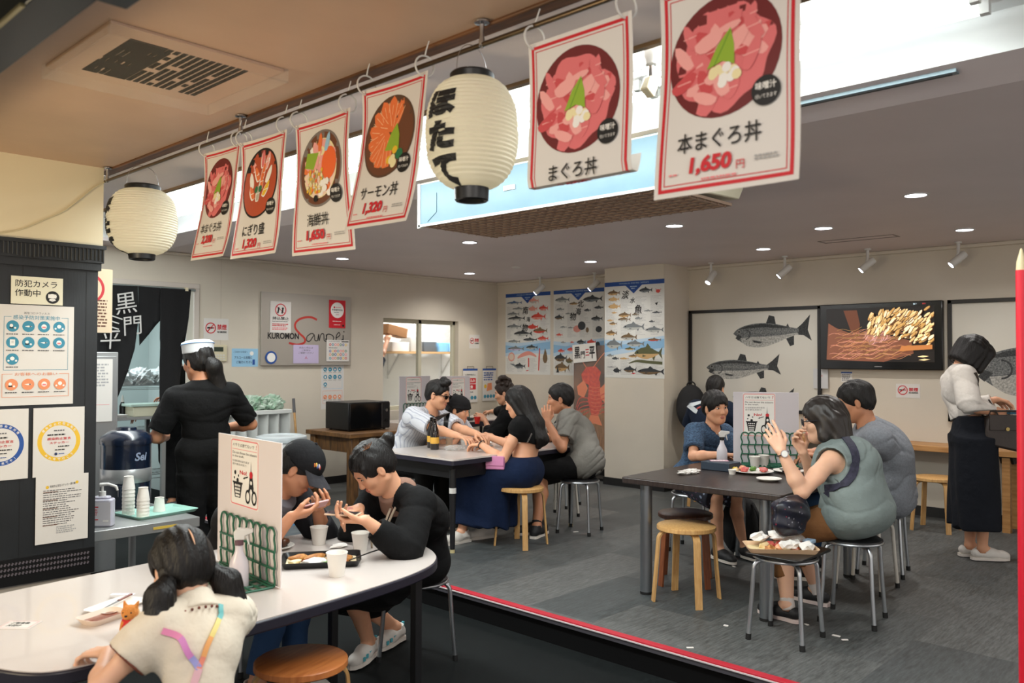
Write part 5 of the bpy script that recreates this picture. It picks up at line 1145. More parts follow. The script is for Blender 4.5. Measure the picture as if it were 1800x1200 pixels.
# ================================================================ tables
lam = M('white_laminate', (204, 195, 189), .22, noise=(2, .015), coat=.3); rim = M('dark_edging', (34, 32, 44), .4); legd = M('table_leg_black', (20, 20, 22), .4); dwood = M('dark_veneer', (60, 50, 46), .3, wood=((1, 14, 1), (40, 32, 30))); legs_ = M('silver_leg', (134, 138, 142), .35, .9)
t = thing('dining_table', 'long white table with rounded ends and dark edging in the foreground', 'table', (1.75, 3.13, LOW), 0)
op = [(1.15, 2.588), (1.6, 2.61), (2.1, 2.67), (2.36, 2.74), (2.50, 2.83), (2.59, 2.96), (2.645, 3.13), (2.655, 3.30), (2.62, 3.50), (2.50, 3.66), (2.30, 3.72), (1.6, 3.67), (1.0, 3.60), (.80, 3.53), (.70, 3.35), (.69, 3.1), (.73, 2.82), (.79, 2.67), (.87, 2.60), (1.0, 2.588)]
op = [(p[0], p[1]) for p in smooth_pts([(x, y) for x, y in op]+[op[0]], 4)[:-1]]
lo_ = [(x-1.75, y-3.13) for x, y in op]; sc_ = [(x*1.006, y*1.012) for x, y in lo_]
MB().prism(lo_, .684, .70, lam).part('tabletop', t); MB().prism(sc_, .655, .697, rim).part('edge_band', t, label='dark edge band', bevel=.006)
for x in (-.70, .62):
    for y in (-.32, .30): MB().box((x, y, .33), (.035, .035, .65), legd).part('leg', t)
    MB().box((x, 0, .63), (.03, .6, .03), legd).part('crossbar', t)
t = thing('dining_table', 'white topped table with black apron and legs in the middle of the room', 'table', (4.925, 4.99, 0), 0)
MB().prism(rrect(1.51, .90, .02, 3), .685, .70, lam).part('tabletop', t); MB().prism(rrect(1.516, .906, .02, 3), .655, .688, rim).part('edge_band', t)
MB().b2((-.70, -.39, .55), (.70, .39, .655), legd).part('apron', t)
for x in (-.69, .69):
    for y in (-.38, .38):
        l = MB().tube([(x, y, .62), (x, y, .02)], [.028, .018], legd, 14).part('leg', t); MB().cyl((x, y, .44), (x, y, .48), .027, whitepl, n=14).part('collar', l); MB().cyl((x, y, 0), (x, y, .025), .019, M('foot_brass', (190, 176, 130), .4), n=12).part('foot_cap', l)
t = thing('dining_table', 'white table at the back below the window with divider boards on it', 'table', (6.90, 7.52, 0), 0)
MB().prism(rrect(1.74, .76, .02, 3), .685, .70, lam).part('tabletop', t); MB().prism(rrect(1.746, .766, .02, 3), .63, .688, rim).part('edge_band', t)
for x in (-.8, .8):
    for y in (-.32, .32): MB().cyl((x, y, 0), (x, y, .63), .02, legd, n=12).part('leg', t)
t = thing('dining_table', 'dark wood table on thick silver legs at the right', 'table', (4.98, 2.60, 0), .03)
MB().prism(rrect(1.40, 1.05, .03, 4), .672, .71, dwood).part('tabletop', t, bevel=.006)
for x in (-.63, .63):
    for y in (-.40, .38):
        l = MB().cyl((x, y, .015), (x, y, .672), .0365, legs_, n=28).part('leg', t); MB().cyl((x, y, 0), (x, y, .016), .037, rub, n=24).part('foot_cap', l)
t = thing('wooden_table', 'old brown wooden table under the microwave by the back wall', 'table', (5.42, 7.13, 0), 0)
ow = M('old_brown_wood', (112, 78, 42), .5, wood=((6, 6, 1), (62, 40, 22))); ow2 = M('old_brown_top', (120, 84, 46), .5, wood=((1, 10, 4), (78, 52, 28)))
MB().b2((-.58, -.39, .655), (.58, .39, .70), ow2).part('tabletop', t, bevel=.006)
for sx in (-1, 1):
    for sy in (-1, 1): MB().box((sx*.5, sy*.32, .33), (.085, .085, .66), ow).part('leg', t, bevel=.004)
    MB().box((sx*.5, 0, .58), (.03, .6, .15), ow).part('apron', t)
for sy in (-1, 1): MB().box((0, sy*.32, .58), (.95, .03, .15), ow).part('apron', t)
t = thing('wall_ledge', 'long pale wooden counter ledge along the right wall', 'counter', (8.08, 1.6, 0), 0)
lw = M('ledge_wood', (190, 142, 88), .45, wood=((8, .7, 8), (160, 112, 62)))
MB().b2((-.19, -3.5, .635), (.185, 3.02, .685), lw).part('plank', t, bevel=.004)
for y in (-2.9, .22, 2.85):
    f = MB().b2((-.15, y-.03, 0), (-.09, y+.03, .635), lw).part('leg', t); MB().b2((.1, y-.03, 0), (.16, y+.03, .635), lw).part('leg', t)
    MB().prism([(-.16, .635), (.12, .635), (.0, .57), (-.10, .57)], y-.05, y+.05, blackpl, 'y').part('bracket', t)
# ================================================================ framed prints and television (plane X = 8.27)
gyo = M('fish_print_ink', (128, 130, 128), .8, noise=(70, .6), col2=(62, 66, 68)); gyl = M('fish_print_belly', (188, 186, 178), .8, noise=(60, .3), col2=(128, 128, 124)); gyd = M('fish_print_dark', (70, 72, 72), .8, noise=(80, .5), col2=(36, 38, 40))
def gyotaku(s, cx, cy, L_, H_, hump=0.):
    def P(x, y): return (cx+x*L_, cy+y*H_+.10*L_*x*abs(x)*0+.07*L_*(x+.1)*(x > -.1)*(x+.1))
    top_ = smooth_pts([(-.5, .02), (-.44, .2), (-.3, .36), (-.1, .42+hump), (.1, .34), (.26, .2), (.36, .13)], 4); bot = smooth_pts([(.36, -.10), (.26, -.14), (.1, -.34), (-.1, -.52), (-.28, -.5), (-.38, -.34), (-.44, -.2), (-.46, -.08)], 4)
    s.poly([P(.33, .13), P(.40, .3), P(.5, .62), P(.47, .05), P(.52, -.38), P(.42, -.14), P(.33, -.10)], gyd)
    s.poly([P(-.06, .40), P(-.02, .72), P(.05, .66), P(.07, .36)], gyd); s.poly([P(.2, -.22), P(.25, -.52), P(.3, -.48), P(.3, -.12)], gyd); s.poly([P(.2, .24), P(.22, .36), P(.24, .22)], gyd)
    s.poly([P(*p) for p in top_+bot], gyo)
    s.poly([P(-.4, -.16), P(-.25, -.12), P(0, -.10), P(.2, -.06), P(.34, -.02)]+[P(*p) for p in bot[:-8]], gyl)
    s.poly([P(x, y) for x, y in [(-.44, .18), (-.3, .33), (-.1, .39), (.1, .31), (.26, .18), (.1, .2), (-.1, .26), (-.3, .22)]], gyd)
    s.poly([P(-.5, .02), P(-.40, -.06), P(-.38, -.1), P(-.43, -.26), P(-.47, -.16), P(-.44, -.06)], gyd); s.ring(*P(-.33, -.02), L_*.065, L_*.012, gyd, a0=-1.6, a1=1.6)
    s.disc(*P(-.42, .09), L_*.012, black); s.ring(*P(-.42, .09), L_*.02, L_*.004, gyl)
    s.poly([P(-.24, -.24), P(-.1, -.32), P(-.14, -.38), P(-.22, -.34)], gyd)
    for i in range(26):
        x = -.26+.023*i; s.line(*P(x, .12), *P(x+.012, .04), .0025, gyl)
def framed(cy, w, h, z, fishes, label):
    t = thing('framed_fish_print', label, 'picture', (W3-.02, cy, z), RX, 'framed fish prints')
    fm_ = M('frame_black', (20, 18, 18), .35)
    s = Sheet(w-.05, h-.05, M('print_paper', (206, 202, 190), .35, coat=.5), .004)
    for a in fishes: gyotaku(s, *a)
    s.make('print', t, (0, 0, .025)); m = MB()
    for a, q in (((-w/2, 0), (w/2, .035)), ((-w/2, h-.035), (w/2, h)), ((-w/2, 0), (-w/2+.035, h)), ((w/2-.035, 0), (w/2, h))): m.b2((a[0], -.018, a[1]), (q[0], .018, q[1]), fm_)
    m.part('frame', t, bevel=.003)
framed(4.285, 1.52, 1.10, .885, [(.95, .80, .86, .27), (.62, .43, .86, .22), (.86, .12, .7, .16)], 'long framed print of two grey fish left of the television')
framed(1.52, 1.66, 1.10, .885, [(.85, .46, 1.35, .46, .02)], 'framed print of one big grey fish behind the standing woman')
tv = thing('television', 'black wall television showing pale coral fingers on a dark seabed', 'television', (W3-.062, 2.95, 1.345), RX)
MB().box((0, .02, .32), (1.14, .06, .64), M('tv_gloss_black', (10, 10, 11), .15)).part('housing', tv, bevel=.008)
def em(n, c, e=.75): return M('screen_'+n, c, .3, emit=e)
s = Sheet(1.0, .52, em('dark', (20, 12, 10), .3), .001); R = random.Random(12)
s.poly([(.0, .02), (.55, .0), (.82, .08), (.8, .2), (.55, .26), (.38, .30), (.28, .26), (.1, .33), (.02, .38)], em('rust', (112, 66, 46)))
s.poly([(.17, .5), (.30, .5), (.33, .36), (.31, .24), (.24, .3)], em('umber', (92, 48, 26))); s.poly([(.36, .28), (.58, .36), (.62, .22), (.42, .16)], em('dusty', (146, 100, 92)))
for i in range(90):                                                  # ridges of the brain coral
    y = .02+.0031*i; x = .02+.55*R.random(); pts = [(x+.03*k, y+.05*sin(k*.8+i*.5)*.35+.004*k) for k in range(9)]; s.stroke(pts, .0038, em(*R.choice([('ridge', (190, 128, 104)), ('ridge2', (168, 110, 72)), ('ridge3', (150, 112, 60))])))
for i in range(36): x = .36+.24*R.random(); y = .16+.18*R.random(); s.stroke([(x, y), (x+.02, y+.02), (x+.03, y+.05)], .004, em('ridge4', (206, 160, 150)))
fc = [em('f1', (214, 178, 116)), em('f2', (232, 206, 150)), em('f3', (190, 146, 80)), em('f4', (240, 222, 184))]; fdk = em('fdk', (96, 60, 28))
for i in range(260):
    u = R.random(); v = R.random(); x = .42+.57*u; y = .28+.22*v-.34*max(0, u-.35)*R.random()-(.5-u)*.04
    if x < .52 and y > .45: continue
    a = .5+.5*R.random() if u > .3 else 1.0+.4*R.random(); l, w_ = .066, .021
    c_ = [(x+l/2*cos(q)*cos(a)-w_/2*sin(q)*sin(a), y+l/2*cos(q)*sin(a)+w_/2*sin(q)*cos(a)) for q in [2*pi*k/12 for k in range(12)]]
    c_ = [(min(max(p[0], .0), 1.), min(max(p[1], 0), .52)) for p in c_]
    s.poly([(p[0]+.004, max(p[1]-.006, 0)) for p in c_], fdk); s.poly(c_, R.choice(fc))
s.poly([(.70, .1), (.99, .12), (.99, .16), (.72, .15)], em('arm', (176, 110, 56)))
for x, y in ((.86, .05), (.87, .02)): s.poly([(x, y), (x+.05, y+.012), (x+.1, y+.005), (x+.05, y-.006)], fc[1])
s.make('screen', tv, (.0, -.011, .075)); s = Sheet(.16, .02, blackpl, .0006); s.text('BS 7', .0, .004, .012, em('osd', (200, 220, 230), 1), bold=.02); s.text('8:51', .08, .004, .012, em('osd_red', (200, 60, 60), 1), bold=.02); s.make('on_screen_display', tv, (.40, -.0125, .605)); MB().box((0, -.011, .03), (.07, .002, .006), lgrey).part('maker_mark', tv)
s = Sheet(.15, .20, ink('translucent_grey', (196, 196, 196)), .004); s.text('10', .05, .15, .02, grey, bold=.01); s.text('T.wi', .05, .12, .018, red)
s.make('small_divider', None, (W3-.03, 3.53, 1.15), RX, 'small grey card with a red scribble on the wall left under the television', 'card')
s = Sheet(.11, .1, white, .001); s.rect(0, .085, .11, .1, blue); s.micro(.01, .01, .1, .08, 5, grey, 3); s.make('small_notice', None, (W3-.003, 3.28, 1.22), RX, 'tiny white notice with a blue top under the television', 'sign')
# lobster banner leaning in the niche beside the column
lob = M('lobster_red', (226, 84, 52), .4, noise=(30, .3), col2=(190, 46, 34)); lob2 = M('lobster_orange', (232, 130, 84), .4); bwd = M('banner_wood', (168, 122, 78), .4, wood=((10, 1, 1), (128, 88, 52)))
s = Sheet(.62, 1.30, M('banner_print', (132, 92, 62), .25, noise=(5, .2), col2=(64, 44, 36), coat=.6), .004)
s.poly([(.0, .5), (.62, .62), (.62, .0), (0, .0)], bwd)
for a in (([(.12, .95), (.2, 1.04), (.34, 1.05), (.42, .98), (.38, .86), (.24, .82), (.14, .86)], lob), ([(.24, .86), (.4, .88), (.44, .6), (.36, .42), (.28, .44), (.22, .64)], lob), ([(.05, .8), (.16, .88), (.22, .78), (.16, .66), (.07, .7)], lob2), ([(.40, .78), (.5, .86), (.56, .74), (.5, .6), (.42, .66)], lob2), ([(.26, .46), (.2, .34), (.32, .36), (.44, .34), (.38, .46)], lob2)): s.poly(*a)
for k in range(8): s.stroke([(.25+.004*k, .80-.045*k), (.33, .785-.045*k), (.41+.002*k, .80-.045*k)], .006, lob2)
for k in range(5): s.stroke(smooth_pts([(.42, .7-.05*k), (.54, .74-.06*k), (.6, .6-.06*k)], 3), .012, lob); s.stroke(smooth_pts([(.24, .66-.04*k), (.1, .66-.06*k), (.04, .54-.06*k)], 3), .012, lob)
s.stroke(smooth_pts([(.3, 1.03), (.46, 1.2), (.6, 1.28)], 4), .01, lob2); s.stroke(smooth_pts([(.2, 1.03), (.1, 1.15), (.03, 1.2)], 4), .01, lob2)
ban = thing('lobster_banner', 'standing banner with a red lobster photo in the niche beside the column', 'banner', (8.0, 6.215, 0), RX)
s.make('printed_panel', ban, (0, 0, .30)); sl = M('clear_sleeve', (240, 240, 240), .06, alpha=.05); MB().b2((-.33, -.012, .28), (.33, -.010, 1.6), sl).part('clear_sleeve', ban)
for x in (-.28, .28): MB().cyl((x, .02, 0), (x, .012, 1.58), .011, blackpl, n=10).part('stand_leg', ban)
MB().b2((-.3, -.1, 0), (.3, .12, .03), blackpl).part('stand_foot', ban)
s = Sheet(.36, .22, white2, .002); s.text('黒', .025, .05, .14, black, w=.085, bold=.03, shear=.1); s.text('門', .12, .045, .085, black, w=.07, bold=.025, shear=.1); s.text('三', .20, .075, .075, red, w=.055, bold=.03); s.text('平', .26, .035, .14, black, w=.08, bold=.035, shear=.1)
o = s.make('title_card', ban, (-.12, -.02, 1.40)); o.rotation_euler = (0, rad(-5), 0)
# calendars and ledge on the back wall
def cal(cx, w, h, z, label, sd):
    t = thing('hanging_calendar', label, 'poster', (cx, W1-.012, z), 0, 'wall sheets behind the back table')
    s = Sheet(w, h, white, .003); s.rect(0, h*.94, w, h, blue); s.text('飲食物の', .5*w, .8*h, .05*h, grey, w=.5*w, al='c')
    if sd == 1:
        s.text('飲食物の持込みは', .5*w, .79*h, .05*h, black, w=.7*w, al='c'); s.rect(.12*w, .56*h, .88*w, .72*h, red); s.rect(.12*w, .38*h, .88*w, .54*h, red); s.text('持ち込み', .5*w, .6*h, .09*h, white2, w=.62*w, al='c', bold=.04); s.text('飲食', .5*w, .41*h, .1*h, white2, w=.36*w, al='c', bold=.04); s.micro(.15*w, .28*h, .85*w, .33*h, 1, grey, 2)
    else: s.micro(.08*w, .62*h, .92*w, .9*h, 4, blue, 5, .5); s.poly([(.3*w, .3*h), (.7*w, .34*h), (.66*w, .56*h), (.36*w, .54*h)], orange); s.disc(.2*w, .45*h, .1*w, yellow)
    for i in range(4): s.disc((.17+.22*i)*w, .14*h, .095*w, teal)
    s.make('printed_sheet', t); MB().tube([(-.06, -.004, h-.005), (-.06, -.004, h+.03), (.06, -.004, h+.03), (.06, -.004, h-.005)], .003, rm, 5).part('hanger', t)
cal(7.74, .27, .45, .85, 'white sheet with two red blocks of lettering hanging on the wall behind the back table', 1); cal(8.10, .26, .44, .86, 'pale sheet with blue lettering hanging in the corner beside the red one', 2)
# ================================================================ small things
def crumple(m, c, r, mat, seed, n=10, spike=.35, flat=.7):
    R = random.Random(seed); bmx = bmesh.new(); big = max(r) > .085; bmesh.ops.create_icosphere(bmx, subdivisions=4 if big else 2, radius=1); ph = [R.uniform(0, 6) for _ in range(6)]
    vs = []
    for v in bmx.verts: k = 1+(R.uniform(-spike, spike) if not big else spike*(.7*sin(5*v.co.x+4*v.co.y+ph[0])*sin(6*v.co.z+ph[1])+.8*(1-abs(sin(9*v.co.x-7*v.co.z+ph[2]+sin(5*v.co.y))))**2-.35+.5*(1-abs(sin(11*v.co.y+8*v.co.z+ph[3])))**2)); vs.append(Vector(c)+Vector((v.co.x*k*r[0], v.co.y*k*r[1], max(v.co.z*k*flat, -.55)*r[2]+.55*r[2])))
    fs = [tuple(v.index for v in f.verts) for f in bmx.faces]; bmx.free(); return m.raw(vs, fs, mat)
napm = M('napkin_white', (222, 218, 212), .85); plast = M('thin_plastic', (214, 216, 214), .2, alpha=.35); foilm = M('clear_wrap', (224, 222, 216), .15, alpha=.3)
def napkin(loc, r, seed, label, mat=None, name='crumpled_napkin'): m = MB(); crumple(m, loc, r, mat or napm, seed); return m.top(name, label, 'napkin', smooth=0)
def cup(loc, label, h=.075, r0=.024, r1=.034, group='paper cups', name='paper_cup', z=0):
    m = MB().lathe([(r0, 0), (r0+.001, .0), (r1, h-.004), (r1+.002, h-.002), (r1+.001, h), (r1-.002, h-.003), (r0-.002, .004), (0, .004)], cupw, 28, cap=False); m.f.append(tuple(range(28))[::-1]); m.k.append(0)
    o = m.top(name, label, 'cup', group); o.location = loc; return o
TZ = .5502
c0 = cup((2.30, 3.45, TZ), 'white paper cup behind the food tray, nearer the person in the cap', .085, .028, .042)
cup((2.36, 3.20, TZ), 'white paper cup in front of the woman in black', .085, .028, .042); cup((2.02, 2.90, TZ), 'tall white paper cup nearest in front of the food tray', .098, .029, .043)
board((1.78, 3.19, TZ), rad(-94.6), .60, .56, 'white divider board with a scissors notice on the long white table', -.03, .272, .27, .28, 'green wire rack holding the divider board on the long white table', 'divider boards')
board((5.46, 2.73, .7102), atan2(2.545-2.919, 5.584-5.341), .44, .50, 'translucent divider board with a scissors notice on the dark table', -.045, .195, .22, .30, 'green wire rack holding the divider board on the dark table', 'divider boards', th=.004, translucent=True)
board((6.22, 7.42, .7002), 0, .46, .53, 'pale divider board left on the back table under the window', -.02, .22, .23, .30, 'green wire rack at the left end of the back table', 'divider boards', translucent=True)
board((6.92, 7.50, .7002), 0, .50, .52, 'pale divider board right on the back table, behind the man in sunglasses', .05, .20, .22, .30, 'green wire rack behind the boy in the bucket hat on the back table', 'divider boards', translucent=True)
def spray(loc, rz, label, trig, liquid=(206, 200, 206)):
    t = thing('spray_bottle', label, 'bottle', loc, rz, 'disinfectant spray bottles'); bmt = M('bottle_milky', liquid, .3, sss=.1)
    MB().lathe([(0, .0), (.034, 0), (.037, .006), (.037, .085), (.033, .105), (.018, .135), (.0145, .15), (.0145, .172), (0, .172)], bmt, 28, cap=False, sy=.8).part('bottle', t)
    c = MB().cyl((0, 0, .165), (0, 0, .185), .0165, trig[1], n=20).part('collar', t); m = MB()
    m.prism([(-.018, .185), (.02, .185), (.02, .20), (.052, .212), (.052, .226), (-.006, .232), (-.022, .215)], -.011, .011, trig[0], 'y'); m.prism([(.022, .20), (.032, .203), (.04, .165), (.034, .163)], -.005, .005, trig[0], 'y'); m.part('trigger_head', t, bevel=.003); return t
spray((1.655, 3.03, TZ), rad(-30), 'milky spray bottle with a dark collar beside the rack on the long white table', (whitepl, M('collar_maroon', (92, 62, 70), .5)))
spray((5.30, 2.98, .7102), rad(-50), 'white spray bottle beside the divider board on the dark table', (whitepl, blackpl), (196, 202, 208))
m = MB(); crumple(m, (1.64, 3.27, TZ), (.055, .05, .05), M('green_printed_plastic', (150, 176, 158), .3, noise=(30, .3), col2=(80, 130, 110)), 5, spike=.2, flat=1.0); m.top('plastic_bag', 'crumpled green and clear plastic bag behind the spray bottle on the long table', 'bag', smooth=0)
def tray(name, loc, rz, w, d, h, mat, label, cat='tray', inner=None, group=None, lip=.012):
    t = thing(name, label, cat, loc, rz, group); a, b = rrect(w-.03, d-.03, .02), rrect(w, d, .025); n = len(a); m = MB()
    vs = [(x, y, 0) for x, y in a]+[(x, y, h) for x, y in b]+[(x*.985, y*.985, h) for x, y in b]+[(x*.985, y*.985, .004) for x, y in a]
    key = lambda P: sorted(range(n), key=lambda i: atan2(P[i][1]/d, P[i][0]/w)); oa, ob = key(a), key(b); idx = [oa, [n+i for i in ob], [2*n+i for i in ob], [3*n+i for i in oa]]; fs = []
    for q in range(3): fs += [(idx[q][i], idx[q][(i+1) % n], idx[q+1][(i+1) % n], idx[q+1][i]) for i in range(n)]
    fs += [tuple(idx[0][::-1]), tuple(idx[3])]; m.raw(vs, fs, mat); m.part('tray', t); return t
def plate(loc, r, label, mat=None): t = MB().lathe([(0, .002), (r*.62, .002), (r*.7, .004), (r, .016), (r*.99, .019), (r*.68, .008), (0, .007)], mat or cupw, 36, cap=False); o = t.top('plate', label, 'plate', 'white plates'); o.location = loc; return o
def morsel(loc, r, mat, seed, label, name='food_morsel', group=None, flat=.8, spike=.18):
    m = MB(); crumple(m, loc, r, mat, seed, spike=spike, flat=flat); return m.top(name, label, 'food', group, smooth=60)
fried = M('fried_golden', (206, 150, 84), .6, noise=(40, .3), col2=(150, 88, 40)); shrimp = M('shrimp_orange', (214, 112, 64), .45, noise=(40, .25), col2=(232, 176, 140)); darkf = M('dark_seafood', (44, 26, 18), .35, noise=(40, .4), col2=(96, 52, 24)); redf = M('crab_red', (170, 40, 44), .4, noise=(40, .3), col2=(220, 120, 110)); leafm = M('lettuce_green', (86, 132, 50), .5); creamf = M('rice_cream', (226, 206, 160), .6); lem = M('lemon_yellow', (226, 196, 70), .5); brn = M('sauce_brown', (128, 62, 34), .2)
t = tray('food_tray', (2.10, 3.13, TZ), rad(-35), .34, .22, .028, blackpl, 'black and gold food tray on the long white table'); MB().prism(rrect(.30, .18, .02), .0045, .006, M('tray_liner', (220, 206, 170), .5)).part('liner', t)
R = random.Random(2); fz = TZ+.0065; food = [(-.10, .05, .05, .02, .018, fried, 'long fried piece'), (-.03, .055, .06, .018, .016, fried, 'crisp fried piece'), (.06, .045, .045, .02, .02, shrimp, 'orange shrimp piece'), (.10, -.01, .04, .028, .022, fried, 'golden chunk'), (.08, -.055, .03, .025, .02, shrimp, 'small orange chunk'), (.03, -.06, .025, .02, .012, leafm, 'green garnish'), (-.11, -.02, .03, .022, .014, creamf, 'pale chunk'), (-.06, -.005, .028, .018, .012, brn, 'brown sauced piece')]
ct, st_ = cos(rad(-35)), sin(rad(-35)); W_ = lambda x, y: (2.10+ct*x-st_*y, 3.13+st_*x+ct*y)
for i, (x, y, a, b, c, mt, l) in enumerate(food): morsel((*W_(x, y), fz), (a, b, c), mt, 20+i, l+' on the black and gold tray', group='food on the black and gold tray')
napkin((*W_(-.03, -.045), fz), (.05, .035, .022), 3, 'crumpled white tissue on the black and gold tray')
plate((2.11, 3.52, TZ), .085, 'white plate of dark seafood behind the divider board')
for i in range(5): morsel((2.11+.035*cos(i*1.4), 3.52+.035*sin(i*1.4), TZ+.008+.012*(i % 2)), (.03, .026, .028), darkf, 40+i, 'dark brown seafood piece on the white plate', group='dark seafood on the plate', spike=.3)
napkin((2.33, 3.33, TZ), (.05, .03, .012), 8, 'flat pale tissue between the two far cups on the long table')
sp = MB().tube([(2.14, 2.98, TZ+.03), (2.28, 3.02, TZ+.034), (2.34, 3.035, TZ+.034)], [.005, .006, .006], blackpl, 8, flat=.4).tube([(2.34, 3.035, TZ+.034), (2.40, 3.05, TZ+.035)], .0065, fried, 8); sp.top('skewer', 'dark skewer with a fried tip laid over the edge of the tray', 'skewer')
# girl's end of the table
t = tray('sauce_tray', (1.13, 2.985, TZ), rad(20), .155, .105, .022, M('styrofoam', (224, 206, 190), .7), 'small white foam tray with brown sauce in front of the girl'); MB().prism(rrect(.125, .075, .015), .0045, .009, brn).part('sauce', t)
tr2 = tray('foam_tray', (1.22, 3.10, TZ), rad(25), .20, .13, .012, M('styrofoam_white', (228, 224, 218), .7), 'flat white foam tray behind the sauce tray')
MB().tube([(-.09, -.01, .016), (.02, .012, .017)], [.002, .006], blackpl, 8, flat=.35).part('blade', k := thing('table_knife', 'small knife with a brown handle lying on the flat foam tray', 'knife', (1.22, 3.10, TZ), rad(25))); MB().tube([(.02, .012, .018), (.10, .028, .019)], .006, M('handle_brown', (110, 50, 36), .4), 8, flat=.6).part('handle', k)
s = Sheet(.085, .026, ink('sachet', (214, 214, 222)), .002); s.text('おてふき', .02, .007, .012, blue); o = s.make('wet_wipe_sachet', None, (1.275, 3.20, TZ+.0155), 0, 'small white sachet with blue print behind the knife', 'sachet'); o.rotation_euler = (-pi/2+.0, 0, rad(-45)); o.location.z = TZ+.014
s = Sheet(.11, .085, white, .0008); s.text('ご飲食後', .02, .052, .018, black, w=.06, bold=.02); s.text('片付け', .02, .025, .018, black, w=.045, bold=.02); s.frame(.006, .006, .104, .079, .0015, pink); o = s.make('table_sticker', None, (.885, 3.10, TZ+.0012), 0, 'white lettered sticker on the left end of the long table', 'sticker'); o.rotation_euler = (-pi/2, 0, rad(-46))
pt = thing('plush_toy', 'small orange plush animal with a red neckerchief on the table by the girl', 'toy', (1.135, 2.775, TZ), rad(-135)); fur = M('plush_orange', (206, 132, 62), .95, bump=(200, .5))
S_ = SDF(.0025); S_.ell((0, 0, .028), (.024, .022, .030), None, .01).ell((.003, 0, .070), (.027, .026, .025), None, .008).ell((.02, 0, .064), (.014, .014, .011), None, .008)
for q in (1, -1): S_.cone((-.004, .017*q, .088), (-.008, .023*q, .103), .008, .003, .004).cone((.004, .02*q, .04), (.022, .018*q, .022), .008, .007, .006).cone((.006, .012*q, .012), (.028, .014*q, .006), .010, .008, .006)
o = bpy.data.objects.new('body', S_.mesh('body', [fur])); COL.objects.link(o); o.parent = pt
S_ = SDF(.0025); S_.ell((.002, 0, .049), (.0255, .0245, .006), None, .005).cone((.022, .004, .046), (.029, .006, .028), .006, .009, .005).cone((.022, -.004, .046), (.028, -.008, .026), .006, .008, .005); o = bpy.data.objects.new('neckerchief', S_.mesh('neckerchief', [M('plush_red', (190, 44, 40), .9)])); COL.objects.link(o); o.parent = pt
m = MB()
S_ = SDF(.0025).cone((-.022, 0, .012), (-.040, .004, .040), .012, .016, .01).cone((-.040, .004, .040), (-.032, .004, .070), .016, .010, .01); o = bpy.data.objects.new('tail', S_.mesh('tail', [M('plush_cream', (226, 196, 150), .95)])); COL.objects.link(o); o.parent = pt
for q in (1, -1): m.ell((.024, .012*q, .075), .0035, black, 8, 6)
m.ell((.034, 0, .067), (.004, .005, .0035), black, 8, 6); m.part('eyes_and_nose', pt)
# ---------------------------------------------------------------- serving cart with cups and the water jug
t = thing('serving_cart', 'stainless steel cart beside the dark pillar carrying cups and a water jug', 'cart', (2.02, 5.30, LOW))
MB().b2((-.36, -.47, .58), (.36, .47, .638), steel).part('top_shelf', t, bevel=.003); MB().b2((-.34, -.44, .16), (.34, .44, .18), steel).part('lower_shelf', t, bevel=.003)
for x in (-.33, .33):
    for y in (-.43, .43): MB().box((x, y, .29), (.035, .035, .58), steel).part('leg', t)
m = MB(); m.b2((.08, -.4725, .60), (.22, -.470, .615), ink('cart_tape', (196, 168, 70))); m.part('tape_label', t)
CZ = .4882
t = tray('serving_tray', (2.25, 5.13, CZ), rad(8), .40, .30, .018, M('tray_mint', (150, 196, 184), .4), 'mint green tray under the paper cups on the steel cart')
ci = [0]
def stack(x, y, n, label, dz=.022):
    for k in range(n): cup((x, y, CZ+.0045+dz*k), 'upturned white paper cup in %s, %s' % (label, 'lowest in the stack' if k == 0 else ('topmost in the stack' if k == n-1 else '%s from the bottom of the stack' % ('second', 'third', 'fourth', 'fifth', 'sixth', 'seventh', 'eighth', 'ninth')[k-1])), .078, .036, .026, 'paper cups on the mint tray')
stack(2.10, 5.18, 8, 'the taller back stack'); stack(2.125, 5.03, 6, 'the front stack', .02); cup((2.28, 5.16, CZ+.0045), 'single upturned white paper cup right of the stacks on the mint tray', .085, .036, .026, 'paper cups on the mint tray')
t = thing('sanitizer_bottle', 'square pump bottle of hand sanitizer with red print on the steel cart', 'bottle', (1.865, 4.96, CZ), rad(-40)); bt = M('bottle_clear_lilac', (190, 188, 200), .2, sss=.1)
MB().prism(rrect(.125, .075, .02), 0, .155, bt).prism(rrect(.09, .055, .02), .155, .170, bt).part('bottle', t, bevel=.008); s = Sheet(.115, .13, ink('bottle_label', (206, 204, 208)), .0004); s.rect(0, .10, .05, .106, red); s.rect(0, .085, .045, .09, red); s.micro(.0, .055, .05, .08, 3, red, 3); s.rect(0, .03, .05, .036, red); s.text('消毒', .012, .042, .01, red); s.rect(.075, .02, .105, .03, white2); s.make('label', t, (0, -.0378, .01))
MB().cyl((0, 0, .17), (0, 0, .195), .019, whitepl, n=18).cyl((0, 0, .195), (0, 0, .23), .007, whitepl, n=12).tube([(-.012, 0, .232), (.03, 0, .236), (.075, 0, .222), (.082, 0, .20)], [.011, .009, .007, .006], whitepl, 10).part('pump', t)
jb = M('jug_blue', (15, 26, 44), .25, coat=.3)
t = thing('water_jug', 'big dark blue insulated water jug with a silver band on the steel cart', 'jug', (2.22, 5.52, CZ))
MB().lathe([(0, 0), (.140, 0), (.150, .02), (.150, .43), (0, .43)], jb, 40, cap=False).part('body', t); MB().lathe([(.1505, .16), (.153, .163), (.153, .245), (.1505, .248)], steel, 40, cap=False).part('silver_band', t)
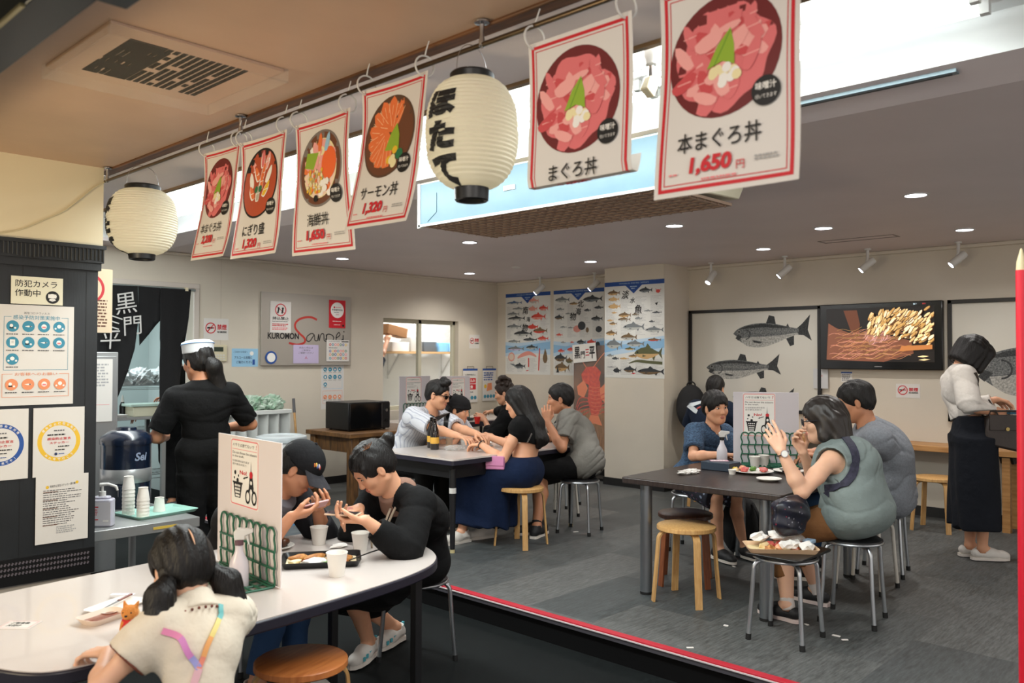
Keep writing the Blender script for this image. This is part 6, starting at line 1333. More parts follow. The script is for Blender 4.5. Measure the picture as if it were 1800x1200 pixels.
MB().lathe([(.156, .40), (.158, .43), (.150, .45), (.10, .485), (.065, .49), (.06, .505), (0, .508)], jb, 40, cap=False).part('lid', t); m = MB().tube([(-.10, -.115, .14), (-.10, -.16, .14)], .016, jb, 12).tube([(-.10, -.165, .155), (-.10, -.165, .09)], .014, jb, 12); m.part('tap', t)
m = MB(); v, f, gw, gh = glyphs('Sei', .03, .2); a0 = atan2(-5.52, -2.22)+.62
m.raw([((.1515)*cos(a0+(x-gw/2)*.07/.15), (.1515)*sin(a0+(x-gw/2)*.07/.15), .30+y*.07) for x, y in v], f, M('silver_print', (130, 140, 160), .4)); m.part('lettering', t)
t = thing('clip_rack', 'blue printed pouches hanging from clips beside the water jug', 'notice', (1.93, 5.62, CZ+.2)); 
for k in range(2): s = Sheet(.10, .20, ink('pouch_blue', (70, 130, 176)), .002); s.micro(.01, .02, .09, .1, 5, sky, 3+k); s.text('冷水', .02, .12, .035, white2, bold=.02); o = s.make('pouch', t, (-.03+.055*k, -.01*k, .01), rad(-30+20*k)); MB().box((-.03+.055*k, -.01*k, .215), (.02, .012, .03), whitepl).part('clip', t)
MB().cyl((-.10, .012, .23), (.08, .012, .23), .005, steel, n=8).cyl((-.08, .012, -.2), (-.08, .012, .23), .006, steel, n=8).part('hanger_rod', t)
# ---------------------------------------------------------------- doorway curtain and kitchen
t = thing('doorway_curtain', 'black doorway curtain with white brushed characters at the kitchen door', 'curtain', (3.1, 8.06, 2.1)); nb = M('noren_black', (12, 12, 14), .9, bump=(120, .1))
def panel(px, name, seed):
    q = [at(x, y, 'y', 8.06) for x, y in px]; b = bmesh.new(); vs = [b.verts.new((p.x-3.1, 0, p.z-2.1)) for p in q]; f = b.faces.new(vs)
    bmesh.ops.triangulate(b, faces=[f])
    for k in range(40): bmesh.ops.bisect_plane(b, geom=b.verts[:]+b.edges[:]+b.faces[:], plane_co=(-1.2+.05*k, 0, 0), plane_no=(1, 0, 0))
    for k in range(26): bmesh.ops.bisect_plane(b, geom=b.verts[:]+b.edges[:]+b.faces[:], plane_co=(0, 0, -.06*k), plane_no=(0, 0, 1))
    for v in b.verts: d = min(1, -v.co.z*1.6); v.co.y = .028*d*sin(v.co.x*17+seed)+.012*d*sin(v.co.x*41+seed*2)-.02
    me = bpy.data.meshes.new(name); b.to_mesh(me); b.free(); me.materials.append(nb); me.polygons.foreach_set('use_smooth', [True]*len(me.polygons)); o = bpy.data.objects.new(name, me); COL.objects.link(o); o.parent = t; md = o.modifiers.new('thickness', 'SOLIDIFY'); md.thickness = .004; return o
panel([(120, 497), (240.5, 503), (240.5, 557), (233.5, 612), (224, 652), (206, 700), (120, 690)], 'panel', 1); panel([(241.5, 503), (280, 506), (281, 562), (262, 586), (244, 607), (241.5, 557)], 'panel', 2); panel([(281, 506), (334, 509), (330, 560), (320, 640), (312, 720), (276, 722), (276, 645), (281.5, 562)], 'panel', 3)
MB().cyl((-1.0, 0, .012), (.80, 0, .012), .012, M('curtain_rod', (150, 160, 160), .4, .5), n=12).part('rod', t)
for x in (-.05, .70): MB().box((x, -.015, .015), (.03, .03, .035), wallc).part('clip', t)
nw = M('brushed_white', (196, 194, 190), .8); s = Sheet(.02, .02, nb, .0005)
m = MB()
def brushed(ch, px, py, h, bold, rot=0.):
    p = at(px, py, 'y', 8.0); v, f, gw, gh = glyphs(ch, bold, .1); k = h/max(gw, gh); c, q = cos(rot), sin(rot)
    m.raw([(p.x-3.1+c*(x-gw/2)*k-q*(y-gh/2)*k, -.078, p.z-2.1+q*(x-gw/2)*k+c*(y-gh/2)*k) for x, y in v], f, nw)
brushed('黒', 219, 533, .20, .022, .2); brushed('門', 232, 572, .18, .018, .15); brushed('三', 199, 566, .13, .05, -.3); brushed('平', 193, 597, .18, .045, .05); m.part('brushed_characters', t)
t = thing('refrigerator', 'stainless steel refrigerator with a paper on its door behind the pillar', 'refrigerator', (2.22, 6.62, LOW)); MB().b2((-.30, -.32, .05), (.25, .32, 1.63), steel).part('cabinet', t, bevel=.006); MB().b2((-.28, -.34, .60), (.23, -.32, 1.60), steel).part('door', t, bevel=.004); MB().cyl((-.22, -.36, .8), (-.22, -.36, 1.3), .01, chrome, n=10).part('handle', t); MB().b2((-.30, -.30, 0), (.25, .30, .05), blackpl).part('plinth', t)
s = Sheet(.20, .45, white, .001); s.micro(.02, .25, .18, .42, 8, lgrey, 4); s.rect(.03, .19, .055, .25, grey); s.rect(.02, .12, .18, .123, pink); s.make('posted_paper', None, (2.32, 6.275, .98), 0, 'white printed paper on the refrigerator door', 'paper')
t = thing('wire_rack_shelf', 'chrome wire shelving in the kitchen with plastic bags on top', 'shelf', (3.95, 9.45, LOW))
for x in (-.42, .42):
    for y in (-.22, .22): MB().cyl((x, y, 0), (x, y, 1.35), .012, steel, n=10).part('post', t)
for z in (.3, .8, 1.28):
    m = MB()
    for i in range(19): m.cyl((-.42+.84*i/18, -.22, z), (-.42+.84*i/18, .22, z), .003, steel, n=5)
    for y in (-.22, .22): m.cyl((-.42, y, z), (.42, y, z), .005, steel, n=6).cyl((-.42, y, z-.04), (.42, y, z-.04), .004, steel, n=6)
    m.part('wire_shelf', t)
for i, (x, z, r) in enumerate(((3.70, 1.285, .13), (3.93, 1.285, .15), (4.15, 1.285, .13))): m = MB(); crumple(m, (x, 9.40, LOW+z), (r, .13, .12), M('bag_plastic_white', (206, 212, 214), .3), 60+i, spike=.25, flat=1.); m.top('plastic_bag', 'white plastic bag on top of the kitchen wire shelving, %s' % ('left one', 'middle one', 'right one')[i], 'bag', 'plastic bags on the kitchen shelving', smooth=0)
t = thing('worktop', 'steel kitchen worktop inside the doorway', 'worktop', (3.38, 8.62, LOW)); MB().b2((-.55, -.22, .97), (.42, .24, 1.0), steel).part('slab', t, bevel=.003)
for x in (-.5, .38):
    for y in (-.18, .2): MB().box((x, y, .485), (.04, .04, .97), steel).part('leg', t)
KZ = LOW+1.0
tray('serving_tray', (3.22, 8.50, KZ), 0, .36, .2, .025, whitepl, 'white tray at the left of the kitchen worktop')
t = thing('food_container', 'cream stacked food containers on the kitchen worktop', 'container', (3.62, 8.52, KZ)); MB().b2((-.17, -.10, 0), (.17, .10, .10), M('container_cream', (206, 204, 180), .5)).part('box', t, bevel=.006); MB().b2((-.2, -.12, .10), (.2, .12, .125), M('container_lid', (176, 200, 190), .4)).part('lid', t, bevel=.004)
for i, x in enumerate((3.36, 3.44)): t = thing('squeeze_bottle', 'small dark squeeze bottle with a white cap on the kitchen worktop, %s' % ('left of the pair', 'right of the pair')[i], 'bottle', (x, 8.66, KZ), 0, 'squeeze bottles'); MB().lathe([(.03, 0), (.03, .10), (.018, .13), (.016, .14)], blackpl, 16).part('bottle', t); MB().lathe([(.017, .14), (.014, .17), (.004, .21)], whitepl, 14).part('nozzle', t)
# ---------------------------------------------------------------- along the back wall
t = thing('microwave_oven', 'black microwave oven on the old brown table', 'microwave', (5.24, 7.17, .70)); MB().b2((-.26, -.20, .012), (.26, .20, .29), blackpl).part('casing', t, bevel=.006); MB().b2((-.25, -.215, .022), (.15, -.20, .28), M('oven_glass', (12, 12, 13), .08)).part('door', t, bevel=.004); MB().b2((.155, -.212, .022), (.255, -.20, .28), M('oven_panel', (26, 26, 28), .3)).part('control_panel', t); MB().cyl((.205, -.212, .20), (.205, -.225, .20), .016, chrome, n=16).part('knob', t); MB().cyl((.205, -.212, .10), (.205, -.225, .10), .016, blackpl, n=16).part('knob', t); MB().b2((.148, -.214, .03), (.153, -.205, .27), chrome).part('trim_strip', t)
for x in (-.22, .22):
    for y in (-.16, .16): MB().cyl((x, y, 0), (x, y, .013), .015, rub, n=10).part('foot', t)
slw = M('slat_white', (206, 208, 204), .5); t = thing('slatted_cabinet', 'white slatted wooden cabinet with plastic bags on top by the back wall', 'cabinet', (4.28, 7.62, 0))
MB().b2((-.36, -.16, .88), (.36, .16, .92), slw).part('top_board', t, bevel=.004); MB().b2((-.34, -.14, .02), (.34, .15, .10), slw).part('base_board', t)
for k in range(6): MB().box((-.31+.118*k, -.02, .49), (.018, .27, .78), slw, rz=rad(28)).part('slat', t)
MB().b2((-.35, -.15, 0), (-.33, .15, .88), slw).part('side_panel', t); MB().b2((.33, -.15, 0), (.35, .15, .88), slw).part('side_panel', t); MB().b2((-.33, .14, .1), (.33, .15, .88), slw).part('back_panel', t)
gp_ = M('green_bag_print', (186, 200, 186), .35, noise=(22, .3), col2=(110, 150, 120))
for i, (x, r) in enumerate(((4.04, .10), (4.29, .13), (4.49, .12))): m = MB(); crumple(m, (x, 7.60, .92), (r, .11, .09), gp_, 80+i, spike=.28, flat=1.); m.top('plastic_bag', 'green printed plastic bag on the white slatted cabinet, %s' % ('leftmost', 'middle', 'rightmost')[i], 'bag', 'plastic bags on the slatted cabinet', smooth=0)
t = thing('round_bin', 'large round white bin with a lid by the old brown table', 'bin', (4.33, 7.14, 0)); MB().lathe([(0, 0), (.19, 0), (.225, .62), (.225, .66), (0, .66)], M('bin_white', (206, 208, 206), .45), 40, cap=False).part('tub', t); MB().lathe([(.235, .64), (.24, .67), (.235, .69), (.20, .70), (.19, .685), (0, .68)], M('bin_lid', (196, 204, 206), .4), 40, cap=False).part('lid', t)
t = thing('mop', 'mop with a wooden handle and grey grip standing behind the white bin', 'mop', (4.93, 7.75, 0)); MB().tube([(0, .0, .05), (.02, .16, .85)], .013, wl, 10).part('handle', t); MB().tube([(.02, .16, .85), (.024, .185, 1.0)], .016, grey, 10).part('grip', t); MB().b2((-.12, -.06, 0), (.12, .06, .05), M('mop_head', (160, 150, 140), .9)).part('head', t, bevel=.01)
t = thing('bucket', 'light blue bucket on the floor before the old brown table', 'bucket', (4.02, 6.42, 0)); MB().lathe([(0, 0), (.10, 0), (.135, .28), (.142, .285), (.14, .295), (.13, .29), (.10, .01), (0, .01)], M('bucket_blue', (86, 142, 186), .4), 32, cap=False).part('tub', t); MB().lathe([(.142, .29), (.14, .31), (.05, .35), (0, .352)], M('bucket_lid', (110, 160, 198), .4), 32, cap=False).part('lid', t)
# window shelf and alley things
t = thing('wall_shelf', 'wooden shelf crowded with boxes beyond the window', 'shelf', (7.80, 9.15, 1.50)); MB().b2((-.75, -.15, 0), (.75, .15, .03), M('shelf_ply', (176, 140, 98), .5)).part('shelf_board', t)
for x in (-.5, .5): MB().tube([(x, .14, -.30), (x, -.10, -.01)], .012, whitepl, 8).tube([(x, .145, -.35), (x, .145, 0)], .012, whitepl, 8).part('bracket', t)
for i, (x, w, h, c, l) in enumerate(((7.32, .30, .13, (190, 182, 176), 'pale flat box'), (7.60, .20, .20, (150, 146, 140), 'grey carton with a printed side'), (7.86, .24, .14, (70, 74, 80), 'dark grey box'), (8.12, .17, .13, (110, 160, 200), 'blue and white carton'), (8.29, .12, .13, (120, 170, 206), 'small blue carton'))):
    MB().b2((x-w/2, 9.04, 1.53), (x+w/2, 9.26, 1.53+h), M('carton%d' % i, c, .6)).top('carton', l+' on the shelf beyond the window', 'box', 'cartons beyond the window', bevel=.004)
MB().box((7.08, 8.90, 1.80), (.34, .2, .13), M('cardboard', (168, 118, 76), .7), rot=Matrix.Rotation(.18, 3, 'Y')).top('cardboard_box', 'brown cardboard box held up by the person beyond the window', 'box', bevel=.003)
# ---------------------------------------------------------------- middle table
MZ = .7002; beer = M('bottle_brown_glass', (18, 12, 9), .08, coat=.5); lab = M('beer_label_gold', (206, 158, 62), .4)
for i, (x, y) in enumerate(((4.60, 5.27), (4.53, 5.15))):
    t = thing('beer_bottle', 'dark beer bottle with a gold label on the middle table, %s' % ('the farther of the pair', 'the nearer of the pair')[i], 'bottle', (x, y, MZ), 0, 'beer bottles'); MB().lathe([(0, 0), (.034, 0), (.036, .006), (.036, .13), (.032, .16), (.017, .20), (.0135, .235), (.015, .238), (.015, .25), (.012, .252), (0, .252)], beer, 28, cap=False).part('bottle', t); MB().lathe([(.0364, .05), (.0368, .052), (.0368, .098), (.0364, .10)], lab, 28, cap=False).part('label', t)
gl_ = M('drinking_glass', (220, 222, 220), .05, alpha=.25); t = thing('beer_glass', 'glass of pale beer beside the beer bottles', 'glass', (4.735, 5.20, MZ)); MB().lathe([(.026, 0), (.033, .105), (.031, .105), (.0245, .006), (0, .006)], gl_, 24, cap=False).part('glass', t); MB().lathe([(0, .007), (.0245, .007), (.029, .075), (0, .075)], M('beer', (214, 160, 70), .15, alpha=.85), 24, cap=False).part('beer', t)
t = thing('clear_cup', 'clear plastic cup right of the beer glass', 'cup', (4.86, 5.15, MZ)); MB().lathe([(.025, 0), (.036, .09), (.034, .09), (.0235, .005), (0, .005)], gl_, 24, cap=False).part('cup', t)
m = MB(); crumple(m, (4.63, 5.02, MZ), (.09, .07, .03), plast, 9, spike=.25); m.top('plastic_bag', 'crumpled clear plastic on the near corner of the middle table', 'bag', smooth=0)
for i, (x, y, r) in enumerate(((4.92, 4.98, .085), (5.10, 5.20, .10), (5.28, 5.02, .08))): plate((x, y, MZ), r, 'small dish on the middle table, %s' % ('nearest the woman in the crop top', 'between the man and the woman', 'at the right')[i], steel if i == 0 else None)
for i, (x, y, mt, l) in enumerate(((5.06, 5.2, redf, 'red'), (5.13, 5.22, lem, 'yellow'), (5.12, 5.16, shrimp, 'orange'), (5.28, 5.03, fried, 'brown'))): morsel((x, y, MZ+.008), (.026, .022, .02), mt, 90+i, l+' bite of food on a dish on the middle table', group='food on the middle table')
t = tray('food_tray', (6.75, 7.3, MZ), .1, .42, .26, .03, blackpl, 'black food tray on the back table under the raised hand of the curly haired woman')
for i in range(4): morsel((6.65+.07*i, 7.3, MZ+.005), (.04, .03, .03), (fried, shrimp, leafm, fried)[i], 95+i, ('fried', 'orange', 'green', 'golden')[i]+' piece on the black tray on the back table', group='food on the back table')
# ---------------------------------------------------------------- dark table
DZ_ = .7102
MB().b2((4.93, 2.72, DZ_), (5.08, 2.93, DZ_+.055), M('box_slate', (40, 52, 66), .5)).top('napkin_box', 'dark slate box with a pink card on top on the dark table', 'box', bevel=.004); s = Sheet(.12, .07, ink('card_pink', (206, 160, 176)), .001); s.micro(.01, .01, .11, .06, 4, white2, 3); o = s.make('card', None, (5.0, 2.825, DZ_+.057), 0, 'pink printed card on the dark slate box', 'card'); o.rotation_euler = (-pi/2, 0, rad(-50))
napkin((4.70, 2.88, DZ_), (.10, .045, .02), 12, 'white napkin lying on the near left of the dark table')
for i, (x, y, r, l) in enumerate(((5.02, 2.60, .13, 'wide white plate of colourful leftovers'), (5.20, 2.44, .10, 'white plate behind the wide one'), (4.76, 2.36, .075, 'small white dish at the elbow in front'))): plate((x, y, DZ_), r, l+' on the dark table')
fl_ = [(4.97, 2.63, .03, redf, 'dark red shellfish'), (5.03, 2.68, .028, shrimp, 'orange piece'), (5.06, 2.62, .026, leafm, 'green garnish'), (4.99, 2.71, .022, lem, 'yellow wedge'), (5.05, 2.54, .032, redf, 'red claw'), (4.94, 2.68, .02, creamf, 'pale piece'), (5.20, 2.46, .03, creamf, 'cream coloured piece'), (5.24, 2.40, .02, shrimp, 'small orange piece')]
for i, (x, y, r, mt, l) in enumerate(fl_): morsel((x, y, DZ_+.009), (r*1.2, r*.8, r*.8), mt, 110+i, l+' on a white plate on the dark table', group='leftovers on the plates', spike=.25)
napkin((5.13, 2.42, DZ_+.012), (.05, .04, .03), 14, 'crumpled tissue on the back plate of the dark table')
cup((5.28, 2.72, DZ_), 'white paper cup nearest on the dark table', .075, .026, .036); cup((5.37, 2.70, DZ_), 'white paper cup just behind the other on the dark table', .078, .026, .036)
cup((4.86, 2.66, DZ_), 'tiny clear sauce cup left of the wide plate', .03, .018, .024, 'sauce cups', 'sauce_cup')
MB().tube([(5.07, 2.42, DZ_+.02), (5.22, 2.36, DZ_+.03)], .006, blackpl, 8).top('long_shell', 'long dark shell lying over the plates on the dark table', 'shell')
# tray of leftovers on the chrome stool
SZ = .4405; MB().prism(rrect(.40, .30, .03), 0, .012, blackpl).top('black_tray', 'flat black tray on the foreground chrome stool', 'tray', bevel=.003).location = (4.17, 1.96, SZ)
t = tray('food_tray', (4.14, 1.99, SZ+.0125), rad(-52), .36, .20, .025, M('tray_peach', (222, 188, 152), .6), 'peach foam tray full of leftovers on the foreground chrome stool'); MB().prism(rrect(.32, .16, .02), .0045, .007, creamf).part('soiled_base', t)
R = random.Random(9); c_, s_ = cos(rad(-52)), sin(rad(-52)); TW = lambda x, y: (4.14+c_*x-s_*y, 1.99+s_*x+c_*y)
for i in range(9): x, y = R.uniform(-.13, .14), R.uniform(-.06, .06); morsel((*TW(x, y), SZ+.02), (.03, .025, .022), R.choice([redf, shrimp, creamf, brn, fried]), 130+i, 'shellfish scrap in the peach foam tray', group='scraps in the peach tray', spike=.3)
for i, (x, y, z, r) in enumerate(((-.10, .05, .05, .05), (.0, .06, .055, .055), (.07, -.02, .03, .05), (.12, -.05, .03, .045), (.02, -.04, .03, .045))): napkin((*TW(x, y), SZ+z), (r, r*.8, r*.7), 150+i, 'white crumpled tissue on the leftovers, %s' % ('far left and highest', 'far middle, standing up', 'in the middle', 'at the near right', 'near the front')[i])
m = MB(); crumple(m, (*TW(.08, .05), SZ+.03), (.08, .06, .05), foilm, 170, spike=.2); m.top('plastic_cover', 'crumpled clear plastic cover on the leftovers', 'cover', smooth=0)
MB().box((*TW(.02, .035), SZ+.075), (.16, .022, .002), napm, rz=rad(-20)).top('chopstick_sleeve', 'white paper chopstick sleeve across the leftovers', 'sleeve')
MB().box((*TW(.16, .06), SZ+.05), (.06, .05, .02), ink('pale_blue_foil', (150, 176, 200))).top('foil_packet', 'pale blue packet at the back of the leftovers', 'packet', bevel=.004)
# bags, litter
def backpack(loc, rz, label, sc=1.):
    t = thing('backpack', label, 'backpack', loc, rz); S_ = SDF(.01); f = M('backpack_black', (14, 14, 16), .8, bump=(60, .2))
    S_.ell((0, 0, .22*sc), (.11*sc, .155*sc, .235*sc), None, .02).ell((-.07*sc, 0, .15*sc), (.06*sc, .12*sc, .12*sc), None, .04).cut((0, 0, .004), (0, 0, -1)); o = bpy.data.objects.new('body', S_.mesh('body', [f])); COL.objects.link(o); o.parent = t
    MB().tube(arc((0, 0, .44*sc), .045, 0, pi, 10, (0, 1, 0), (0, 0, 1)), .008, f, 8).part('grab_handle', t)
    for q in (1, -1): MB().tube(smooth_pts([(.06, .07*q, .40*sc), (.13*sc, .09*q, .3*sc), (.12*sc, .1*q, .12*sc), (.06, .09*q, .05)], 4), .014, f, 8, flat=.4).part('shoulder_strap', t)
    return t
backpack((7.98, 5.0-.14, .6855), rad(20), 'black backpack on the wall ledge left of the person in navy', 1.05)
t = backpack((6.32, 5.32, .445), rad(150), 'black backpack on a stool between the woman and the man by the lobster banner', .9); tube_stool('tube_stool', 'stool under the black backpack behind the man in the grey t-shirt', (6.32, 5.32, 0), .2, tubem)
q = at(1302, 972, 'z', 0); backpack((q.x, q.y, 0), rad(-130), 'black bag standing on the floor under the dark table', .95)
R = random.Random(21)
for i, (x, y) in enumerate(((1276, 1100), (1485, 1125), (1470, 1118), (1418, 1098), (1213, 1139), (940, 912), (1012, 935), (1290, 996))):
    p = at(x, y, 'z', 0); MB().box((p.x, p.y, .003), (R.uniform(.02, .045), R.uniform(.012, .02), .004), napm, rz=R.uniform(0, 3)).top('paper_scrap', 'tiny white paper scrap on the floor %s' % ('between the pale stool and the tray stool', 'right of the tray stool', 'beside another scrap right of the tray stool', 'beside a leg of the tray stool', 'near the red floor edge', 'behind the stool under the blue skirt', 'under the stool of the man by the banner', 'under the far end of the dark table')[i], 'litter', 'paper scraps on the floor')
p = dp(839, 738, 9.08); MB().lathe([(.024, 0), (.036, .075), (.034, .075), (.022, .004), (0, .004)], M('cup_red', (200, 40, 34), .35), 20, c=p-Vector((0, 0, .04)), cap=False).top('red_cup', 'small red cup in the raised hand of the curly haired woman', 'cup')
for px_, py_, l in ((1130, 78, 'between the two nearest menu posters'), (632, 268, 'beside the salmon poster')):
    p = at(px_, py_, 'z', 2.50); t = thing('lamp_socket', 'white clamp lamp socket hanging at the trough edge, '+l, 'lamp socket', (p.x+.05, p.y, 2.48), 0, 'clamp lamp sockets')
    MB().lathe([(.012, .20), (.022, .05), (.028, .03), (.028, -.01), (.022, -.02), (.02, -.035), (.014, -.04)], whitepl, 20).part('socket', t); MB().cyl((0, 0, -.04), (0, 0, -.085), .011, chrome, n=14).part('neck', t); MB().box((-.012, 0, -.115), (.05, .03, .055), wallc, rot=Matrix.Rotation(.5, 3, 'Y')).part('clamp', t, bevel=.004)
# ---------------------------------------------------------------- garments
def cl(name, c, r=.9, n=None, b=(16, .8), **k): return M('cloth_'+name, c, r, noise=n or (5, .06), bump=b, spec=.25, **k)
c_black = cl('black', (8, 8, 9)); c_cream = cl('cream', (222, 212, 194)); c_stripe = cl('white_stripe', (196, 198, 206), n=(3, .04)); c_grey = cl('grey', (118, 116, 110)); c_grey2 = cl('heather', (124, 128, 134), n=(90, .1)); c_sage = cl('sage', (126, 138, 136)); c_blue = cl('blue_skirt', (10, 26, 54)); c_navy = cl('navy', (22, 32, 50)); c_white = cl('white_blouse', (212, 206, 198)); c_tan = cl('tan', (128, 88, 54)); c_jean = cl('denim', (44, 70, 106)); c_char = cl('charcoal', (34, 34, 38)); c_ink = cl('ink_skirt', (20, 23, 30)); c_hoodg = cl('hood_grey', (112, 110, 116)); c_taupe = cl('taupe', (128, 98, 84))
c_pat = M('cloth_blue_pattern', (70, 98, 126), .9, wood=((10, 10, 42), (24, 38, 62)), bump=(13, .5)); c_flor = M('cloth_floral', (26, 28, 42), .8, noise=(34, .1), col2=(20, 22, 34), speck=(30, .3, (120, 130, 150), (90, 60, 80)))
shoew = M('shoe_white', (214, 208, 200), .6); shoeb = M('shoe_black', (24, 24, 26), .6); solew = M('sole_white', (222, 214, 204), .6); solep = M('sole_pink', (214, 196, 190), .6)
# stripes of the man's and boy's tops
def striped(m, ax, sc):
    nt = m.node_tree; b = nt.nodes['Principled BSDF']; tc = nt.nodes.new('ShaderNodeTexCoord'); w = nt.nodes.new('ShaderNodeTexWave'); w.bands_direction = ax; w.inputs['Scale'].default_value = sc; w.inputs['Distortion'].default_value = .3
    nt.links.new(tc.outputs['Object'], w.inputs['Vector']); r = nt.nodes.new('ShaderNodeValToRGB'); r.color_ramp.elements[0].position = .80; r.color_ramp.elements[1].position = .9; r.color_ramp.elements[0].color = b.inputs['Base Color'].default_value if not b.inputs['Base Color'].is_linked else rgb((200, 202, 208)); r.color_ramp.elements[1].color = rgb((160, 164, 178)); nt.links.new(w.outputs['Fac'], r.inputs['Fac']); nt.links.new(r.outputs['Color'], b.inputs['Base Color'])
striped(c_stripe, 'X', 14)
def wpart(m, name, root, label=None):                                # part of a turned thing given in world coordinates
    q = Matrix.Rotation(-root.rotation_euler.z, 4, 'Z') @ Matrix.Translation(-Vector(root.location)); m.v = [q @ Vector(p) for p in m.v]; return m.part(name, root, label)
UP = (0, 0, 1); DN = (0, 0, -1)
# ---------------------------------------------------------------- the girl at the long table
g = Person('small girl with two black pigtails and cream top at the long white table', (1.10, 2.22, .40), dp(318, 1000, 2.50), 88, 4, 26, 0, .74, .84, 'c', hs=.93, back=.03, base=LOW, nd=.03)
w = at(190, 1146, 'z', .590); g.arm(1, w, (-.8, -.4, -.6), at(128, 1148, 'z', .570)-w, DN, curls=[(.3, .5, .4), (.35, .55, .4), (.4, .6, .4), (.45, .6, .4)], thumb=.3)
g.arm(-1, (1.42, 2.66, .60), (.8, -.4, -.5), (-.3, 1, -.1), DN)
for q in (1, -1): g.leg(q, g.pel+g.f*.34+g.l*.08*q+Vector((0, 0, -.36)))
g.body(.0045)
sh = g.top(c_cream, .013, .55, .06, .058, .003, 'shirt', .006, fs=.022, open_hem=1)
def girlhair(S):
    pass
g.hair('back', h=.0045, vol=1.1); g.face()
for q in (1, -1):
    S = SDF(.005); P = g.HP; a = P(-.058, .078*q, -.045); b = a+g.hl*(.030*q)-g.u*.03-g.f*.018; c = b-g.u*.055+g.hl*(.010*q)-g.f*.014; e = c-g.u*.055-g.f*.004+g.hl*(.0*q)
    S.cone(P(-.045, .07*q, -.01), a, .022, .018, .02); S.cone(a, b, .018, .036, .02); S.cone(b, c, .038, .040, .03); S.cone(c, e, .036, .007, .02)
    for k in range(5): S.cone(c+g.l*(.012*(k-2)), e+g.l*(.014*(k-2))-g.u*.01*(k % 2), .016, .004, .01)
    C = b; S.noise(lambda X, Y, Z: .002*np.sin(230*(X-C.x)+150*(Y-C.y))); g.part(S.mesh('pigtail', [hairm]), 'pigtail')
    m = MB().tube([a+(g.hl*cos(t)+g.hf*sin(t)*0+g.hu*sin(t))*.019 for t in [2*pi*i/12 for i in range(12)]], .004, M('hair_tie', (40, 30, 44), .6), 6, closed=True); g.add(m, 'hair_tie')
m = MB(); m.tube([g.HP(-.013-.119*sin(a), -.006+.012*sin(a), .036+.1035*cos(a)) for a in [rad(52+7*i) for i in range(6)]], [.0008, .002, .0026, .0026, .002, .0008], g.skin, 5); g.add(m, 'hair_parting')
# collar, trimmed edges, lanyard
S = SDF(.005); S.flat(g.neck-g.up2*.034-g.cf*.005, g.neck+g.up2*.036+g.cf*.004, .083, .058, .01); S.cone(g.neck-g.up2*.06+g.cf*.012, g.C-g.hf*.02, .046, .054, .006, 's'); g.part(S.mesh('collar', [c_cream]), 'collar')
trim = M('brown_trim', (112, 56, 40), .7, noise=(120, .4))
m = MB()
for i in range(15): t = pi*.5+pi*(i/14); m.ell(g.neck-g.up2*.033+g.cf*(.083*cos(t)-.005)+g.sl*(.083*sin(t)), .0045, trim, 6, 5)
g.add(m, 'collar_trim')
for q in (1, -1):
    a, b = g.sh[q], g.el[q]; x, y, d = frame(b-a); p = a.lerp(b, .55); m = MB().tube([p+(x*cos(t)+y*sin(t))*.060 for t in [2*pi*i/26 for i in range(26)]], .004, trim, 6, closed=True); g.add(m, 'sleeve_trim')
st = [M('strap_pink', (222, 130, 172), .5), M('strap_pink2', (206, 128, 190), .5), M('strap_lilac', (150, 150, 208), .5)]; so = [M('strap_teal', (96, 176, 176), .5), M('strap_yellow', (226, 206, 120), .5), M('strap_orange', (232, 164, 96), .5), M('strap_coral', (226, 132, 110), .5)]
back = nrm(FF)
J = dp(352, 1172, 2.30)
g.strap(sh, [dp(300, 1096, 2.35), dp(317, 1122, 2.3), dp(335, 1148, 2.3), J], .017, st, 'lanyard_strap', back, label='pink strap'); g.strap(sh, [dp(371, 1078, 2.35), dp(365, 1112, 2.3), dp(358, 1144, 2.3), J], .014, so, 'lanyard_strap', back, label='yellow and orange strap')
g.strap(sh, [J, dp(347, 1200, 2.3), dp(345, 1240, 2.3)], .02, M('strap_pale', (222, 176, 186), .5), 'lanyard_strap', back); g.pants(c_char, .014, 1.0, h=.009); g.shoes(shoew, solew)
# ---------------------------------------------------------------- two people looking at phones
g = Person('person in a black cap bent over a phone behind the white divider board', (2.13, 4.02, .39), dp(528, 822, 4.05), -62, 10, 38, 0, 1.0, 1.0, 'b', back=.10, base=LOW)
g.arm(-1, dp(512, 908, 3.80), (-.5, -.2, -1), dp(552, 898, 3.86)-dp(512, 908, 3.80), (.35, .4, .85), (.5, .8, .5), thumb=.85); g.arm(1, dp(556, 886, 4.06), (.6, .5, -1), dp(575, 893, 3.92)-dp(556, 886, 4.06), (-.3, -.4, .5), (.7, .9, .6), thumb=.9)
for q in (1, -1): g.leg(q, Vector((2.13+.1*q, 3.55, -.07)))
g.body(.005).face(open_=.003); g.top(c_char, .02, 1.5, .12, .066, .004, 'jacket', .008); g.pants(c_jean, .014); g.shoes(shoew, solew); g.hair('back', vol=.6)
S = SDF(.006); S.flat(g.neck-g.up2*.07+g.cf*.03, g.neck+g.up2*.025+g.cf*.02, .085, .066, .02); S.cone(g.neck-g.up2*.06, g.C, .055, .06, .004, 's'); g.part(S.mesh('undershirt', [c_hoodg]), 'undershirt', 'grey neckline')
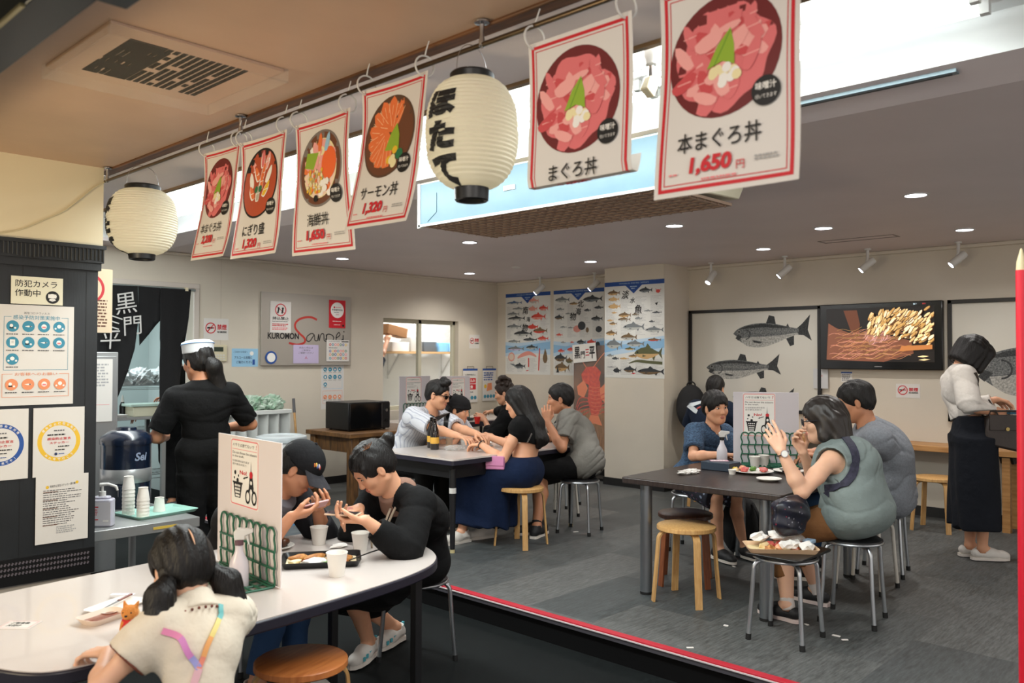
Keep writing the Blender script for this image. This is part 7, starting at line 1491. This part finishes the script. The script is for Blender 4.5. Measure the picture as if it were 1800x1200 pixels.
def cap(g, mat, brimmat, logo=True, brim=.085):
    S = SDF(.005); R = g.HR(); r = g.hr; S.ell(g.HP(-.010, 0, .040), r(.112, .090, .098), R, .01); S.cut(g.HP(-.02, 0, .022), -(g.hu*.97+g.hf*.10)); o = g.part(S.mesh('cap_crown', [mat]), 'cap_crown')
    vs, fs = [], []; n = 14
    for j in range(5):
        for i in range(n+1):
            t = -1.15+2.3*i/n; e = j/4; f = .095*cos(t)*(1)+brim*e*(1-.28*abs(t/1.15)**2); l = .088*sin(t)*(1-.03*e); vs.append(g.HP(f, l, .032-.024*e-.022*abs(t/1.15)**2*e))
    m = MB()
    for up in (0, .004): m.raw([v+g.hu*up for v in vs], [(j*(n+1)+i, j*(n+1)+i+1, (j+1)*(n+1)+i+1, (j+1)*(n+1)+i) for j in range(4) for i in range(n)], brimmat)
    e1 = [4*(n+1)+i for i in range(n+1)]; m.raw([vs[k] for k in e1]+[vs[k]+g.hu*.004 for k in e1], [(i, i+1, n+2+i, n+1+i) for i in range(n)], brimmat)
    g.add(m, 'cap_brim'); m = MB().ell(g.HP(-.01, 0, .139), .008*g.hs, mat, 10, 6); g.add(m, 'cap_button')
    return o
capm = cl('cap_black', (24, 24, 26)); o = cap(g, capm, cl('cap_brim', (56, 56, 60)))
m = MB()
for i, c in enumerate(((196, 70, 60), (214, 214, 220), (90, 120, 200), (228, 190, 90), (210, 120, 60))):
    p = g.HP(.082-.006*i, -.042-.005*i, .074+.005*(i % 2)); m.ell(p, (.004, .006, .011), ink('logo%d' % i, c), 8, 6)
g.add(m, 'cap_emblem')
def held_phone(g, q, label, case, out):                              # lies in the open palm
    d, n = g.hand[q][0], g.hand[q][1]; c = g.wr[q]+d*out+n*.024; y = n.cross(d)
    t = thing('phone', label, 'phone', c); R = Matrix((d, y, n)).transposed()
    MB().box((0, 0, 0), (.150, .073, .008), case, rot=R).part('case', t, bevel=.003); MB().box(n*.0045, (.142, .067, .001), M('phone_screen', (30, 28, 34), .1), rot=R).part('screen', t)
held_phone(g, -1, 'pink edged phone held flat by the person in the cap', M('phone_case_pink', (206, 160, 160), .4), .105)
g = Person('woman in black with a hair bun and beige lanyard, looking at a phone', (2.87, 3.38, .39), dp(656, 822, 4.02), 168, -4, 40, 0, .98, 1.0, 'a', back=.10, base=LOW)
g.arm(1, dp(642, 914, 3.72), (.3, -.6, -1), dp(604, 912, 3.74)-dp(642, 914, 3.72), (-.2, .3, .9), (.55, .8, .5), thumb=.7); g.arm(-1, dp(632, 893, 4.02), (.5, .8, -.8), dp(606, 901, 3.92)-dp(632, 893, 4.02), (-.2, .1, -1), curls=[(.25, .2, .1), (.7, .8, .5), (.8, .9, .5), (.8, .9, .5)], thumb=.2)
g.leg(1, at(648, 1128, 'z', -.06)); g.leg(-1, at(694, 1102, 'z', -.06)); g.foot = {1: rad(205), -1: rad(196)}
g.body(.005).face(open_=.002); sd = g.top(c_black, .022, 1.75, .02, .068, .004, 'top', .008); g.skirt(c_black, .03, .026, hemr=.10, name='skirt'); g.shoes(shoew, solew)
m = MB(); tl = M('sneaker_teal', (86, 176, 190), .6)
for q in (1, -1):
    y = g.foot[q]; d = Vector((cos(y), sin(y), 0)); l = Vector((-sin(y), cos(y), 0)); a = Vector((g.an[q].x, g.an[q].y, LOW+.006))
    for k in range(3): m.box(a+d*(.06+.032*k)+l*.043+Vector((0, 0, .052-.006*k)), (.018, .006, .02), tl, rz=y)
    m.tube([a-d*.075+Vector((0, 0, .05)), a-d*.08+Vector((0, 0, .095))], .008, tl, 8)
g.add(m, 'shoe_flashes', 'teal flashes')
def bunhair(S):
    S.ell(g.HP(-.125, -.005, .045), .040, None, .012); S.ell(g.HP(-.15, .01, .06), .03, None, .01)
    S.cone(g.HP(.07, -.066, .05), g.HP(.092, -.064, -.14), .012, .004, .01); S.cone(g.HP(.06, .070, .055), g.HP(.074, .072, .0), .010, .004, .01); S.cone(g.HP(.05, -.076, .03), g.HP(.07, -.074, -.16), .010, .003, .01)
g.hair('back', ex=bunhair, vol=1.0)
m = MB()
for k in range(9): m.tube([g.HP(.076-.010*k+.008*sin(k), -.03+.010*k, .085+.004*k), g.HP(.055-.011*k, -.02+.011*k, .113), g.HP(.03-.011*k, -.005+.010*k, .126)], [.0015, .0035, .0015], M('hair_highlight', (120, 78, 50), .4), 6)
g.add(m, 'hair_highlights'); S = SDF(.006); S.flat(g.neck-g.up2*.055, g.neck+g.up2*.022, .110, .069, .02); S.cone(g.neck-g.up2*.06, g.C, .060, .064, .004, 's'); g.part(S.mesh('neckline', [c_taupe]), 'neckline', 'taupe neckline')
m = MB(); nk = g.neck
for q, dz in ((1, 0), (.55, .0)): m.tube(smooth_pts([tuple(p) for p in (nk-g.cf*.07+g.sl*.02*q, nk+g.sl*.075*q+g.cf*.0+g.u*.012, nk+g.cf*.10+g.sl*.05*q-g.u*.06, nk+g.cf*.15-g.u*.22, dp(648, 905, 3.85))], 5), .0055, M('lanyard_beige', (176, 160, 140), .6), 6, flat=.4)
g.add(m, 'lanyard')
held_phone(g, 1, 'phone with a pale gold edge held by the woman in black', M('phone_case_gold', (222, 190, 160), .4), .105)
# ---------------------------------------------------------------- the cook and the people beyond the wall
g = Person('cook in black with a white cap, back turned, before the kitchen door', (2.70, 5.38, .80), dp(348, 636, 5.68), 70, 32, 8, 0, 1.02, 1.06, 'b', back=.02, base=LOW)
g.arm(1, dp(292, 768, 5.75), (-.8, -.5, -.6), (.2, 1, .1), (1, 0, 0)); g.arm(-1, dp(392, 752, 5.95), (.8, -.5, -.6), (-.7, .8, 0), (0, 0, -1))
for q in (1, -1): g.leg(q, (2.70-.10*q, 5.36+.02*q, -.06), (.3, 1, 0))
g.body(.006); g.top(c_black, .014, .85, .02, .06, .006, 'shirt'); g.pants(c_black, .02, 1.95); g.shoes(shoeb, shoeb); g.hair('back')
S = SDF(.005); R = g.HR(); S.flat(g.HP(-.008, 0, .055), g.HP(-.012, 0, .128), .100, .106, .01); S.ell(g.HP(-.012, 0, .130), (.098, .098, .018), R, .01); g.part(S.mesh('cap', [M('cook_cap', (214, 218, 222), .8)]), 'cook_cap')
m = MB().tube([g.HP(-.012+.105*cos(t), .105*sin(t), .118) for t in [2*pi*i/30 for i in range(30)]], .0035, M('cap_band', (108, 146, 190), .7), 6, closed=True); g.add(m, 'cap_band')
S = SDF(.006); S.cone(g.HP(-.08, 0, .02), g.HP(-.13, -.02, -.05), .035, .05, .03); S.cone(g.HP(-.13, -.02, -.05), g.HP(-.10, -.07, -.20), .05, .06, .03); S.cone(g.HP(-.10, -.07, -.20), g.HP(-.07, -.09, -.27), .055, .03, .03); g.part(S.mesh('ponytail', [hairm]), 'ponytail')
g = Person('kitchen worker in black reaching left behind the doorway curtain', (3.95, 8.62, .80), (3.95, 8.66, 1.46), 120, 0, 15, 0, 1.0, 1.0, 'b', back=.02, base=LOW)
g.arm(1, dp(258, 727, 8.45), (0, -.3, -1), (-1, .1, -.2), DN); g.arm(-1, (4.05, 8.95, 1.0), (.5, 0, -1))
for q in (1, -1): g.leg(q, (3.95+.05*q, 8.62+.09*q, -.06), (-.5, .8, 0))
g.body(.008); g.top(c_black, .02, .7, .02); g.pants(c_black, .02); g.shoes(shoeb, shoeb); g.hair('short', h=.007)
g = Person('person in a navy sleeve reaching up to a shelf beyond the window', (6.42, 8.74, .80), (6.44, 8.74, 1.44), 40, 0, -10, 0, 1.0, 1.0, 'b', back=.02, base=LOW)
g.arm(-1, (6.92, 8.80, 1.70), (.2, -.2, -1), (.4, .2, .8), (.6, .6, 0)); g.arm(1, (6.55, 9.0, 1.0), (-.5, 0, -1))
for q in (1, -1): g.leg(q, (6.42-.06*q, 8.74+.08*q, -.06), (.8, .5, 0))
g.body(.007); g.top(c_navy, .02, .95, .02); g.pants(c_char, .02); g.shoes(shoeb, shoeb); g.hair('short', h=.007)
# ---------------------------------------------------------------- the middle table
def shades(g, m_=None):
    m = MB(); fr = M('sunglass_black', (14, 14, 15), .15)
    for q in (1, -1):
        pts = [(.108, .036*q+.022*cos(t)*1.05, -.002+.017*sin(t)) for t in [2*pi*i/14 for i in range(14)]]; V_ = [g.HP(a-.006*abs(b)/.06, b, c) for a, b, c in pts]; m.raw(V_+[v-g.hf*.003 for v in V_], [tuple(range(14)), tuple(range(14, 28))[::-1]]+[(i, (i+1) % 14, 14+(i+1) % 14, 14+i) for i in range(14)], fr)
        m.tube([g.HP(.100, .060*q, .008), g.HP(.05, .078*q, .010), g.HP(-.004, .082*q, .004)], .0035, fr, 6)
    m.tube([g.HP(.107, -.016, .004), g.HP(.109, 0, .007), g.HP(.107, .016, .004)], .003, fr, 6); g.add(m, 'sunglasses')
g = Person('man in sunglasses and a white striped top at the middle table', (4.70, 5.80, .53), dp(770, 693, 7.25), -88, 18, 12, 0, 1.04, 1.06, 'a', back=.06)
g.arm(-1, dp(806, 766, 6.80), (-.8, 0, -.7), dp(828, 772, 6.7)-dp(806, 766, 6.80), DN, (.3, .5, .4)); g.arm(1, dp(838, 762, 6.95), (.25, .1, -1), dp(856, 766, 6.85)-dp(838, 759, 6.95), DN, (.4, .5, .4))
for q in (1, -1): g.leg(q, (4.70+.11*q, 5.36, .09))
g.body(.0055).face(); sd = g.top(c_stripe, .024, .85, .10, .066, .005, 'shirt', .007); g.pants(c_black, .016); g.shoes(shoeb, solew); shades(g)
def quiff(S):
    for i, (a, b, c, r) in enumerate(((.06, .03, .115, .026), (.075, 0, .12, .028), (.07, -.035, .115, .026), (.03, 0, .128, .035), (.045, .045, .105, .022), (.05, -.05, .105, .022))): S.ell(g.HP(a, b, c), r*g.hs, None, .012)
g.hair('short', ex=quiff, vol=.35)
g.strap(sd, [dp(755, 712, 7.1)+g.u*.0, dp(778, 720, 7.0), dp(781, 748, 7.0), dp(775, 785, 7.0)], .05, blackpl, 'bag_strap', FF)
g = Person('boy in a black hat and white top beside the man in sunglasses', (5.20, 5.82, .51), dp(806, 720, 7.42), -86, 18, 10, 0, .80, .95, 'a', hs=.95, back=.03)
g.arm(-1, (5.02, 5.36, .76), (-.7, 0, -.6), (.1, -1, 0), DN); g.arm(1, (5.32, 5.36, .76), (.7, 0, -.6), (-.2, -1, 0), DN)
for q in (1, -1): g.leg(q, (5.20+.09*q, 5.45, .08))
g.body(.005).face(); sd = g.top(c_stripe, .018, .6, .08, .06, .004, 'shirt', .007); g.pants(c_black, .015, 1.1); g.shoes(shoeb, solew); g.hair('fringe', vol=1.2)
S = SDF(.005); R = g.HR(); S.ell(g.HP(-.012, 0, .05), (.112, .10, .085), R, .01); S.flat(g.HP(-.008, 0, .022), g.HP(-.01, 0, .055), .118, .098, .02); S.cut(g.HP(0, 0, .024), -(g.hu*.98+g.hf*.2)); g.part(S.mesh('hat', [capm]), 'bucket_hat')
for q in (1, -1): g.strap(sd, [g.neck+g.sl*.055*q+g.u*.04, g.neck+g.sl*.07*q+g.cf*.12-g.u*.08, g.chest+g.sl*.07*q+g.cf*.14-g.u*.08], .03, blackpl, 'strap', -g.cf)
g = Person('woman with long black hair, black crop top and long blue skirt', (4.86, 4.47, .545), dp(910, 706, 6.72), 112, 0, 14, 0, 1.0, 1.0, 'a', back=.02)
g.arm(1, dp(846, 781, 6.62), (-.2, -.8, -1), dp(826, 782, 6.70)-dp(846, 781, 6.62), DN, (.4, .6, .4)); g.arm(-1, (5.0, 5.0, .78), (.7, -.2, -.8), (-.4, 1, 0), DN)
g.leg(1, at(812, 934, 'z', .085)); g.leg(-1, at(856, 926, 'z', .085)); g.foot = {1: rad(175), -1: rad(165)}
g.body(.005).face(); sd = g.top(c_black, .016, .12, -.20, .062, .003, 'crop_top', .007, fs=.004); g.skirt(c_blue, .33, .04, 'skirt', hemr=.16, wr=.007, top_=.13); g.shoes(shoew, solew)
def longh(S):
    a = g.HP(-.06, 0, .02); b = g.neck-g.cf*.085-g.u*.02; c = g.chest-g.cf*.125-g.u*.02; e = g.waist-g.cf*.11+g.u*.06
    for q in (-1, 0, 1): S.cone(a+g.hl*.045*q, b+g.sl*.055*q, .055, .048, .04); S.cone(b+g.sl*.055*q, c+g.sl*.045*q, .048, .038, .04); S.cone(c+g.sl*.045*q, e+g.sl*.02*q, .036, .010, .04)
    for q in (1, -1): S.cone(g.HP(.02, .072*q, .0), g.neck+g.sl*.072*q-g.cf*.03-g.u*.02, .022, .03, .03)
g.hair('bob', ex=longh, vol=.7)
bag = thing('purse', 'small pink purse on a chain at the hip of the woman in the blue skirt', 'bag', dp(871, 812, 6.45)-Vector((0, 0, .055)), rad(-60)); bpk = M('purse_pink', (206, 132, 176), .45)
MB().prism([(-.075, 0), (.075, 0), (.07, .10), (-.07, .10)], -.025, .025, bpk, 'y').part('body', bag, bevel=.008); MB().prism([(-.072, .03), (.072, .03), (.068, .104), (-.068, .104)], -.031, -.026, bpk, 'y').part('flap', bag, bevel=.003)
g.strap(sd, [dp(884, 806, 6.5), dp(904, 801, 6.5), dp(922, 784, 6.5), dp(934, 762, 6.5)], .012, M('chain', (170, 168, 160), .3, .9, noise=(120, .5)), 'purse_chain', FF)
m = MB().tube([g.wr[1]+(frame(g.wr[1]-g.el[1])[0]*cos(t)+frame(g.wr[1]-g.el[1])[1]*sin(t))*.034 for t in [2*pi*i/18 for i in range(18)]], .004, blackpl, 6, closed=True); g.add(m, 'bracelet')
g = Person('man in a grey t-shirt, hand to his mouth, by the lobster banner', (5.60, 4.42, .55), dp(984, 700, 7.35), 138, -6, 4, 0, 1.05, 1.08, 'b', fat=1.12, back=.05)
g.arm(1, dp(962, 741, 7.06), (-.1, -.6, -1), (.12, .22, 1), (.75, .65, .1), (.45, .6, .5)); g.arm(-1, (5.35, 4.95, .77), (.4, .5, -.8), (-.7, .6, 0), DN)
g.leg(1, (5.18, 4.60, .09)); g.leg(-1, at(943, 925, 'z', .085)); g.foot = {1: rad(150), -1: rad(20)}
g.body(.005).face(); g.top(c_grey, .026, .72, .24, .066, .009, 't_shirt', .007, seed=4); g.pants(c_black, .008, .95, 'shorts'); g.shoes(shoeb, solew, M('sock_black', (22, 22, 24), .8))
g.hair('short', vol=.9)
g = Person('woman with curly brown hair in black at the back table', (6.74, 6.44, .53), dp(886, 690, 9.15), 112, 20, 12, 0, .98, .98, 'a', back=.04)
g.arm(1, dp(853, 738, 9.15), (-.3, -.7, -.8), (-.5, .6, .35), (.4, .3, -.2), (.5, .7, .5)); g.arm(-1, (6.95, 6.9, .82), (.6, 0, -.8))
for q in (1, -1): g.leg(q, (6.62+.1*q, 6.85, .09))
g.body(.006).face(); g.top(c_black, .022, 1.55, .10, .064, .004, 'top'); g.pants(c_black, .02); g.shoes(shoeb, shoeb)
def curly(S):
    R_ = random.Random(3)
    for k in range(46):
        a, b = R_.uniform(-1.2, 1.2), R_.uniform(0, 2*pi); v = Vector((cos(a)*cos(b), cos(a)*sin(b), sin(a)))
        if v.x > .45 and v.z < .5: continue
        S.ell(g.HP(-.02+.1*v.x, .085*v.y, .05+.105*v.z), .022, None, .008)
    for k in range(8): S.ell(g.HP(-.04+.05*R_.random(), .03*R_.uniform(-1, 1), .15+.03*R_.random()), .025, None, .01)
g.hair('back', hairb, ex=curly)
# ---------------------------------------------------------------- the dark table
g = Person('child in a blue patterned shirt facing the camera at the dark table', (5.60, 3.40, .525), dp(1258, 716, 6.22), -112, -6, 2, 3, .90, .98, 'a', hs=.97, back=.05)
g.arm(-1, dp(1272, 799, 5.92), (-.8, .2, -.6), (.75, -.65, -.05), DN, (.2, .3, .2)); g.arm(1, dp(1308, 796, 5.98), (.8, .2, -.6), (-.2, -1, 0), DN)
g.leg(1, (5.60, 2.98, .085)); g.leg(-1, (5.40, 3.06, .085)); g.body(.0045).face(); g.top(c_pat, .020, .75, .08, .066, .005, 'shirt', .007); g.pants(c_flor, .022, 1.0, 'shorts', flare=.02); g.shoes(shoeb, solew); g.hair('fringe', vol=1.35)
g = Person('person in a navy t-shirt seen from behind at the wall ledge beyond the child', (7.40, 4.36, .52), dp(1258, 682, 8.58), 6, 0, 12, 0, 1.0, 1.05, 'a', back=.04)
for q in (1, -1): g.arm(q, (7.84, 4.36+.18*q, .725), (0, q, -1), (1, 0, 0), DN); g.leg(q, (7.74, 4.36+.10*q, .09))
g.body(.006); sd = g.top(c_navy, .026, .85, .12, .062, .005, 't_shirt', .008); g.pants(c_black, .018); g.shoes(shoeb, shoeb); g.hair('cover', vol=.9)
g.strap(sd, [dp(1209, 716, 8.4), dp(1222, 713, 8.4), dp(1238, 708, 8.4)], .045, M('print_white', (196, 204, 208), .7), 'shirt_print', FF, label='white printed lettering'); g.strap(sd, [dp(1212, 707, 8.4), dp(1224, 704, 8.4)], .02, M('print_red', (170, 70, 62), .7), 'shirt_print', FF, label='red printed lettering')
g = Person('woman in a sage sleeveless top with a dark bob at the dark table', (4.74, 1.82, .575), dp(1446, 738, 4.80), 100, 20, 6, 0, .98, 1.22, 'c', hs=1.04, fat=1.55, back=.05)
g.arm(1, dp(1373, 792, 4.52), (-.4, -.1, -1), dp(1357, 762, 4.56)-dp(1373, 792, 4.52), (.75, .6, .1), curls=[(.15, .25, .2), (.3, .4, .3), (.45, .5, .3), (.5, .5, .3)], thumb=.3); g.arm(-1, dp(1412, 796, 4.98), (.8, -.2, -1), dp(1398, 768, 5.0)-dp(1412, 796, 4.98), (-.3, -.7, .2), (.6, .9, .6), thumb=.8)
g.leg(1, at(1384, 1063, 'z', .085)); g.leg(-1, at(1436, 1036, 'z', .085)); g.foot = {1: rad(80), -1: rad(80)}
g.body(.0045).face(); sd = g.top(c_sage, .030, 0, .22, .062, .006, 'sleeveless_top', .0065, seed=8); g.pants(c_tan, .007, 1.62); g.shoes(shoeb, solep, M('sock_pale', (206, 198, 192), .8), low=True)
def bob(S):
    for q in (1, -1): S.cone(g.HP(-.01, .062*q, .02), g.HP(.012, .078*q, -.085), .042, .036, .03)
    for a in range(7): t = rad(110+140*a/6); S.cone(g.HP(-.03+.06*cos(t), .07*sin(t), .0), g.HP(-.03+.082*cos(t), .088*sin(t), -.098), .05, .036, .03)
g.hair('bob', M('hair_dark_brown', (38, 32, 28), .42, bump=(60, .25, (1, 1, .08))), ex=bob, vol=1.2); fr = M('glasses_black', (18, 20, 30), .3)
m = MB()
for q in (1, -1): m.tube([g.HP(.106, .034*q+.023*cos(t), -.004+.019*sin(t)) for t in [2*pi*i/16 for i in range(16)]], .0025, fr, 6, closed=True); m.tube([g.HP(.104, .058*q, .004), g.HP(.05, .080*q, .006), g.HP(0, .084*q, .0)], .003, fr, 6)
m.tube([g.HP(.107, -.012, 0), g.HP(.109, .012, 0)], .002, fr, 5); g.add(m, 'glasses')
g.strap(sd, [dp(1494, 772, 4.6), dp(1496, 805, 4.6), dp(1480, 838, 4.6), dp(1444, 868, 4.55)], .045, M('strap_navy', (28, 32, 48), .7, noise=(60, .1), col2=(52, 50, 70)), 'bag_strap', FF, .006)
m = MB(); d = nrm(g.wr[1]-g.el[1]); x, y, _ = frame(d); p = g.wr[1]-d*.018; m.tube([p+(x*cos(t)+y*sin(t))*.030*g.s for t in [2*pi*i/18 for i in range(18)]], .008, blackpl, 8, closed=True, flat=.35); nx = nrm(Vector((-.72, -.66, .1))-d*d.dot(Vector((-.72, -.66, .1)))); m.cyl(p+nx*.026, p+nx*.037, .019, chrome, n=22); m.cyl(p+nx*.037, p+nx*.0375, .016, white2, n=22); g.add(m, 'wrist_watch', 'black strapped watch with a pale dial')
bag = thing('hip_bag', 'dark floral bag in the lap of the woman in the sleeveless top', 'bag', dp(1392, 902, 4.42)-Vector((0, 0, .12)), rad(20)); S = SDF(.007); c = dp(1390, 905, 4.42); S.ell(c, (.125, .075, .085), None, .02); S.cone(c+Vector((-.07, 0, .03)), c+Vector((.08, 0, .03)), .06, .06, .05); S.cone(c+Vector((-.08, 0, -.05)), c+Vector((.08, 0, -.05)), .045, .045, .05); S.noise(lambda X, Y, Z: .011*np.sin(34*Z+26*X+2*np.sin(19*Y))*np.sin(36*Y-24*Z+10*X)); bfl = M('floral_vinyl', (26, 28, 44), .35, noise=(26, .1), col2=(14, 16, 26), speck=(42, .19, (120, 118, 128), (120, 36, 56))); me = S.mesh('bag_body', [bfl]); me.transform(Matrix.Rotation(-rad(20), 4, 'Z') @ Matrix.Translation(-Vector(bag.location))); o = bpy.data.objects.new('bag_body', me); COL.objects.link(o); o.parent = bag
g = Person('man in a heather grey t-shirt and jeans beyond the woman in the sleeveless top', (5.62, 1.95, .56), dp(1503, 705, 5.36), 112, 6, 14, 0, 1.06, 1.12, 'b', fat=1.15, back=.07)
g.arm(1, dp(1440, 800, 5.75), (-.5, -.4, -.8), (-.5, .8, 0), DN); g.arm(-1, (5.75, 2.5, .80), (.7, 0, -.7), (-.5, .8, 0), DN)
g.leg(1, (5.32, 2.42, .09)); g.leg(-1, (5.62, 2.48, .09)); g.body(.0055).face(); g.top(c_grey2, .026, .80, .16, .066, .007, 't_shirt', .0075, seed=11); g.pants(c_jean, .010); g.shoes(shoeb, solew); g.hair('short', vol=.9)
# ---------------------------------------------------------------- the standing woman
g = Person('standing woman in a white blouse and long dark skirt looking into her handbag', (6.74, 1.76, .89), dp(1710, 622, 6.22), -58, 6, 38, 0, .95, .95, 'a', hs=1.05, back=.02)
g.arm(-1, dp(1748, 726, 5.98), (-.3, -.5, -1), (.7, -.6, -.1), (.5, .6, -.3), (.4, .6, .4)); g.arm(1, dp(1750, 702, 6.30), (.5, .2, -1), (.75, -.5, -.35), (-.1, -.4, -.9), (.5, .7, .5))
g.leg(1, (6.80, 1.80, .085), (1, -1, 0)); g.leg(-1, (6.74, 1.70, .085), (1, -1, 0)); g.foot = {1: rad(-52), -1: rad(-52)}
g.body(.005).face(); sd = g.top(c_white, .022, 1.9, -.125, .058, .005, 'blouse', .007, seed=5)
S = SDF(.008); a = g.pel; S.ell(a+g.u*.02, (.125, .168, .13), np.array([tuple(g.f), tuple(g.l), tuple(g.u)]), .05)
for q in (1, -1): S.flat(a+g.l*.035*q-g.u*.02, a+g.l*.03*q+g.u*.16, .125, .112, .04)
for q in (1, -1): S.flat(g.pel+g.l*.075*q, Vector((6.76, 1.76, .24))+g.l*.075*q, .135, .150, .06)
S.noise(lambda X, Y, Z: .006*np.sin(46*(X*g.l.x+Y*g.l.y)+1.5*np.sin(7*Z))*np.clip((.95-Z)*2, 0, 1.5)); S.cut(a+g.u*.15, g.u); g.part(S.mesh('skirt', [c_ink]), 'skirt'); g.shoes(shoew, solew, low=True)
def bob2(S):
    for a in range(11):
        t = rad(60+240*a/10); S.cone(g.HP(-.02+.07*cos(t), .068*sin(t), .03), g.HP(-.005+.092*cos(t), .088*sin(t), -.085), .045, .030, .03)
    S.ell(g.HP(.07, 0, .07), g.hr(.045, .07, .045), g.HR(), .03)
    for q in (1, -1): S.cone(g.HP(.07, .06*q, .05), g.HP(.088, .068*q, -.085), .032, .020, .03)
g.hair('cover', ex=bob2, vol=1.0)
S = SDF(.005); S.flat(g.neck-g.up2*.025, g.neck+g.up2*.035, .078, .062, .015); S.cone(g.neck-g.up2*.05, g.C, .05, .06, .004, 's'); g.part(S.mesh('collar', [c_white]), 'collar')
hb = thing('handbag', 'dark brown leather handbag held open by the standing woman', 'bag', dp(1768, 780, 5.95), rad(-50)); lb = M('leather_brown', (50, 40, 34), .5, noise=(8, .1), bump=(50, .1))
MB().prism([(-.15, .20), (-.17, .0), (.10, -.06), (.18, .02), (.13, .20)], -.055, .055, lb, 'y').part('body', hb, bevel=.015); MB().prism([(-.14, .10), (.11, .10), (.12, .21), (-.14, .21)], -.063, -.056, lb, 'y').part('flap', hb, bevel=.003); MB().cyl((-.02, -.064, .11), (-.02, -.070, .11), .013, M('brass_lock', (150, 130, 80), .3, .9), n=16).part('lock', hb)
MB().tube([(-.13, -.03, .20), (-.12, -.03, .235), (.10, -.03, .235), (.12, -.03, .20)], .007, lb, 8).part('rim', hb); MB().box((.06, .01, .225), (.07, .05, .03), ink('cloth_teal', (40, 96, 120))).part('lining', hb, label='blue cloth showing at the mouth')
g.strap(sd, [dp(1713, 655, 6.0), dp(1722, 678, 6.0), dp(1738, 702, 5.95)], .028, lb, 'bag_strap', FF, .004); m = MB().tube([dp(1738, 702, 5.98), dp(1750, 722, 5.94), dp(1762, 745, 5.92)], .013, lb, 8, flat=.25); wpart(m, 'shoulder_strap', hb)
